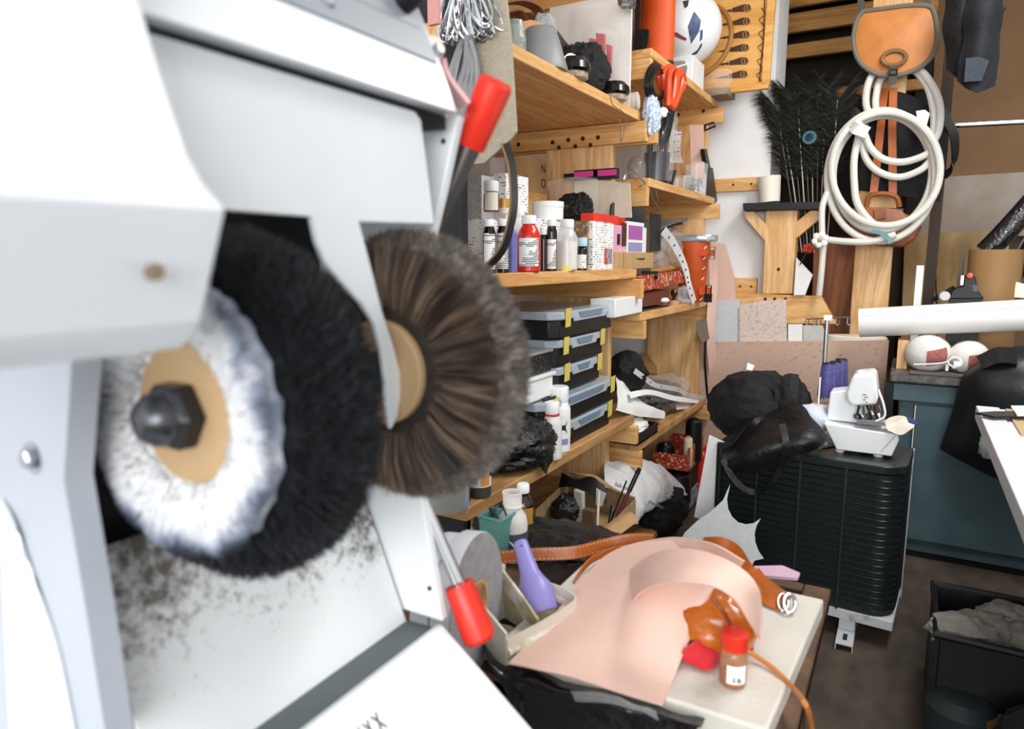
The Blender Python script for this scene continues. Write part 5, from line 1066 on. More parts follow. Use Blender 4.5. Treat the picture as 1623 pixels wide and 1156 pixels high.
single('black_junk', MB().blob(bp(.25, .45, .045), (.05, .06, .05), 77, .35, 2.4, 36, 24, -.75), mat('black_junk_m', '#131416', .4, nz=(60, .4), bump=.8, bsc=60), 'crumpled black plastic piece in the left of the cardboard box', 'plastic')
for k, (u, v, c_, lb) in enumerate(((.88, .5, STEEL, 'thin steel rod in the right corner of the cardboard box'), (.92, .35, DKSTEEL, 'dark steel rod in the right corner of the cardboard box'), (.95, .6, CARD, 'thin wooden stick in the right corner of the cardboard box'))):
    single('thin_rod', MB().tube([bp(u, v, .007), bp(u+.03, v+.05, .10)], .0035, 6), c_, lb, 'rod')
single('white_tube_cap', MB().tube([bp(.05, -.10, .03), bp(.22, -.14, .035)], .006, 8), WHITE, 'small white stick lying before the cardboard box', 'stick')
single('glass_strip', MB().prism([bp(-.05, -.05, .0), bp(1.02, -.06, .0), bp(1.02, -.22, .0), bp(-.05, -.25, .0)], (0, 0, .02)), clear('smoky_strip', '#8b877c', .5, .08, .1), 'smoky glass strip lying before the cardboard box', 'strip')
t = thing('paint_brush', 'long dark red handled brush leaning in the cardboard box', 'brush', aX(972, 830, -.93))
a = bp(.93, .45, .008); b = aD(1014, 742, (a-EYE).dot(_f)+.02); m_ = a.lerp(b, .62)
part('handle', MB().tube([a, a.lerp(m_, .6), m_], [.003, .007, .006], 10), mat('oxblood', '#5c1a18', .3), t)
part('ferrule', MB().tube([m_, m_.lerp(b, .75)], .008, 10), DKSTEEL, t)
part('brush_tip', MB().tube([m_.lerp(b, .75), b], [.009, .007], 10), BLACKF, t)
single('thin_stick', MB().tube([bp(.90, .4, .008), aD(993, 762, (a-EYE).dot(_f))], .003, 6), BLACK, 'thin dark stick beside the red handled brush', 'stick')
single('dark_cloth', MB().blob(aX(1050, 815, -.95)+V((0, 0, .02)), (.10, .16, .12), 19, .3, 2.2, 44, 30, -.9), mat('dark_grey_cloth', '#17181a', .8, nz=(60, .4), bump=.6), 'dark tangled cloth beside the white carrier bag', 'cloth')
# ------------------------------------------------------------------ foreground bench with slab, leather, jar
ZT = .75
tb = thing('work_bench', 'small brown wooden bench with rimmed top in the foreground right of the machine', 'bench', (-.5, 1.15, 0))
BR = mat('stained_brown', '#4b3524', .6, nz=(18, .25), bump=.2, col2='#6b4c33', thr=(.45, .7), bsc=50)
ra, rb_ = aZ(1327, 936, ZT), aZ(1250, 1150, ZT)
xr = (ra.x+rb_.x)/2; yb = ra.y; yf = .80; xl = -.80
part('top', MB().box((xl, yf, ZT-.03), (xr, yb, ZT-.012)), BR, tb)
part('rim', MB().box((xr-.045, yf, ZT-.03), (xr, yb, ZT)), BR, tb, .003)
part('rim', MB().box((xl, yb-.03, ZT-.03), (xr-.046, yb, ZT)), BR, tb, .003)
part('rim', MB().box((xl, yf, ZT-.04), (xr-.046, yf+.03, ZT-.004)), BR, tb, .003)
for x in (xr-.05, xl+.06):
    for y in (yf+.03, yb-.06): part('leg', MB().box((x-.025, y-.02, 0), (x+.025, y+.03, ZT-.03)), BR, tb, .003)
part('apron', MB().box((xl+.05, yf+.012, ZT-.12), (xr-.03, yf+.03, ZT-.04)), BR, tb)
# stone slab
SLABM = mat('pale_stone', '#cfcac0', .6, nz=(9, .06), bump=.15, bsc=70)
zs = ZT+.028
sq = [aZ(1216, 1158, zs), aZ(1306, 950, zs), aZ(1196, 925, zs), aZ(1070, 905, zs), aZ(985, 1000, zs), aZ(1052, 1106, zs)]
sl_ = [V((p.x, p.y, ZT-.011)) for p in (sq[0], sq[1], V((-.50, sq[1].y, 0)), V((-.50, sq[5].y, 0)))]
single('stone_slab', MB().prism(sl_, (0, 0, zs-ZT+.011)), SLABM, 'thick pale stone slab lying on the brown bench under the pink leather', 'slab', bev=.004)
# orange leather bag under the sheets
p = aZ(1150, 1000, zs)
bagc = aZ(1128, 985, zs+.035)
t = thing('leather_bag', 'small orange leather bag lying under the curved pink leather on the slab', 'bag', V((bagc.x, bagc.y, zs)))
part('body', MB().blob(bagc, (.066, .058, .045), 3, .12, 1.8, 54, 36, -.72), mat('glossy_orange_leather', '#b5601c', .25, nz=(8, .18), bump=.1, bsc=60, coat=.2), t)
part('seam', MB().tube(cr([aZ(1130, 950, zs+.12), aZ(1150, 975, zs+.10), aZ(1165, 1005, zs+.04)], 12), .003, 6), mat('dark_orange_seam', '#7e3d12', .4), t)
rc = thing('red_cloth', 'red folded felt cloth spilling out beneath the orange leather bag', 'cloth', aZ(1130, 1045, zs))
RCM = mat('red_felt', '#c9222b', .8, nz=(30, .12), sheen=.2)
part('fold', MB().sheet([[aZ(1085, 1030, zs+.03), aZ(1115, 1010, zs+.035), aZ(1150, 1005, zs+.03)], [aZ(1078, 1042, zs+.012), aZ(1112, 1040, zs+.018), aZ(1145, 1030, zs+.02)], [aZ(1090, 1050, zs+.004), aZ(1125, 1063, zs+.004), aZ(1148, 1034, zs+.006)]], 12, 12, .004, .003, 40), RCM, rc)
part('fold', MB().sheet([[aZ(1160, 1000, zs+.03), aZ(1196, 990, zs+.03)], [aZ(1160, 1020, zs+.012), aZ(1195, 1012, zs+.012)], [aZ(1165, 1040, zs+.004), aZ(1194, 1032, zs+.004)]], 8, 8, .004), RCM, rc)
# pink raw leather: large sheet draped over the bag, curved band above it
def Z(x, y, h): return aZ(x, y, zs+h)
single('pink_leather_sheet', MB().sheet([
    [Z(806, 1053, .0), Z(870, 985, .008), Z(935, 905, .022), Z(985, 868, .045), Z(1062, 856, .09)],
    [Z(850, 1062, .002), Z(930, 1000, .02), Z(985, 935, .05), Z(1030, 895, .08), Z(1090, 880, .105)],
    [Z(900, 1072, .001), Z(975, 1030, .018), Z(1035, 965, .055), Z(1070, 925, .085), Z(1110, 905, .11)],
    [Z(970, 1095, .0), Z(1030, 1055, .012), Z(1075, 1000, .04), Z(1105, 955, .075), Z(1128, 930, .10)],
    [Z(1050, 1118, .001), Z(1066, 1080, .004), Z(1088, 1025, .025), Z(1108, 980, .05), Z(1131, 931, .095)]], 30, 30, .0025, .0015, 20), PINK, 'large pale pink raw leather sheet sloping off the slab in the foreground', 'leather')
single('pink_leather_band', MB().sheet([
    [Z(1004, 953, .055), Z(1018, 938, .085), Z(1046, 927, .115), Z(1085, 924, .135), Z(1130, 930, .14), Z(1165, 952, .12), Z(1187, 985, .085), Z(1200, 1008, .045)],
    [Z(1000, 925, .06), Z(1020, 910, .095), Z(1050, 900, .125), Z(1090, 898, .148), Z(1140, 908, .15), Z(1178, 932, .13), Z(1196, 965, .09), Z(1203, 1000, .045)],
    [Z(1000, 903, .065), Z(1030, 882, .10), Z(1065, 872, .135), Z(1110, 874, .155), Z(1160, 893, .155), Z(1196, 922, .135), Z(1206, 958, .09), Z(1206, 1030, .012)]], 16, 40, .003), PINK, 'curved pale pink raw leather band arching over the orange bag', 'leather')
single('pink_leather_piece', MB().sheet([[Z(985, 868, .03), Z(1025, 858, .06), Z(1075, 852, .10), Z(1130, 862, .12), Z(1180, 890, .11)], [Z(975, 900, .02), Z(1030, 880, .06), Z(1080, 872, .09), Z(1130, 880, .10), Z(1170, 905, .09)]], 8, 20, .003), PINK, 'pale pink raw leather piece behind the curved band', 'leather')
# orange straps behind
STR = mat('saddle_leather', '#ad5a1e', .35, nz=(12, .15), bump=.1)
STI = mat('cream_stitch', '#d9c49a', .6, nz=None)
so = single('stitched_strap', MB().ribbon(cr([aZ(790, 884, ZT+.03), aZ(850, 879, ZT+.035), aZ(910, 876, ZT+.04), aZ(960, 864, ZT+.05), aZ(1000, 856, ZT+.06), aZ(1035, 856, ZT+.06)], 40), (.05, .35, 1), .024, .004), STR, 'orange leather strap with cream stitching running along the back of the bench', 'strap')
for o in (-.009, .009):
    P = cr([aZ(790, 884, ZT+.03), aZ(850, 879, ZT+.035), aZ(910, 876, ZT+.04), aZ(960, 864, ZT+.05), aZ(1000, 856, ZT+.06), aZ(1035, 856, ZT+.06)], 90)
    m = MB(); up = V((.05, .35, 1)).normalized(); nn = V((.25, -.9, .3)).normalized()
    for k in range(0, 89, 2):
        t_ = (P[k+1]-P[k]); m.obox(P[k]+up*o+nn*.0026, t_*.4, up*.0007, nn*.0008)
    part('stitching', m, STI, so, kind='stuff')
single('thin_strap', MB().ribbon(cr([aZ(902, 945, ZT+.01), aZ(912, 920, ZT+.03), aZ(935, 890, ZT+.05), aZ(970, 874, ZT+.055), aZ(1010, 866, ZT+.05)], 26), (.3, .6, 1), .012, .004), STR, 'thin orange leather strap looping down behind the pink sheet, outer one', 'strap')
single('thin_strap', MB().ribbon(cr([aZ(912, 950, ZT+.008), aZ(930, 915, ZT+.025), aZ(955, 892, ZT+.04), aZ(985, 878, ZT+.05), aZ(1020, 872, ZT+.05)], 26), (.3, .6, 1), .012, .004), STR, 'thin orange leather strap looping down behind the pink sheet, inner one', 'strap')
single('wide_strap', MB().ribbon(cr([aZ(1112, 862, ZT+.10), aZ(1140, 863, ZT+.115), aZ(1165, 876, ZT+.10), aZ(1185, 905, ZT+.05), aZ(1215, 930, ZT+.03), aZ(1245, 952, ZT+.015)], 26), (.4, .6, .7), .026, .004), STR, 'wide orange strap curving over the back of the slab to the buckle', 'strap')
bkl = thing('buckle_strap', 'orange strap end with steel D-ring buckle lying on the slab', 'strap', aZ(1245, 955, zs))
part('strap_end', MB().ribbon(cr([aZ(1195, 905, zs+.02), aZ(1222, 938, zs+.012), aZ(1252, 950, zs+.010)], 12), (.5, .8, .3), .02, .005), STR, bkl)
part('strap_end', MB().ribbon(cr([aZ(1200, 930, zs+.012), aZ(1218, 952, zs+.008), aZ(1240, 962, zs+.006)], 12), (.5, .8, .3), .022, .004), STR, bkl)
part('buckle', MB().tube([aZ(1251+9*math.cos(a), 957+15*math.sin(a), zs+.006+.008*(1-math.sin(a))) for a in [2*math.pi*i/24 for i in range(24)]], .003, 8, closed=True), STEEL, bkl)
part('buckle_ring', MB().tube([aZ(1241+8*math.cos(a), 955+13*math.sin(a), zs+.006+.006*(1-math.sin(a))) for a in [2*math.pi*i/24 for i in range(24)]], .002, 8, closed=True), STEEL, bkl)
single('leather_lace', MB().tube(cr([aZ(1125, 990, zs+.05), aZ(1160, 1015, zs+.03), aZ(1190, 1035, zs+.012), aZ(1225, 1060, zs+.005), aZ(1258, 1092, zs+.004), aX(1277, 1118, xr+.012), aX(1286, 1150, xr+.014), aX(1288, 1190, xr+.016)], 40), .0035, 8), mat('cord_orange', '#c27a3c', .45), 'long orange leather cord running over the slab and the bench rim', 'cord')
single('pink_strip', MB().prism([aZ(1195, 902, ZT), aZ(1240, 901, ZT), aZ(1268, 913, ZT), aZ(1264, 921, ZT), aZ(1200, 916, ZT)], (0, 0, .006)), mat('mauve_leather', '#c9a6bb', .55), 'flat mauve pink leather strip behind the bench', 'leather')
# jar with red cap
p, s = place(1161, 1083, z=zs)
t = thing('dye_jar', 'small glass jar with red cap and white label standing on the slab', 'jar', p)
r, H = 21*s, 88*s
part('glass', MB().lathe([(r*.88, 0), (r, H*.05), (r, H*.52), (r*.88, H*.62), (r*.8, H*.66), (r*.8, H*.72)], p, seg=32), clear('amber_glass', '#c98f62', .42, .05, 0), t)
part('dye', MB().lathe([(r*.85, .002), (r*.95, H*.06), (r*.95, H*.22), (0, H*.22)], p, seg=28), mat('wine_dye', '#7d3a34', .3), t)
part('cap', MB().lathe([(r*.90, H*.70), (r*.98, H*.70), (r*1.0, H*.97), (r*.9, H), (0, H)], p, seg=32, jit=.03), RED, t)
a0 = TOCAM(p)
part('label', wrap(MB(), r, H*.12, H*.46, p, a0-.45, a0+1.0), PAPER, t)
for k, w_ in ((0, 'o .e.'), (1, 'N 50')):
    e = V((math.cos(a0+.28), math.sin(a0+.28), 0)); text('label_print', w_, .006, frame(p+e*(r+.0012)+V((0, 0, H*(.24-.06*k))), V((-e.y, e.x, 0)), (0, 0, 1)), INK, t)
# glue container cut from a milky canister, lilac brush
zc = ZT
MILK = clear('milky_plastic', '#d9d4c6', .82, .35, .15, 20); DIRT = mat('glue_crust', '#b2a489', .8, nz=(22, .25), bump=.6, bsc=50, col2='#dcd6c8', thr=(.45, .6))
gc = thing('glue_container', 'cut open milky plastic canister crusted with glue beside the red lever grip', 'container', aZ(850, 1010, zc))
A = aZ(803, 1045, zc+.02); B = aZ(916, 985, zc+.02)
ux = (B-A).normalized(); L_ = (B-A).length; uy = V((-ux.y, ux.x, 0))
def gp(u, v, h): return A+ux*(u*L_)+uy*v+V((0, 0, h-.02))
part('base', MB().prism([gp(0, 0, 0), gp(1, 0, 0), gp(1.03, .05, 0), gp(1, .11, 0), gp(0, .11, 0)], (0, 0, .004)), MILK, gc)
part('front_wall', MB().sheet([[gp(0, 0, 0), gp(.5, -.003, 0), gp(.95, .0, 0), gp(1.04, .03, 0), gp(1.02, .07, 0)], [gp(0, 0, .05), gp(.5, -.004, .055), gp(.95, 0, .06), gp(1.05, .03, .06), gp(1.03, .07, .06)]], 6, 26, .004), MILK, gc)
part('left_wall', MB().sheet([[gp(0, 0, 0), gp(0, .055, 0), gp(0, .11, 0)], [gp(0, .0, .06), gp(.0, .055, .085), gp(0, .11, .10)]], 6, 8, .004), MILK, gc)
part('back_wall', MB().sheet([[gp(0, .11, 0), gp(.3, .112, 0), gp(.62, .11, 0)], [gp(0, .11, .10), gp(.3, .112, .115), gp(.62, .11, .10)]], 6, 10, .004), DIRT, gc)
part('divider', MB().sheet([[gp(.62, .11, 0), gp(.60, .05, 0), gp(.58, .01, 0)], [gp(.55, .11, .10), gp(.52, .05, .07), gp(.48, .01, .05)]], 8, 8, .004), DIRT, gc)
part('crusted_rim', MB().tube(cr([gp(0, -.002, .03), gp(.5, -.006, .032), gp(.95, -.002, .034), gp(1.05, .028, .036), gp(1.02, .07, .04)], 30), [.006+.003*rnd.random() for _ in range(30)], 8), DIRT, gc)
br_ = thing('glue_brush', 'lilac plastic handled glue brush standing in the milky canister', 'brush', aZ(880, 975, zc+.03))
b0, b1 = gp(.80, .05, .025), None
tip = aD(824, 858, (b0-EYE).dot(_f)+.06)
ax = (tip-b0); Lb = ax.length
part('handle', MB().lathe([(0, 0), (.0275, 0), (.029, .03), (.028, .045), (.021, .058), (.0165, .07), (.0145, Lb*.75), (.0125, Lb*.97), (.010, Lb), (0, Lb)], b0, ax, 32), mat('lilac_handle', '#8f86c9', .35, nz=(14, .05), col2='#7067a4', thr=(.62, .75)), br_)
part('handle_hole', MB().lathe([(.0028, 0), (.0028, .001), (0, .001)], b0+ax*.93+(EYE-tip).normalized()*.0128, EYE-tip, 10), mat('hole_lilac', '#57508c', .6), br_)
part('bristle_block', MB().lathe([(.024, -.022), (.026, 0), (0, .001)], b0, ax, 20), mat('glue_bristles', '#8d8268', .9, bump=.6), br_)
# two tape/abrasive rolls
cR = aD(757, 900, 1.02); cR.z = ZT+.093
axr = V((.97, .18, .04)).normalized()
GR = mat('grey_roll_side', '#8f9092', .85, nz=(60, .14), bump=.3, bsc=200); GRE = mat('grey_roll_edge', '#c9ccd3', .6, nz=(12, .05))
def roll(c, r, w_, label):
    t = thing('abrasive_roll', label, 'roll', V((c.x, c.y, c.z-r)), 'grey rolls beside the machine')
    part('roll', MB().lathe([(r*.36, 0), (r*.36, -w_), (r*.99, -w_), (r, -w_+.002), (r, -.002), (r*.99, 0), (r*.36, 0)], c, axr, 48), GRE, t)
    part('roll_face', MB().lathe([(r*.36, .0002), (r*.36, .0012), (r*.985, .0012), (r*.985, .0002)], c, axr, 48), GR, t)
    part('core', MB().lathe([(r*.30, .002), (r*.35, .002), (r*.35, -w_*.9), (r*.30, -w_*.9), (r*.30, .002)], c, axr, 32), CARD, t)
    q = c-axr*.002; upz = (V((0, 0, 1))-axr*axr.z).normalized(); sd = axr.cross(upz)
    pl = part('core_label', MB().lathe([(r*.345, -.006), (r*.345, -.004), (0, -.004)], c, axr, 32), PAPER, t)
    part('red_stripe', MB().obox(c-axr*.0036+upz*-.006, sd*r*.16+upz*r*.14, upz*.0035-sd*.0035, axr*.0006), mat('label_red', '#c8324a', .5), pl)
    part('grey_stripe', MB().obox(c-axr*.0036+upz*.008-sd*.006, sd*r*.16+upz*r*.14, upz*.0025-sd*.0025, axr*.0006), mat('label_green_grey', '#8a9a8f', .5), pl)
roll(cR, .106, .028, 'front grey abrasive roll with red striped label beside the chrome lever')
roll(cR-axr*.032+V((0, 0, -.003)), .103, .028, 'rear grey abrasive roll half hidden behind the front roll')
# pots behind: teal, white bottle, amber bottle
p, s = place(788, 893, z=ZT-.012)
t = thing('teal_pot', 'square teal plastic pot behind the grey rolls', 'pot', p)
def sqpot(r0, r1, h, z0=0): return [[p+V((x*r, y*r, z)) for x, y in ((-1, -1), (1, -1), (1, 1), (-1, 1))] for r, z in ((r0, z0), (r1, h))]
a_, b_ = sqpot(.020, .027, .105)
m = MB(); m.add(a_+b_+[v+(p+V((0, 0, .105))-v)*.12 for v in b_]+[p+(v-p)*.85+V((0, 0, .06)) for v in a_], [(0, 3, 2, 1)]+[(i, (i+1) % 4, 4+(i+1) % 4, 4+i) for i in range(4)]+[(4+i, 4+(i+1) % 4, 8+(i+1) % 4, 8+i) for i in range(4)]+[(8+i, 8+(i+1) % 4, 12+(i+1) % 4, 12+i) for i in range(4)]+[(12, 13, 14, 15)], False)
part('pot', m, mat('teal_plastic', '#568c86', .45, nz=(12, .08)), t)
part('rim', MB().tube([v+V((0, 0, -.002)) for v in b_], .004, 6, closed=True), MC['teal_plastic'], t)
for k in range(3): part('wire_bit', MB().tube(cr([p+V((rnd.uniform(-.025, .025), rnd.uniform(-.012, .012), .08)), p+V((rnd.uniform(-.02, .02), rnd.uniform(-.02, .02), .12)), p+V((rnd.uniform(-.02, .02), rnd.uniform(-.02, .02), .10))], 10), .0018, 5), DKSTEEL, t)
p, s = place(812, 884, z=ZT-.012)
t = thing('glue_bottle', 'white plastic bottle with grey chevron label and open neck', 'bottle', p)
r = 24*s
part('body', MB().lathe([(r*.95, 0), (r, .006), (r, .075), (r*.9, .092), (r*.62, .105), (r*.62, .138), (r*.66, .139), (r*.66, .142), (r*.54, .142), (r*.54, .12), (0, .12)], p, seg=32), mat('dirty_white', '#dcd9d3', .5, nz=(18, .1)), t)
part('neck_ring', MB().lathe([(r*.63, .108), (r*.68, .110), (r*.68, .114), (r*.63, .116)], p, seg=28), MC['dirty_white'], t)
part('label_wrap', wrap(MB(), r, .004, .062, p, 0, 2*math.pi-.01, .0006, 40), mat('slate_label', '#4a5560', .5), t)
a0 = TOCAM(p)
for k, (da, hz) in enumerate(((0.0, .02), (.0, .012))):
    def rr(a, z): return p+V(((r+.0014)*math.cos(a0+a), (r+.0014)*math.sin(a0+a), z))
    part('chevron', MB().tube([rr(-.35+.25*k, .034+hz), rr(.15+.1*k, .034), rr(-.35+.25*k, .034-hz)], .0012, 5), PAPER, t)
p, s = place(829, 858, z=ZT-.012)
t = thing('amber_bottle', 'amber glass bottle with white cap and torn gold label', 'bottle', p)
r = 17*s
part('body', MB().lathe([(r*.95, 0), (r, .006), (r, .082), (r*.8, .097), (r*.5, .105), (r*.5, .116)], p, seg=30), mat('amber_bottle_glass', '#1d1206', .1, coat=.5, nz=None), t)
part('gold_label', wrap(MB(), r, .008, .082, p, TOCAM(p)-1.3, TOCAM(p)+1.1), mat('torn_gold', '#b08a35', .4, nz=(22, .3), col2='#1a1208', thr=(.55, .6), stretch=(1, 1, .5)), t)
part('cap', MB().lathe([(r*.56, .112), (r*.58, .114), (r*.58, .128), (r*.5, .131), (0, .131)], p, seg=24), WHITE, t)
p, s = place(849, 842, z=ZT-.012)
single('red_screw_cap', MB().lathe([(.017, 0), (.0175, .004), (.0175, .02), (.015, .023), (0, .023)], V((p.x, min(p.y, yb-.02), p.z)), seg=24, jit=.04), RED, 'small red screw cap beside the amber bottle', 'cap')
# black cloth and plastic on and over the bench
BK = 'crumpled'
single('black_plastic_sheet', MB().sheet([[aZ(770, 1010, ZT+.004), aZ(800, 960, ZT+.006), aZ(850, 900, ZT+.01), aZ(890, 866, ZT+.015)], [aZ(830, 1040, ZT+.004), aZ(860, 985, ZT+.01), aZ(905, 930, ZT+.015), aZ(950, 868, ZT+.02)], [aZ(890, 1050, ZT+.004), aZ(920, 1000, ZT+.004), aZ(950, 930, ZT+.006), aZ(990, 880, ZT+.01)]], 24, 24, .002, .008, 22), BAGB, 'black plastic sheet spread on the bench under the canister and straps', 'sheet')
single('black_cloth', MB().blob(V((-.60, 1.255, ZT+.006)), (.19, .10, .03), 33, .3, 2.4, 50, 26, -.55), mat('black_nylon2', '#0c0d0f', .4, nz=(30, .3), bump=.8, bsc=40), 'crumpled black nylon cloth on the bench behind the lilac brush', 'cloth')
single('black_drape', MB().sheet([[aZ(760, 1000, ZT+.012), aZ(800, 1046, ZT+.012), aZ(900, 1080, ZT+.010), aZ(1040, 1118, ZT+.008), aZ(1120, 1138, ZT+.006)],
    [aY(770, 1040, .80), aY(820, 1085, .79), aY(910, 1100, .79), aY(1040, 1130, .79), aY(1110, 1146, .79)],
    [aY(800, 1100, .785), aY(850, 1130, .785), aY(930, 1150, .785), aY(1040, 1170, .785), aY(1100, 1175, .785)],
    [aY(830, 1190, .78), aY(870, 1220, .78), aY(940, 1230, .78), aY(1040, 1240, .78), aY(1100, 1240, .78)]], 30, 40, .002, .010, 20), mat('glossy_black_film', '#0e0d0e', .18, nz=(20, .3), bump=.8, bsc=18), 'glossy black plastic draped over the front edge of the bench', 'plastic')
single('clear_scrap', MB().sheet([[aY(905, 1095, .775), aY(970, 1102, .77), aY(1040, 1130, .772)], [aY(912, 1112, .77), aY(980, 1118, .762), aY(1044, 1140, .765)]], 10, 24, .001, .006, 40), FILM, 'torn clear plastic scrap on the bench front edge', 'film')
# ------------------------------------------------------------------ air conditioner outdoor unit
ac0 = V((-.40, 2.93, .07)); ANG = R_(-4)
ac = thing('air_conditioner', 'dark finned outdoor air conditioner unit standing on the floor behind the bench', 'air conditioner', (ac0.x, ac0.y, 0))
bR = aZ(1411, 1000, .07)          # bottom right front corner
RA = Matrix.Rotation(ANG, 3, 'Z'); ex, ey = RA @ V((-1, 0, 0)), RA @ V((0, 1, 0))
W_, D_ = .63, .32; zt = aY(1412, 739, bR.y+.02).z; ZB = .105
def ap(u, v, z): return V((bR.x, bR.y, 0))+ex*u+ey*v+V((0, 0, z))
FINM = mat('dark_coil', '#1f2a2b', .55, .1, nz=(60, .25), stretch=(3, 3, .6), bump=.25, bsc=220)
RC = .075
def path(off=0):
    P = [ap(W_, off, 0), ap(RC+.0, off, 0)]
    for k in range(1, 9):
        a = math.pi/2*k/8; P.append(ap(RC-(RC-off)*math.sin(a), RC-(RC-off)*math.cos(a), 0))
    P.append(ap(off, D_, 0)); return P
# coil shell
P = path(.004)
m = MB(); n = len(P); vs = [q+V((0, 0, ZB)) for q in P]+[q+V((0, 0, zt-.02)) for q in P]
Q = path(.02); vs += [q+V((0, 0, ZB)) for q in Q]+[q+V((0, 0, zt-.02)) for q in Q]
fs = []
for i in range(n-1): fs += [(i+1, i, n+i, n+i+1), (2*n+i, 2*n+i+1, 3*n+i+1, 3*n+i), (i, i+1, 2*n+i+1, 2*n+i), (n+i+1, n+i, 3*n+i, 3*n+i+1)]
m.add(vs, fs); coil = part('coil', m, FINM, ac)
# fins: thin vertical plates as one part, guard wires singly
m = MB(); Lp = cr(P[:2], 110)
for q in Lp: m.obox(q+V((0, 0, (ZB+zt)/2))-ey*.003, ex*.0007, ey*.003, V((0, 0, (zt-ZB)/2-.03)))
part('fins', m, FINM, coil, kind='stuff')
GW_ = mat('guard_wire', '#151b1c', .3, .3, nz=None)
NW = 22
for k in range(NW):
    z = ZB+.02+(zt-.05-ZB)*k/(NW-1)
    part('guard_wire', MB().tube([q+V((0, 0, z)) for q in path(-.002)], .0028, 6), GW_, ac)
for u in (.17, .32, .47, .61):
    part('guard_bar', MB().box(tuple(ap(u, -.010, ZB)), tuple(ap(u, -.010, ZB)+V((-.008, .004, zt-ZB-.02)))), FINM, ac)
def slab(z0, z1, off, mm, nm, lb=None):
    P = path(off)+[ap(W_, D_, 0)]
    part(nm, MB().prism([q+V((0, 0, z0)) for q in P], (0, 0, z1-z0)), mm, ac, .003, label=lb)
slab(zt-.028, zt, -.008, mat('dark_ac_top', '#272e2f', .3, .3, nz=(20, .2)), 'top_cover')
WB_ = mat('white_ac_metal', '#c8cacc', .45, nz=(14, .08), col2='#8b8b89', thr=(.62, .75))
part('base_pan', MB().prism([ap(W_, -.006, .07), ap(-.006, -.006, .07), ap(-.006, D_, .07), ap(W_, D_, .07)], (0, 0, .035)), WB_, ac, .002, label='white base pan')
part('edge_trim', MB().box(tuple(ap(-.010, D_-.03, .07)), tuple(ap(-.004, D_, .07)+V((.0, 0, zt-.07)))), WB_, ac)
ft = ap(.13, -.02, 0)
for u in (.13, .50):
    f0 = ap(u, -.10, 0)
    part('foot', MB().box((f0.x-.028, f0.y, .02), (f0.x+.028, f0.y+.30, .026)), WB_, ac, .001)
    for sx in (-.028, .025): part('foot_flange', MB().box((f0.x+sx, f0.y, 0), (f0.x+sx+.003, f0.y+.30, .02)), WB_, ac)
    part('foot_slot', MB().box((f0.x-.007, f0.y+.03, .0262), (f0.x+.007, f0.y+.075, .0268)), BLACK, ac)
    part('foot_block', MB().box((f0.x-.026, f0.y+.11, .026), (f0.x+.026, f0.y+.28, .07)), WB_, ac)
# ------------------------------------------------------------------ overlock sewing machine on the air conditioner
YS = bR.y+.10
o = lambda x, y, Y=YS: aY(x, y, Y)
s0 = o(1350, 716)
ZS = zt+.001
ov = thing('overlock_machine', 'white overlock sewing machine on the dark air conditioner', 'sewing machine', V((s0.x, YS, ZS)))
a, b = o(1302, 716), o(1419, 716)
zl = o(1302, 671).z
SW = mat('sewing_white', '#eceff1', .35, nz=(10, .02), coat=.2)
part('base', MB().prism([V((o(1305, 680).x, YS, zl)), V((o(1422, 684).x, YS, zl-.012)), V((o(1426, 690).x, YS, zl-.03)), V((o(1414, 716).x, YS, ZS+.012)), V((o(1326, 707).x, YS, ZS+.012))], (0, .16, 0)), SW, ov, .004)
part('front_cover_seam', MB().tube([o(1396, 716, YS-.001), o(1420, 690, YS-.001)], .001, 5), GREY, ov)
for x in (1330, 1392): part('foot', MB().lathe([(.016, 0), (.016, .013), (0, .013)], V((o(x, 716).x, YS+.03, ZS)), seg=16), CREAM, ov)
part('foot', MB().lathe([(.016, 0), (.016, .013), (0, .013)], V((o(1370, 716).x, YS+.13, ZS)), seg=16), CREAM, ov)
part('arm', MB().prism([V((o(1307, 672).x, YS+.06, zl+.001)), V((o(1400, 676).x, YS+.06, zl+.001)), V((o(1345, 640).x, YS+.06, o(1345, 640).z)), V((o(1343, 625).x, YS+.06, o(1330, 622).z)), V((o(1313, 628).x, YS+.06, o(1313, 626).z))], (0, .10, 0)), SW, ov, .005)
part('head', MB().prism([o(1342, 634, YS+.02), o(1341, 622, YS+.02), o(1350, 600, YS+.02), o(1354, 595, YS+.02), o(1384, 592, YS+.02), o(1388, 598, YS+.02), o(1392, 630, YS+.02), o(1389, 641, YS+.02), o(1350, 644, YS+.02)], (0, .15, 0)), SW, ov, .008)
part('hand_dial', MB().lathe([(.013, 0), (.013, .012), (.010, .014), (0, .014)], o(1364, 594, YS+.08), (0, 0, 1), 20), SW, ov)
part('tension_wheel', MB().lathe([(.024, -.012), (.026, 0), (.024, .012), (0, .012)], o(1378, 596, YS+.12), (1, -.2, .2), 24), clear('clear_grey_wheel', '#cfd3d6', .6, .15, 0), ov)
for k in range(4): part('marking', MB().obox(o(1370+(k % 2)*3, 626+4*k, YS+.0185), V((.006-.001*k, 0, 0)), V((0, .0005, 0)), V((0, 0, .0022))), GREY, ov)
for k in range(6):
    x0 = 1362+k*6
    part('looper_rod', MB().tube([o(x0, 643, YS+.04), o(x0+4*(k % 3)-3, 655, YS+.03+.01*(k % 2)), o(x0+8-3*(k % 2), 668, YS+.04)], .0045, 7), STEEL if k % 2 else DKSTEEL, ov)
for k in range(5): part('looper_block', MB().lathe([(.011, -.008), (.012, 0), (.011, .008), (0, .009)], o(1358+k*9, 660+3*(k % 2), YS+.05), (0, -1, .2), 12), [DKSTEEL, STEEL, BLACK][k % 3], ov)
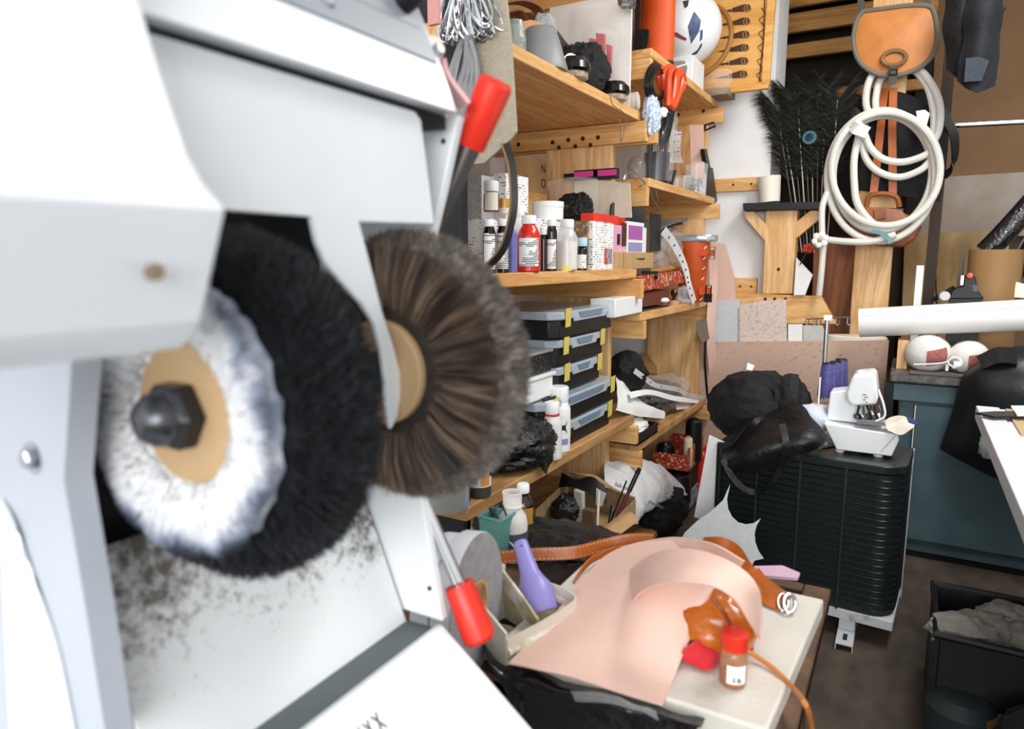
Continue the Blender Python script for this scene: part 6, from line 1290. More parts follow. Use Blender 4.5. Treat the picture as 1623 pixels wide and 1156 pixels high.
part('presser_plate', MB().prism([o(1356, 672, YS+.0), o(1404, 676, YS+.0), o(1402, 668, YS+.0), o(1360, 665, YS+.0)], (0, .06, 0)), STEEL, ov, .001)
part('thread_guard', MB().tube(cr([o(1392, 618, YS+.01), o(1400, 640, YS+.0), o(1402, 660, YS), o(1388, 668, YS)], 12), .004, 8), WHITE, ov)
# thread stand: pole with wire arms, trays, cones
YT = YS+.19
po0, po1 = o(1303, 633, YT), o(1311, 505, YT)
part('stand_pole', MB().tube([po0, po1], .008, 12), STEEL, ov)
part('stand_tray', MB().lathe([(.09, 0), (.092, .006), (.04, .012), (0, .012)], V((o(1312, 640, YT).x, YT, o(1312, 640, YT).z-.012)), seg=30, sx=.9, sy=.6), CREAM, ov)
part('tray_neck', MB().box((po0.x-.02, YS+.10, ZS), (po0.x+.04, YT+.03, ZS+.02)), CREAM, ov, .003)
part('tray_neck', MB().box((po0.x-.012, YT-.012, ZS+.02), (po0.x+.012, YT+.012, po0.z-.02)), CREAM, ov, .003)
part('wire_arm', MB().tube([o(1278, 506, YT), o(1345, 503, YT)], .0028, 6), STEEL, ov)
for x in (1278, 1290, 1297, 1326, 1344): part('wire_hook', MB().tube(cr([o(x, 503, YT), o(x-1, 513, YT), o(x+3, 515, YT), o(x+4, 507, YT)], 10), .0022, 5), STEEL, ov)
part('arm_clamp', MB().box(tuple(o(1308, 508, YT)-V((.006, .01, 0))), tuple(o(1316, 500, YT)+V((.006, .01, 0)))), WHITE, ov, .002)
part('spool_pin', MB().tube([o(1297, 640, YT-.05), o(1300, 598, YT-.05)], .0035, 8), WHITE, ov)
PUR = mat('violet_thread', '#4a4684', .4, nz=(160, .2), stretch=(.1, .1, 1), bump=.4, bsc=260, sheen=.2)
for k, (x, y0, y1, Y) in enumerate(((1309, 576, 629, YT+.0), (1321, 574, 626, YT+.07), (1330, 570, 620, YT+.14))):
    q = o(x, y1, Y); s = sc(q); H = (y1-y0)*s*1.0
    z0 = q.z
    t = thing('thread_cone', ['nearest', 'middle', 'farthest'][k]+' of the three violet thread cones on the sewing machine stand', 'spool', q, 'violet thread cones')
    r = 13*s
    part('thread', MB().lathe([(r, 0), (r*1.02, H*.06), (r*.74, H*.94), (r*.66, H)], q, seg=28), PUR, t)
    part('cone', MB().lathe([(r*.7, H*.99), (r*.62, H*1.03), (r*.4, H*1.03), (r*.35, H*.9), (0, H*.9)], q, seg=24), mat('dark_cone', '#1c1b33', .4), t)
t = thing('fabric_scrap', 'beige fabric scrap with blue edge lying on the sewing machine', 'fabric', o(1425, 668, YS+.05))
t.location = o(1430, 680, YS+.05); WL[t] = V(t.location)
part('cloth', MB().sheet([[o(1400, 668, YS+.05), o(1425, 659, YS+.09), o(1446, 666, YS+.06)], [o(1402, 676, YS+.01), o(1428, 668, YS+.02), o(1450, 672, YS+.02)], [o(1408, 683, YS-.01), o(1428, 690, YS-.01), o(1447, 678, YS)]], 12, 14, .002, .004, 50), mat('beige_fabric', '#d4cabb', .9, nz=(40, .08)), t)
part('blue_edge', MB().sheet([[o(1437, 662, YS+.055), o(1452, 667, YS+.05)], [o(1440, 668, YS+.015), o(1455, 673, YS+.015)]], 6, 6, .003, .004, 60), mat('navy_fabric', '#343a78', .9), t)
single('pale_cloth', MB().blob(o(1285, 665, YS+.09), (.07, .06, .055), 41, .15, 2, 30, 22), mat('pale_blue_grey_cloth', '#c6cdda', .85, nz=(30, .08), bump=.4), 'pale blue grey cloth bundle between the black bag and the sewing machine', 'cloth')
# black bags
YBk = bR.y+.19
def bg(x, y, Y=YBk): return aY(x, y, Y)
c = bg(1212, 640, YBk+.12)
t = thing('black_bag', 'big black fabric bag heaped behind, with a white tag on top', 'bag', V((c.x, c.y, ZS)))
part('body', MB().blob(V((c.x-.02, c.y, c.z-.02)), (.20, .13, .145), 51, .16, 1.7, 72, 50, -.85, .7), BLACKF, t)
part('body_fold', MB().blob(V((c.x+.08, c.y-.02, c.z-.03)), (.10, .10, .15), 58, .17, 1.6, 64, 46, -.85, .75), BLACKF, t)
part('tag', MB().sheet([[bg(1185, 575, YBk+.0), bg(1196, 580, YBk+.0)], [bg(1183, 586, YBk-.01), bg(1192, 587, YBk-.01)]], 4, 4, .002), PAPER, t, label='white tag')
part('patch', MB().sheet([[bg(1253, 592, YBk-.01), bg(1266, 594, YBk-.01)], [bg(1252, 620, YBk-.03), bg(1266, 621, YBk-.03)]], 5, 5, .003), mat('dark_grey_patch', '#1c1c1f', .7), t)
NYL = mat('black_nylon', '#0d0d0f', .42, nz=(40, .25), bump=.5, bsc=26)
t = thing('black_tote', 'black nylon tote slumped over the air conditioner edge with a hanging handle loop', 'bag', V((bg(1230, 712, bR.y+.03).x, bR.y+.05, ZS)))
f_ = bR.y-.012; g_ = bR.y+.06
part('body', MB().sheet([[bg(1150, 700, g_+.06), bg(1190, 668, g_+.10), bg(1235, 648, g_+.10), bg(1268, 644, g_+.08), bg(1285, 664, g_+.02)],
    [bg(1144, 715, g_), bg(1190, 690, g_-.02), bg(1238, 672, g_-.01), bg(1275, 668, g_-.01), bg(1300, 680, g_-.02)],
    [bg(1148, 735, f_-.02), bg(1190, 715, f_-.05), bg(1240, 700, f_-.04), bg(1285, 695, f_-.02), bg(1312, 698, g_-.04)],
    [bg(1160, 750, f_-.03), bg(1200, 748, f_-.035), bg(1240, 735, f_-.03), bg(1285, 715, f_-.02), bg(1324, 710, f_-.01)]], 34, 40, .012, .014, 12), NYL, t)
part('strap', MB().ribbon(cr([bg(1146, 728, f_-.03), bg(1160, 755, f_-.04), bg(1180, 775, f_-.045), bg(1200, 780, f_-.045), bg(1222, 768, f_-.045), bg(1238, 740, f_-.045), bg(1246, 705, f_-.06), bg(1240, 672, f_-.04)], 40), (1, .2, .5), .022, .003), NYL, t)
part('fold_ridge', MB().ribbon(cr([bg(1158, 712, f_-.03), bg(1195, 672, g_+.03), bg(1240, 660, g_+.02), bg(1290, 690, g_-.05)], 24), (.2, .3, 1), .03, .004), NYL, t)
# ------------------------------------------------------------------ white paper templates leaning at the shelf end
YPp = 2.66
single('white_template', MB().prism([aY(1124, 690, YPp), aY(1150, 702, YPp), aY(1148, 740, YPp), aY(1142, 765, YPp), aY(1140, 790, YPp), aY(1160, 788, YPp), aY(1152, 808, YPp), aY(1128, 828, YPp), aY(1100, 820, YPp)], (0, .004, 0)), PAPER, 'tall white card template hanging from the shelf end before the black bags', 'template')
Ys = 2.5
pts = [(1076, 862), (1085, 845), (1105, 826), (1128, 810), (1146, 793), (1157, 768), (1152, 792), (1154, 808), (1160, 820), (1170, 829), (1182, 832), (1194, 830), (1206, 822), (1199, 834), (1196, 846), (1197, 860), (1202, 874), (1210, 886), (1196, 889), (1188, 905), (1076, 905)]
single('white_template', MB().prism([aY(x, y, Ys) for x, y in pts], (0, .004, 0)), mat('white_board2', '#eef0f3', .5), 'white card template with scalloped cut-out edge standing behind the bench', 'template')
lo = aY(1150, 905, Ys)
single('template_support', MB().box((lo.x-.18, Ys+.004, 0), (lo.x+.05, Ys+.012, lo.z)), MC['white_board2'], 'lower white board carrying the scalloped template behind the bench', 'board')
single('black_glossy_card', MB().prism([aY(1139, 740, 2.72), aY(1158, 735, 2.72), aY(1156, 790, 2.72), aY(1138, 784, 2.72)], (0, .003, 0)), BLACKG, 'black glossy card behind the white templates', 'card')
lst = [aX(1127, 375, -.905), aX(1131, 440, -.905), aX(1126, 520, -.905), aX(1131, 600, -.905), aX(1135, 698, -.905)]
single('leather_strip', MB().ribbon(cr(lst, 20), (.6, .8, 0), .055, .003), PINK, 'long narrow pale leather strip hanging down the shelf end', 'leather')
single('dark_strip', MB().ribbon(cr([aX(1119, 530, -.92), aX(1117, 570, -.92), aX(1121, 628, -.92)], 12), (.6, .8, 0), .014, .003), BLACK, 'narrow black strip behind the pale leather strip', 'strip')
single('taupe_flap', MB().sheet([[aX(1103, 508, -.92), aX(1124, 508, -.92)], [aX(1105, 528, -.915), aX(1126, 526, -.915)], [aX(1112, 545, -.91), aX(1128, 534, -.91)]], 8, 8, .003), mat('taupe_leather', '#756a5c', .6), 'taupe leather flap hanging below the second bay shelf', 'leather')
# papers on the white wall behind
YL = YP-.012
def wallp(pts, m, label, name, cat, Y=YL, th=.006): return single(name, MB().prism([aY(x, y, Y) for x, y in pts], (0, th, 0)), m, label, cat)
wallp([(1118, 380), (1150, 388), (1164, 440), (1170, 560), (1115, 560)], PINK, 'large pale pink leather hide hung low on the white wall beside the orange quiver', 'leather_hide', 'leather', 3.842)
wallp([(1130, 476), (1172, 476), (1174, 660), (1130, 660)], mat('pale_grey_sheet', '#cfd2d6', .6), 'pale grey sheet standing before the pink hide', 'grey_sheet', 'sheet', 3.832)
SPK = mat('speckled_pink', '#dccbc0', .8, nz=(70, .05), col2='#c9a79b', thr=(.56, .62))
wallp([(1172, 486), (1178, 481), (1193, 481), (1194, 478), (1246, 475), (1250, 660), (1172, 660)], SPK, 'speckled pinkish card sheet standing before the T-shaped stand', 'pinkish_sheet', 'sheet', 3.818)
wallp([(1249, 514), (1272, 514), (1271, 640), (1249, 640)], PAPER, 'narrow white sheet under the foot board of the stand', 'white_sheet', 'sheet', 3.826)
wallp([(1273, 516), (1304, 516), (1310, 535), (1308, 640), (1274, 640)], mat('light_grey_card', '#c4c3bf', .7), 'light grey card under the right end of the foot board', 'grey_card', 'sheet', 3.836)
# big brown printed board leaning
YD = 3.80
LB1 = bpy.data.materials.new('stamped_leather_board'); LB1.use_nodes = True
def _lb():
    nt = LB1.node_tree; N = nt.nodes.new; ln = nt.links.new; p = nt.nodes['Principled BSDF']
    tc = N('ShaderNodeTexCoord'); m0 = N('ShaderNodeMapping'); m0.inputs[2].default_value = (0, R_(32), 0); ln(tc.outputs['Object'], m0.inputs[0])
    mp = N('ShaderNodeMapping'); mp.inputs[3].default_value = (20, 1, 95); ln(m0.outputs[0], mp.inputs[0])
    t = N('ShaderNodeTexNoise'); t.inputs['Scale'].default_value = 1; t.inputs['Detail'].default_value = 2; ln(mp.outputs[0], t.inputs['Vector'])
    r = N('ShaderNodeValToRGB'); r.color_ramp.elements[0].position = .60; r.color_ramp.elements[1].position = .68; r.color_ramp.elements[0].color = hexc('#c9ab98'); r.color_ramp.elements[1].color = hexc('#b08b7b')
    ln(t.outputs[0], r.inputs[0]); ln(r.outputs[0], p.inputs['Base Color']); p.inputs['Roughness'].default_value = .8
_lb()
a = aY(1072, 543, YD); b = aY(1409, 540, YD)
single('stamped_board', MB().prism([V((a.x, YD, 0)), V((b.x, YD, 0)), V((b.x, YD, b.z)), V((a.x, YD, a.z))], (0, .012, 0)), LB1, 'wide pinkish brown leather board with faint slanted print behind the sewing machine', 'board')
# ------------------------------------------------------------------ teal cabinet, worktop and things on it
YCb = 3.5
cz = lambda x, y, Y=YCb: aY(x, y, Y)
TEAL = mat('teal_paint', '#445b61', .45, nz=(5, .06), col2='#4d646a', bump=.05)
tl = cz(1421, 603); bl = cz(1421, 905)
cab = thing('cabinet', 'teal painted metal cabinet with drawer and doors under the worktop', 'cabinet', V((.3, 3.7, 0)))
zTop = cz(1412, 590, 3.46).z
ztp = zTop-.045
x0 = tl.x
part('body', MB().box((x0+.02, YCb+.02, .03), (1.7, 3.98, ztp-.001)), TEAL, cab, .003)
d0, d1 = cz(1423, 610), cz(1521, 641)
part('drawer', MB().box((x0-.01, YCb-.012, cz(1423, 634).z), (x0+.50, YCb+.02, cz(1423, 607).z)), TEAL, cab, .003)
part('door', MB().box((x0+.085, YCb, .09), (x0+.85, YCb+.018, cz(1423, 639).z)), TEAL, cab, .003)
part('door', MB().box((x0+.857, YCb, .09), (1.69, YCb+.018, cz(1423, 639).z)), TEAL, cab, .003)
part('edge_chip', MB().box((x0+.080, YCb-.002, .3), (x0+.084, YCb+.002, cz(1423, 640).z)), CREAM, cab, label='pale chipped door edge')
part('plinth', MB().box((x0+.03, YCb+.03, 0), (1.68, 3.9, .03)), BLACK, cab)
CT = mat('grey_worktop', '#4b4a48', .5, nz=(30, .15), col2='#6b6964', bump=.1)
single('worktop', MB().box((cz(1411, 590, 3.46).x, 3.46, ztp), (1.8, 3.985, zTop)), CT, 'dark grey worktop lying over the teal cabinet', 'worktop', bev=.008)
t = thing('black_cabinet_gap', 'black panel filling the gap between the stamped board and the teal cabinet', 'board', V((x0-.03, 3.55, 0)))
part('panel', MB().box((x0-.045, 3.50, 0), (x0-.005, 3.9, ztp-.01)), BLACK, t)  # plain black panel closing the gap beside the cabinet
# big white roll
YR = 3.62
ra_, rb2 = cz(1362, 512, YR), cz(1640, 499, YR)
ra_ = V((ra_.x, YR, ra_.z)); s = sc(ra_); rr_ = 22.5*s
t = thing('paper_roll', 'long white paper roll lying across the worktop above the wrapped balls', 'roll', V(((ra_.x+rb2.x)/2, YR, zTop)))
dirr = (rb2-ra_).normalized()
part('roll', MB().lathe([(rr_*.35, .0), (rr_, 0), (rr_, (rb2-ra_).length+.3), (rr_*.35, (rb2-ra_).length+.3), (rr_*.35, 0)], ra_, dirr, 48), mat('roll_paper', '#e9e8e5', .7, nz=(4, .03)), t)
fl = cr([ra_+dirr*.0+V((0, -rr_*.80, rr_*.62)), ra_+dirr*.35+V((0, -rr_*.80, rr_*.62)), ra_+dirr*.62+V((0, -rr_*.82, rr_*.60)), ra_+dirr*.70+V((0, -rr_*.95, rr_*.36)), ra_+dirr*.75+V((0, -rr_*.98, rr_*.30)), ra_+dirr*.95+V((0, -rr_*.95, rr_*.36))], 30)
part('loose_edge', MB().ribbon(fl, (0, .6, .8), .012, .003), MC['roll_paper'], t)
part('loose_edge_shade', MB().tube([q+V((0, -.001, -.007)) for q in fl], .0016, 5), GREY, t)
single('wood_block', MB().box((cz(1421, 572, 3.60).x, 3.58, zTop), (cz(1438, 572, 3.60).x, 3.70, ra_.z-rr_-.001)), PINE_Z, 'yellowish wooden block propping the white roll at its left end', 'block', bev=.002)
# wrapped balls
for k, (x, y, r1, lb) in enumerate(((1471, 556, 33, 'left ball wrapped in white paper and clear film on the worktop'), (1537, 554, 30, 'right ball wrapped in white paper and clear film on the worktop'))):
    c = cz(x, y, 3.55); s = sc(c); r = r1*s*.96; c.z = zTop+r*.86+.006
    t = thing('wrapped_ball', lb, 'ball', V((c.x, c.y, zTop+.006)), 'wrapped balls under the paper roll')
    part('ball', MB().blob(c, (r, r*.8, r*.9), 60+k, .05, 1.5, 36, 26, -.93), mat('ball_white', '#dcdad4', .6, nz=(6, .04)), t)
    wd = [c+V((math.sin(a)*r*1.0*math.cos(b), -math.cos(a)*r*.83*math.cos(b), math.sin(b)*r*.93)) for a, b in ((-.15, -.35), (.15, .05), (.75, .40), (.95, .05), (.75, -.38), (.3, -.55))]
    part('red_window', MB().sheet([[c+V((math.sin(a)*r*1.03*math.cos(b+.25*a), -math.cos(a)*r*.84*math.cos(b+.25*a), math.sin(b+.25*a)*r*.95)) for a in (-.05, .25, .55, .9)] for b in (-.62, -.3, .0, .22)], 8, 10, .003), mat('red_net', '#9a4a42', .5, nz=(60, .3), bump=.5), t)
    part('film', MB().blob(c, (r*1.04, r*.86, r*.95), 70+k, .05, 2.5, 36, 26, -.93), clear('ball_film', '#ffffff', .04, .1, .6, 30), t)
t = thing('white_cable', 'white coiled charger cable hanging over the worktop edge', 'cable', cz(1510, 577, 3.45))
part('cable_loop', MB().tube(cr([cz(1448, 578, 3.44), cz(1480, 577, 3.44), cz(1500, 574, 3.44), cz(1512, 566, 3.44), cz(1522, 572, 3.44), cz(1514, 582, 3.44), cz(1503, 576, 3.44), cz(1508, 568, 3.44), cz(1520, 568, 3.44), cz(1524, 578, 3.44), cz(1510, 584, 3.44)], 60), .0035, 6), WHITE, t)
part('plug', MB().box(tuple(cz(1498, 588, 3.445)), tuple(cz(1504, 578, 3.445)+V((0, .012, 0)))), WHITE, t, .001)
part('plug', MB().box(tuple(cz(1511, 581, 3.435)), tuple(cz(1523, 574, 3.435)+V((0, .012, 0)))), WHITE, t, .001)
single('grey_mat', MB().prism([V((cz(1443, 580, 3.47).x, 3.455, zTop)), V((1.5, 3.455, zTop)), V((1.5, 3.75, zTop)), V((cz(1443, 580, 3.47).x, 3.75, zTop))], (0, 0, .006)), mat('warm_grey_mat', '#6b6359', .8), 'thin warm grey mat on the worktop under the wrapped balls', 'mat')
# black rubber sheet hanging over the cabinet
BLS = mat('black_leather_sheet', '#121518', .35, nz=(4, .25), bump=.08, bsc=60)
single('black_leather_hide', MB().sheet([[cz(1530, 592, 3.42), cz(1562, 570, 3.43), cz(1605, 552, 3.44), cz(1660, 545, 3.44)], [cz(1520, 612, 3.40), cz(1560, 592, 3.36), cz(1610, 590, 3.34), cz(1670, 590, 3.34)], [cz(1505, 660, 3.42), cz(1540, 650, 3.36), cz(1600, 650, 3.32), cz(1670, 650, 3.30)], [cz(1490, 712, 3.44), cz(1530, 735, 3.38), cz(1580, 760, 3.34), cz(1660, 790, 3.32)]], 28, 28, .004, .012, 6), BLS, 'big black leather hide hanging over the front of the teal cabinet', 'leather')
single('black_offcut', MB().sheet([[cz(1548, 566, 3.42), cz(1578, 552, 3.40), cz(1610, 552, 3.42)], [cz(1560, 585, 3.36), cz(1585, 576, 3.32), cz(1612, 578, 3.34)]], 8, 10, .006), BLS, 'stiff black leather offcut folded over the worktop edge', 'leather')
single('pale_rag', MB().blob(cz(1566, 705, 3.33), (.03, .02, .06), 80, .3, 3, 20, 16), mat('sage_rag', '#8fa09c', .9), 'pale grey rag peeping out behind the work table corner', 'rag')
# things standing behind the roll
single('white_stick', MB().box(tuple(cz(1441, 560, 3.80)), (cz(1441, 560, 3.80).x+.030, 3.812, cz(1446, 421, 3.80).z)), PAPER, 'short white square stick standing behind the roll', 'stick')
bpy.data.objects['white_stick'].location.z += 0
p = cz(1565, 540, 3.85); s = sc(p)
t = thing('cardboard_tube', 'wide brown cardboard tube standing on the worktop behind the roll', 'tube', V((p.x, 3.87, zTop)))
r = 36*s; zt2 = cz(1565, 396, 3.87).z
part('tube', MB().lathe([(r*.94, 0), (r, 0), (r*1.0, zt2-zTop), (r*.94, zt2-zTop), (r*.94, 0)], V((p.x, 3.87, zTop)), seg=40), mat('tube_card', '#937148', .7, nz=(20, .08), stretch=(1, 1, .2)), t)
single('tapered_stick', MB().prism([V((cz(1522, 470, 3.92).x-.03, 3.92, zTop)), V((cz(1522, 470, 3.92).x+.03, 3.92, zTop)), cz(1529, 384, 3.92), cz(1525, 384, 3.92)], (0, .01, 0)), mat('grey_wood_stick', '#5c5146', .7), 'tapered grey wooden stick behind the clamp tool', 'stick')
t = thing('clamp_tool', 'black clamp tool with red knob lying behind the paper roll', 'clamp', cz(1535, 470, 3.74))
part('body', MB().prism([cz(1503, 474, 3.74), cz(1510, 458, 3.74), cz(1527, 454, 3.74), cz(1529, 437, 3.74), cz(1542, 434, 3.74), cz(1546, 440, 3.74), cz(1551, 462, 3.74), cz(1560, 474, 3.74)], (0, .06, 0)), BLACK, t, .004)
part('red_knob', MB().lathe([(.012, 0), (.012, .012), (0, .014)], cz(1537, 438, 3.735), (0, -1, .3), 16), mat('knob_red', '#c6452f', .4), t)
part('steel_plate', MB().box(tuple(cz(1522, 452, 3.735)), tuple(cz(1528, 437, 3.735)+V((0, .004, 0)))), STEEL, t)
part('blue_light', MB().prism([cz(1541, 452, 3.738), cz(1549, 452, 3.738), cz(1550, 462, 3.738), cz(1543, 462, 3.738)], (0, .003, 0)), mat('deep_blue', '#26345f', .3), t)
part('support', MB().box((cz(1505, 474, 3.74).x, 3.75, zTop), (cz(1558, 474, 3.74).x, 3.79, cz(1530, 473, 3.74).z)), BLACK, t)
single('steel_tube', MB().tube([cz(1478, 476, 3.76), cz(1512, 456, 3.72)], .01, 10), DKSTEEL, 'short dark steel tube left of the clamp tool', 'tube')
for k, (x, y) in enumerate(((1497, 470), )):
    single('round_cap', MB().lathe([(.022, -.02), (.024, 0), (.02, .012), (0, .014)], cz(x, y, 3.70), (.1, -1, .2), 20), mat('light_grey_cap', '#b9b9b6', .4), 'light grey round cap beside the clamp tool', 'cap')
# black wrapped tube leaning at the right, black strap
single('black_tube', MB().tube([cz(1562, 400, 4.02), cz(1590, 372, 4.02), cz(1660, 295, 4.04)], .05, 16), clear('black_wrap', '#1a1a1c', .9, .15, .5, 20), 'thick black plastic wrapped tube leaning at the right edge', 'tube')
single('black_wrapped_pole', MB().tube([cz(1586, 474, 3.92), cz(1640, 380, 3.94)], .035, 14), BLACK, 'black pole leaning behind the roll at the right edge', 'pole')
single('white_pipe', MB().tube([cz(1600, 430, 4.1), cz(1660, 330, 4.12)], .022, 12), mat('grey_white_pipe', '#b7b7b7', .5), 'pale pipe leaning between the two black tubes', 'pipe')
single('beige_plate', MB().prism([cz(1592, 470, 3.80), cz(1612, 447, 3.80), cz(1640, 455, 3.80), cz(1640, 474, 3.80)], (0, .01, 0)), CREAM, 'beige rounded plate behind the roll at the right edge', 'plate')
# ------------------------------------------------------------------ hanging on the post
YH_ = 3.97
q = lambda x, y, Y=YH_: aY(x, y, Y)
t = thing('satchel', 'orange leather satchel flap with grey piping hanging on the pine post', 'bag', q(1420, 120, 3.90))
out = [(1368, 18), (1400, 14), (1440, 9), (1472, 10), (1481, 22), (1485, 45), (1485, 65), (1479, 85), (1465, 102), (1445, 113), (1418, 120), (1392, 118), (1372, 108), (1359, 92), (1353, 70), (1354, 48), (1359, 30)]
part('bag_body', MB().prism([q(x, y, 3.90) for x, y in out], (0, .06, 0)), mat('grey_felt', '#4c4d45', .8), t)
m = MB(); cen = q(1420, 62, 3.865); P = [q(x, y, 3.895) for x, y in cr([V((x, 0, y)) for x, y in out]+[V((out[0][0], 0, out[0][1]))], 60)] if False else None
oc = [(v.x, v.z) for v in cr([V((x, 0, y)) for x, y in out+[out[0]]], 70)][:-1]
rim = [q(x, y, 3.888) for x, y in oc]; vs = []; fs = []; K = 6; n = len(rim)
cen = q(1420, 64, 3.888)
for j in range(K):
    f = j/K
    for v in rim: w_ = v.lerp(cen, f); vs.append(w_+V((0, -.022*math.sin(f*math.pi/2), 0)))
vs.append(cen+V((0, -.022, 0))); c_ = len(vs)-1
for j in range(K-1):
    for i in range(n): i2 = (i+1) % n; fs.append((j*n+i, j*n+i2, (j+1)*n+i2, (j+1)*n+i))
for i in range(n): fs.append(((K-1)*n+i, (K-1)*n+(i+1) % n, c_))
b_ = len(vs); vs += [v+V((0, .008, 0)) for v in rim]
for i in range(n): i2 = (i+1) % n; fs.append((i2, i, b_+i, b_+i2))
m.add(vs, fs); flap = part('flap', m, mat('satchel_orange', '#c27a3a', .5, nz=(14, .14), bump=.12, bsc=80), t)
part('piping', MB().tube([v+V((0, -.002, 0)) for v in rim], .011, 8, closed=True), mat('grey_piping', '#6d6a5e', .6), t)
ring = [q(1417+19*math.cos(a)*1.0, 92+11.5*math.sin(a)-2*math.cos(a), 3.864) for a in [2*math.pi*i/36 for i in range(36)]]
rg = part('stitched_ring', MB().tube(ring, .010, 8, closed=True), mat('ring_olive', '#7a5d33', .5), flap)
part('clasp_tab', MB().prism([q(1411, 103, 3.862), q(1421, 101, 3.862), q(1422, 120, 3.862), q(1420, 133, 3.862), q(1409, 133, 3.862), q(1409, 118, 3.862)], (0, -.006, 0)), mat('dark_olive', '#3c3a30', .5), flap)
part('buckle', MB().tube([q(x, y, 3.852) for x, y in ((1410, 110), (1422, 109), (1422, 118), (1410, 119))], .004, 6, closed=True), DKSTEEL, flap)
part('shoulder_strap', MB().ribbon([q(1366, 24, 3.93), q(1362, -40, 3.95)], (1, 0, 0), .03, .005), MC['grey_felt'], t)
part('shoulder_strap', MB().ribbon([q(1470, 14, 3.93), q(1466, -40, 3.95)], (1, 0, 0), .03, .005), MC['grey_felt'], t)
# hose coil
HM = mat('white_hose', '#dcdad2', .5, nz=(8, .04), bump=.35, bsc=260)
ho = thing('hose_coil', 'thick white ribbed hose coiled in loops over the pine post', 'hose', q(1400, 385, 3.84))
def loop(cx, cy, rx, ry, Y, tl=0, a0=0, a1=2*math.pi, n=60):
    P = []
    for i in range(n+1):
        a = a0+(a1-a0)*i/n; x, y = rx*math.cos(a), ry*math.sin(a); P.append(q(cx+x*math.cos(tl)-y*math.sin(tl), cy+x*math.sin(tl)+y*math.cos(tl), Y+.006*math.sin(3*a)))
    return P
RHS = .0165
part('hose_loop', MB().tube(loop(1397, 279, 86, 104, 3.83, .12)[:-1], RHS, 10, closed=True), HM, ho)
part('hose_loop', MB().tube(loop(1399, 275, 78, 92, 3.86, .16)[:-1], RHS, 10, closed=True), HM, ho)
part('hose_loop', MB().tube(loop(1404, 268, 86, 90, 3.80, .1)[:-1], RHS, 10, closed=True), HM, ho)
part('hose_loop', MB().tube(cr([q(1369, 210, 3.84), q(1380, 235, 3.85), q(1400, 252, 3.85), q(1430, 257, 3.85), q(1462, 248, 3.84), q(1478, 236, 3.84)], 30), RHS, 10), HM, ho)
part('hose_loop', MB().tube(cr([q(1364, 214, 3.86), q(1372, 250, 3.87), q(1392, 272, 3.87), q(1425, 281, 3.87), q(1458, 270, 3.86), q(1474, 255, 3.86)], 30), RHS, 10), HM, ho)
part('hose_loop', MB().tube(cr([q(1362, 212, 3.82), q(1354, 250, 3.81), q(1354, 290, 3.81), q(1360, 325, 3.80), q(1385, 355, 3.80), q(1410, 358, 3.80)], 30), RHS, 10), HM, ho)
part('hose_loop', MB().tube(cr([q(1380, 190, 3.89), q(1372, 160, 3.90), q(1379, 125, 3.91), q(1400, 105, 3.93), q(1450, 108, 3.93), q(1474, 130, 3.91), q(1489, 165, 3.90), q(1488, 205, 3.88), q(1474, 235, 3.85)], 44), RHS, 10), HM, ho)
part('hose_loop', MB().tube(cr([q(1390, 188, 3.91), q(1388, 155, 3.92), q(1400, 120, 3.94), q(1440, 108, 3.945), q(1466, 130, 3.93), q(1478, 165, 3.92), q(1480, 205, 3.90), q(1470, 225, 3.87)], 44), RHS, 10), HM, ho)
part('hose_tail', MB().tube(cr([q(1420, 372, 3.79), q(1380, 383, 3.79), q(1340, 383, 3.79), q(1312, 380, 3.79)], 20), .016, 10), HM, ho)
part('hose_tail', MB().tube(cr([q(1311, 305, 3.82), q(1303, 330, 3.80), q(1303, 370, 3.79), q(1304, 400, 3.79), q(1301, 440, 3.79), q(1298, 468, 3.80)], 24), .015, 10), HM, ho)
part('binding_tape', MB().ribbon(cr([q(1352, 196, 3.78), q(1362, 206, 3.775), q(1374, 212, 3.78)], 8), (.6, 0, -1), .055, .03), PAPER, ho)
part('end_flag', MB().prism([q(1452, 176, 3.87), q(1466, 174, 3.87), q(1474, 180, 3.87), q(1464, 215, 3.87), q(1456, 205, 3.87)], (0, .01, 0)), PAPER, ho)
# flower magnet on the hose and red flower
t = thing('white_flower', 'white daisy ornament fixed where the hose crosses beside the stand', 'flower', q(1300, 390, 3.74))
fc = q(1300, 380, 3.745); s = sc(fc)
for k in range(6):
    a = 2*math.pi*k/6+.3; part('petal', MB().blob(fc+V((math.cos(a)*8*s, 0, math.sin(a)*8*s)), (5.2*s, .008, 5.2*s), k, .03, 1, 18, 12), WHITE, t)
part('flower_centre', MB().blob(fc+V((0, -.008, 0)), (3.6*s, .008, 3.6*s), 3, .05, 2, 16, 10), mat('flower_gold', '#c9a45c', .6), t)
t = thing('red_flower', 'small dark red cloth flower below the peacock feathers', 'flower', q(1280, 395, 3.80))
fc = q(1281, 394, 3.80)
for k in range(5):
    a = 2*math.pi*k/5; part('petal', MB().blob(fc+V((math.cos(a)*5*s, 0, math.sin(a)*4*s)), (5*s, .012, 4.4*s), k+9, .2, 2, 16, 10), mat('dark_red', '#a8321c', .6), t)
part('stem', MB().tube([q(1268, 420, 3.82), fc, q(1292, 382, 3.80)], .003, 6), mat('dark_green', '#2a3020', .6), t)
single('white_envelope', MB().prism([q(1262, 408, 3.83), q(1288, 436, 3.83), q(1276, 468, 3.83), q(1258, 468, 3.83)], (0, .008, 0)), PAPER, 'white paper card behind the stand below the red flower', 'paper')
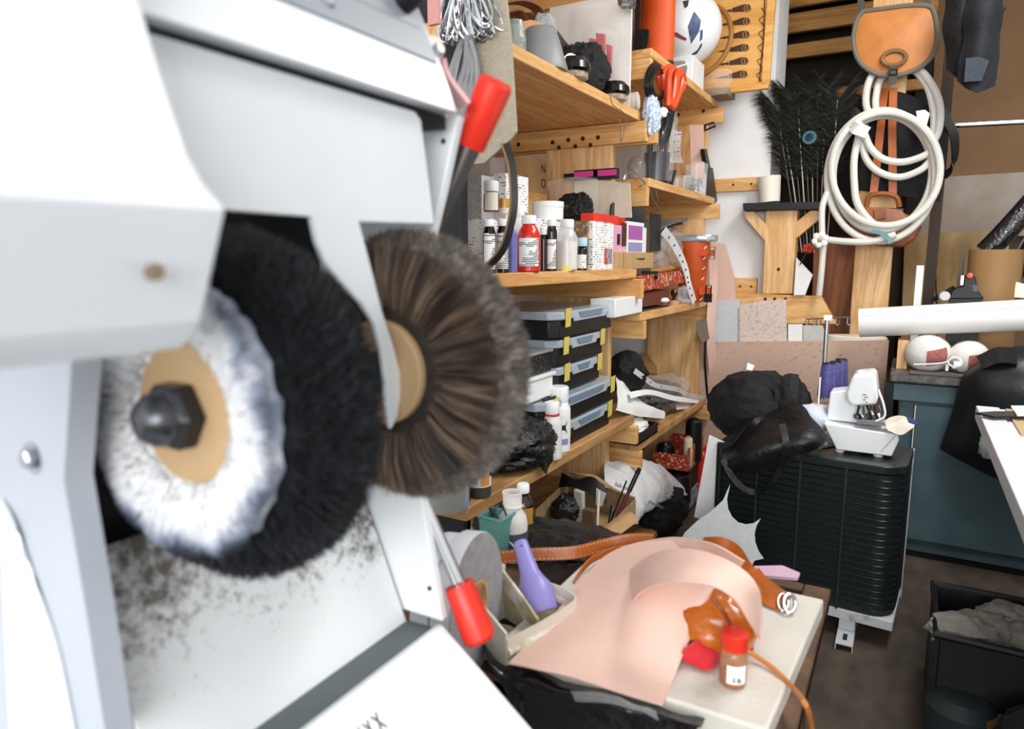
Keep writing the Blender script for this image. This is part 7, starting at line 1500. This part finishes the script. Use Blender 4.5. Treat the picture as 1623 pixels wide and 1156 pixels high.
# brown doctor bag hanging behind the hose
LB_ = mat('brown_bag_leather', '#8a4c22', .45, nz=(9, .3), bump=.2)
t = thing('leather_handbag', 'glossy brown leather doctor bag hanging behind the hose loops', 'bag', q(1400, 390, 3.90))
part('body', MB().prism([q(x, y, 3.90) for x, y in ((1345, 342), (1350, 330), (1385, 328), (1420, 330), (1446, 344), (1462, 358), (1452, 378), (1432, 392), (1395, 390), (1362, 384), (1348, 368))], (0, .09, 0)), LB_, t, .012)
part('front_flap', MB().sheet([[q(1350, 332, 3.885), q(1390, 329, 3.88), q(1430, 334, 3.885)], [q(1350, 352, 3.865), q(1392, 352, 3.86), q(1440, 356, 3.87)], [q(1356, 378, 3.88), q(1394, 384, 3.875), q(1440, 384, 3.885)]], 12, 16, .006, .004, 12), LB_, t)
part('clasp_strap', MB().ribbon(cr([q(1394, 330, 3.866), q(1395, 340, 3.852), q(1396, 347, 3.852)], 8), (1, 0, 0), .05, .006), LB_, t)
part('handle', MB().tube(cr([q(1373, 328, 3.89), q(1378, 312, 3.88), q(1398, 307, 3.875), q(1420, 312, 3.88), q(1426, 328, 3.89)], 20), .012, 10), LB_, t)
part('bag_frame', MB().tube([q(1352, 331, 3.89), q(1432, 333, 3.89)], .007, 8), DKSTEEL, t)
part('strap', MB().ribbon([q(1385, 305, 3.91), q(1396, 200, 3.925), q(1402, 140, 3.955)], (1, 0, 0), .035, .006), STR, t)
part('strap', MB().ribbon([q(1415, 308, 3.91), q(1414, 200, 3.925), q(1416, 140, 3.955)], (1, 0, 0), .035, .006), STR, t)
part('teal_tag', MB().ribbon(cr([q(1382, 366, 3.77), q(1398, 370, 3.765), q(1408, 378, 3.765), q(1412, 386, 3.765)], 10), (.4, 0, 1), .02, .003), mat('teal_tag_m', '#5f9399', .5), t)
# dark hanging things round the post
DKC = mat('dark_cloth', '#0c0c0e', .75, nz=(30, .35), bump=.4)
single('dark_bag', MB().sheet([[q(1382, 140, 3.99), q(1440, 150, 3.99), q(1490, 180, 3.985)], [q(1372, 230, 3.985), q(1425, 240, 3.985), q(1500, 240, 3.985)], [q(1350, 300, 3.985), q(1425, 310, 3.985), q(1490, 320, 3.985)]], 16, 16, .012, .01, 10), DKC, 'dark cloth bag hanging flat on the post behind the hose', 'bag')
# jeans / dark cloths at the top right
def cloth(pts, Y, m, label, seed, th=.02):
    return single('hanging_cloth', MB().sheet([[q(x, y, Y+dy) for x, y, dy in r] for r in pts], 26, 20, th, .03, 7, seed), m, label, 'cloth')
cloth([[(1503, -20, 0), (1530, -25, -.05), (1560, -25, 0)], [(1500, 50, 0), (1525, 55, -.06), (1545, 50, 0)], [(1500, 110, 0), (1518, 125, -.05), (1535, 130, 0)]], 3.7, DKC, 'black trousers leg hanging leftmost at the top right corner', 3)
cloth([[(1535, -20, 0), (1570, -25, -.05), (1592, -20, 0)], [(1530, 50, 0), (1555, 60, -.06), (1578, 55, 0)], [(1518, 128, 0), (1545, 146, -.05), (1572, 138, 0)]], 3.62, mat('dark_denim', '#16191f', .8, nz=(60, .3), bump=.3), 'dark denim cloth hanging at the top right corner in front', 8)
cloth([[(1575, 20, 0), (1590, 10, -.02), (1592, 14, 0)], [(1566, 45, 0), (1572, 50, -.02), (1578, 52, 0)], [(1562, 70, 0), (1572, 100, -.02), (1577, 125, 0)]], 3.66, mat('slate_denim', '#2f363e', .8, nz=(60, .2)), 'slate blue denim edge hanging rightmost', 12, .01)
single('pocket_patch', MB().prism([q(1531, 92, 3.54), q(1552, 90, 3.54), q(1568, 96, 3.54), q(1556, 128, 3.54), q(1528, 130, 3.54)], (0, .006, 0)), mat('slate_denim', '#3d4650'), 'slate pocket patch on the dark denim cloth', 'patch')
single('clothes_rail', MB().tube([q(1488, 200, 4.15), q(1700, 189, 4.15)], .016, 14), CHROME, 'chrome clothes rail running right from the hose coil', 'rail')
t = thing('rail_bracket', 'dark upright carrying the chrome rail beside the pine post', 'post', V((q(1492, 200, 4.18).x, 4.2, 0)))
xx = q(1494, 200, 4.2).x
part('upright', MB().box((xx-.02, 4.17, 0), (xx+.03, 4.23, 3.0)), mat('dark_post', '#3a2c20', .7), t)
single('black_belt', MB().ribbon(cr([q(1493, 175, 4.1), q(1512, 215, 4.08), q(1512, 255, 4.08), q(1498, 278, 4.08), q(1488, 270, 4.1)], 20), (.3, .3, 1), .04, .006), BLACK, 'black belt looped under the chrome rail', 'belt')
# peacock feathers
pf = thing('peacock_feathers', 'bunch of dark peacock feathers standing behind the T-shaped stand', 'feathers', q(1265, 400, 3.98))
FE = mat('feather_dark', '#14160f', .7, nz=(60, .4), col2='#20281c', thr=(.55, .75)); QU = mat('feather_quill', '#cfc8b4', .5)
for k in range(10):
    x0, x1 = 1266+k*4.8, 1236+k*10
    yt = 200+22*math.sin(k*1.9); Y = 3.932+.006*(k % 3)
    st_ = cr([q(x0, 400, Y), q((x0+x1)/2, 300, Y), q(x1, yt, Y), q(x1+4*math.sin(k), yt-20, Y)], 30)
    fq = part('quill', MB().tube(st_, .0028, 5), QU if k % 2 else mat('dark_quill', '#5a5446', .5), pf, label='single feather')
    L = []
    for i in range(520):
        f = .40+.6*rnd.random(); p_ = st_[min(29, int(f*29))]; sd = rnd.choice((-1, 1)); l = (.06+.07*rnd.random())*(.4+f*.8)
        up_ = .6+.5*rnd.random()
        e_ = p_+V((sd*l*.8, -.01+.03*(rnd.random()-.3), l*up_)); e2 = e_+V((sd*l*.35, .0, -l*.15+.01*rnd.random()))
        L.append([p_, p_.lerp(e_, .6)+V((0, 0, .006)), e_, e2])
    part('barbs', MB().strands(L, .0021), FE, fq, kind='stuff')
ec = q(1283, 218, 3.915)
part('eye_spot', MB().lathe([(.034, 0), (.034, .002), (0, .003)], ec, (0, -1, .1), 20), mat('teal_eye', '#2f6a66', .4), pf)
part('eye_spot', MB().lathe([(.020, .003), (.020, .005), (0, .006)], ec, (0, -1, .1), 20), mat('blue_eye', '#1c2440', .3), pf)
single('white_cup', MB().lathe([(.052, 0), (.05, .0), (.058, .13), (.052, .13), (.045, .004), (0, .004)], V((q(1220, 316, 3.87).x, 3.875, aY(1240, 321, Y0-.04).z+.008)), (-.08, 0, 1), 28), CREAM, 'cream paper cup standing on the black top plank of the stand', 'cup')
t = thing('rolled_canvas', 'rolled cream canvas lying in the alcove above the feathers', 'roll', q(1330, 190, 4.6))
for k in range(3):
    part('layer', MB().tube(loop(1333, 180, 24-k*6, 13-k*3, 4.6-.002*k)[:-1], .018, 8, closed=True), mat('cream_canvas', '#8e8468', .8, nz=(14, .1)), t)
part('canvas_end', MB().lathe([(.10, 0), (.10, .4), (0, .4)], q(1333, 181, 4.62), (0, 1, 0), 30, sy=.5), MC['cream_canvas'], t)
t = thing('dark_shelf', 'dark shelf board in the alcove under the rolled canvas', 'shelf', q(1300, 200, 4.7))
a, b = q(1248, 200, 4.55), q(1366, 196, 4.55)
part('board', MB().box((a.x-.1, 4.5, a.z-.03), (b.x, 4.96, a.z)), mat('shelf_dark', '#2a1d14', .7), t)
part('leg', MB().box((a.x-.05, 4.9, 0), (a.x, 4.95, a.z-.03)), MC['shelf_dark'], t); part('leg', MB().box((b.x-.05, 4.9, 0), (b.x, 4.95, a.z-.03)), MC['shelf_dark'], t)
part('dark_panel', MB().box((a.x-.09, 4.88, .4), (b.x, 4.895, a.z-.03)), MC['shelf_dark'], t)
# white ring / disc seen behind the brown board
p = q(1357, 537, 3.88)
single('white_bucket_rim', MB().lathe([(.13, 0), (.14, .0), (.14, .03), (.13, .035), (.0, .036)], V((p.x, 3.885, p.z-.02)), seg=36, sy=.5), CREAM, 'round white lid showing above the stamped board', 'lid')
lid = bpy.data.objects['white_bucket_rim']
single('bucket', MB().lathe([(.11, 0), (.128, p.z-.021), (0, p.z-.021)], V((p.x, 3.885, 0)), seg=36, sy=.5), CREAM, 'white bucket under the round white lid behind the stamped board', 'bucket')
# ------------------------------------------------------------------ right work table and bins under it
zW = .86
w0 = aZ(1549, 645, zW); w1 = aZ(1640, 860, zW)
wt = thing('work_table', 'work table with white edge at the right side of the picture', 'table', V((w0.x+.4, w0.y-.6, 0)))
def wp(u, v): return V((w0.x+u, w0.y-v, 0))
BM2 = mat('shade_block_dark', '#1c1c1d', .6)
TOPM = mat('white_laminate', '#d5d7db', .45, nz=(8, .03))
part('top', MB().box((w0.x, w0.y-2.1, zW-.035), (w0.x+1.7, w0.y, zW-.001)), TOPM, wt, .002)
part('edge_strip', MB().box((w0.x-.004, w0.y-2.1, zW-.04), (w0.x+.06, w0.y, zW+.004)), TOPM, wt, .002)
for u in (.33, 1.64):
    for v in (.5, 2.0): part('leg', MB().box((w0.x+u-.02, w0.y-v-.02, 0), (w0.x+u+.02, w0.y-v+.02, zW-.04)), mat('rust_leg', '#4e2c17', .6), wt)
part('shade_block', MB().box((w0.x+.38, w0.y-2.0, .05), (w0.x+1.6, w0.y-.12, zW-.05)), BM2, wt, .004)  # unseen block added under the table to shade cabinet bottom and floor
single('cutting_mat', MB().box((w0.x+.075, w0.y-.40, zW), (w0.x+.75, w0.y-.02, zW+.006)), mat('tan_mat', '#b89f79', .7, nz=(10, .06), col2='#3c342a', thr=(.66, .72)), 'tan cutting mat with dark scratches on the right work table', 'mat')
single('dark_knife', MB().prism([aZ(1546, 657, zW+.012), aZ(1575, 655, zW+.012), aZ(1640, 655, zW+.012), aZ(1640, 662, zW+.012), aZ(1575, 663, zW+.012)], (0, 0, .006)), DKSTEEL, 'long dark tapered blade lying across the table corner', 'blade')
single('white_rule', MB().prism([aZ(1602, 645, zW+.02), aZ(1640, 645, zW+.02), aZ(1640, 660, zW+.02), aZ(1612, 660, zW+.02)], (0, 0, .004)), PAPER, 'white sheet at the far corner of the right work table', 'paper')
# bin with papers
bz = .30
bn0, bn1 = aZ(1478, 925, bz), aZ(1640, 942, bz)
bn = thing('black_bin', 'black crate full of crumpled pale scraps under the right work table', 'crate', V((bn0.x+.3, bn0.y-.2, 0)))
BM = mat('bin_black', '#141416', .55, nz=(20, .2))
bx0, bx1, by1, by0 = bn0.x, bn0.x+.55, bn0.y, bn0.y-.36
for bb in (((bx0, by0, .0), (bx0+.012, by1, bz)), ((bx1-.012, by0, 0), (bx1, by1, bz)), ((bx0+.012, by1-.012, 0), (bx1-.012, by1, bz)), ((bx0+.012, by0, 0), (bx1-.012, by0+.012, bz))):
    part('side', MB().box(*bb), BM, bn, .003)
part('base', MB().box((bx0+.012, by0+.012, 0), (bx1-.012, by1-.012, .01)), BM, bn)
part('rim', MB().tube([V((bx0, by0, bz)), V((bx1, by0, bz)), V((bx1, by1, bz)), V((bx0, by1, bz))], .012, 8, closed=True), BM, bn)
for k in range(7):
    c = V((bx0+.07+.065*k, by0+.09+.18*((k*3) % 7)/7, bz-.035+.02*rnd.random()))
    single('paper_scrap', MB().blob(c, (.07+.02*rnd.random(), .07, .045), 90+k, .45, 2.5, 26, 18), mat('pale_scrap', '#8f8c85', .85, nz=(12, .1)), 'crumpled pale scrap in the black crate, ' + ('leftmost of the heap', 'second from the left', 'third from the left', 'middle of the heap', 'third from the right', 'second from the right', 'rightmost of the heap')[k], 'paper', group='scraps in the black crate')
single('dark_bundle', MB().blob(V((bx0+.32, by0-.16, .12)), (.19, .12, .13), 95, .2, 2, 36, 26, -.9), mat('black_bundle', '#1b1c1e', .7, nz=(60, .3), bump=.6), 'dark bundle lying before the black crate', 'bundle')
single('teal_canister', MB().lathe([(.085, 0), (.09, .01), (.09, .12), (.06, .15), (0, .155)], V((aZ(1525, 1130, .1).x, aZ(1525, 1130, .1).y, 0)), seg=32), mat('dark_teal_canister', '#1f2b2e', .5), 'dark teal canister on the floor under the table at the lower right', 'canister')
cA = aZ(1560, 1130, .12)
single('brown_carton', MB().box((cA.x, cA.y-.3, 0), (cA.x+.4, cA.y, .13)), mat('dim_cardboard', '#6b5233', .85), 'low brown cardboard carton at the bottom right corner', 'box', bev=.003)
# ------------------------------------------------------------------ hung on the near shelf upright: wire coil, felt, straps
YN = 1.34
n_ = lambda x, y, Y=YN: aY(x, y, Y)
t = thing('wire_coil', 'shiny bundle of steel wire loops hanging at the near end of the shelves', 'wire', n_(735, 40))
wc = n_(742, 18); s = sc(wc)
pv = n_(741, -46)
for k in range(38):                                  # long loops fanned out from the hook above, like a hung skein
    ph = -.55+1.1*((k*7) % 38)/37+rnd.uniform(-.04, .04); dn = V((math.sin(ph), 0, -math.cos(ph))); ac_ = V((math.cos(ph), 0, math.sin(ph)))
    ly = (46+rnd.uniform(-5, 6))*s; lx = (9+rnd.uniform(-3, 5))*s; dy = rnd.uniform(-.03, .03)
    cc = pv+dn*(60*s)+V((0, dy, 0))
    part('wire_loop', MB().tube([cc+dn*math.cos(b)*ly+(ac_+V((0, rnd.uniform(.3, 1.2), 0)) if False else ac_)*math.sin(b)*lx+V((0, .018*math.sin(b)*(1 if k % 2 else -1), 0)) for b in [2*math.pi*i/24 for i in range(24)]], .0030, 6, closed=True), CHROME if k % 3 else STEEL, t)
t = thing('cord_bundle', 'bundle of grey round cords hanging below the steel wire coil', 'cord', n_(735, 100, YN-.02))
for k in range(13):
    x0 = 702+k*5.5
    part('cord', MB().tube(cr([n_(735+k*.8, 55, YN-.01*(k % 3)), n_(726+k*2.6-8*(k < 4), 100, YN-.012*(k % 2)), n_(704+k*4.6, 150, YN-.01), n_(712+k*4, 195, YN-.01)], 18), .0050, 6), mat('grey_rubber', '#8b8c8c', .45), t)
single('felt_sheet', MB().prism([n_(778, -60, YN+.02), n_(800, -20, YN+.02), n_(809, 60, YN+.02), n_(818, 208, YN+.02), n_(812, 218, YN+.02), n_(768, 258, YN+.02), n_(744, 262, YN+.02), n_(745, 60, YN+.02)], (0, .008, 0)), mat('grey_beige_felt', '#a89e8b', .95, nz=(120, .1), bump=.35, bsc=240), 'grey beige felt sheet with a cut corner hanging at the near shelf end', 'felt', bev=.001)
lp = cr([n_(802, 228, YN-.01), n_(812, 262, YN-.015), n_(816, 310, YN-.02), n_(812, 350, YN-.02), n_(798, 395, YN-.015), n_(768, 428, YN-.01), n_(745, 445, YN)], 30)
t = thing('leather_belt', 'dark leather strap with tan edge curving below the felt sheet', 'strap', lp[-1])
part('strap', MB().ribbon(lp, (.85, .5, 0), .014, .006), mat('black_strap', '#1c1714', .45), t)
part('tan_edge', MB().ribbon([v+V((-.008, -.003, 0)) for v in lp], (.85, .5, 0), .006, .007), mat('tan_edge', '#8a6b4c', .6), t)
single('white_knob_lamp', MB().lathe([(.012, 0), (.014, .01), (.008, .02), (0, .022)], n_(690, 84, .63), (0, -1, .3), 16), CREAM, 'small white knob at the console corner', 'knob')
single('pink_strip_hanger', MB().box(tuple(n_(678, 40, 1.2)), tuple(n_(693, -60, 1.2)+V((0, .01, 0)))), mat('salmon_board', '#c98d88', .7), 'salmon pink board edge showing above the console corner', 'board')
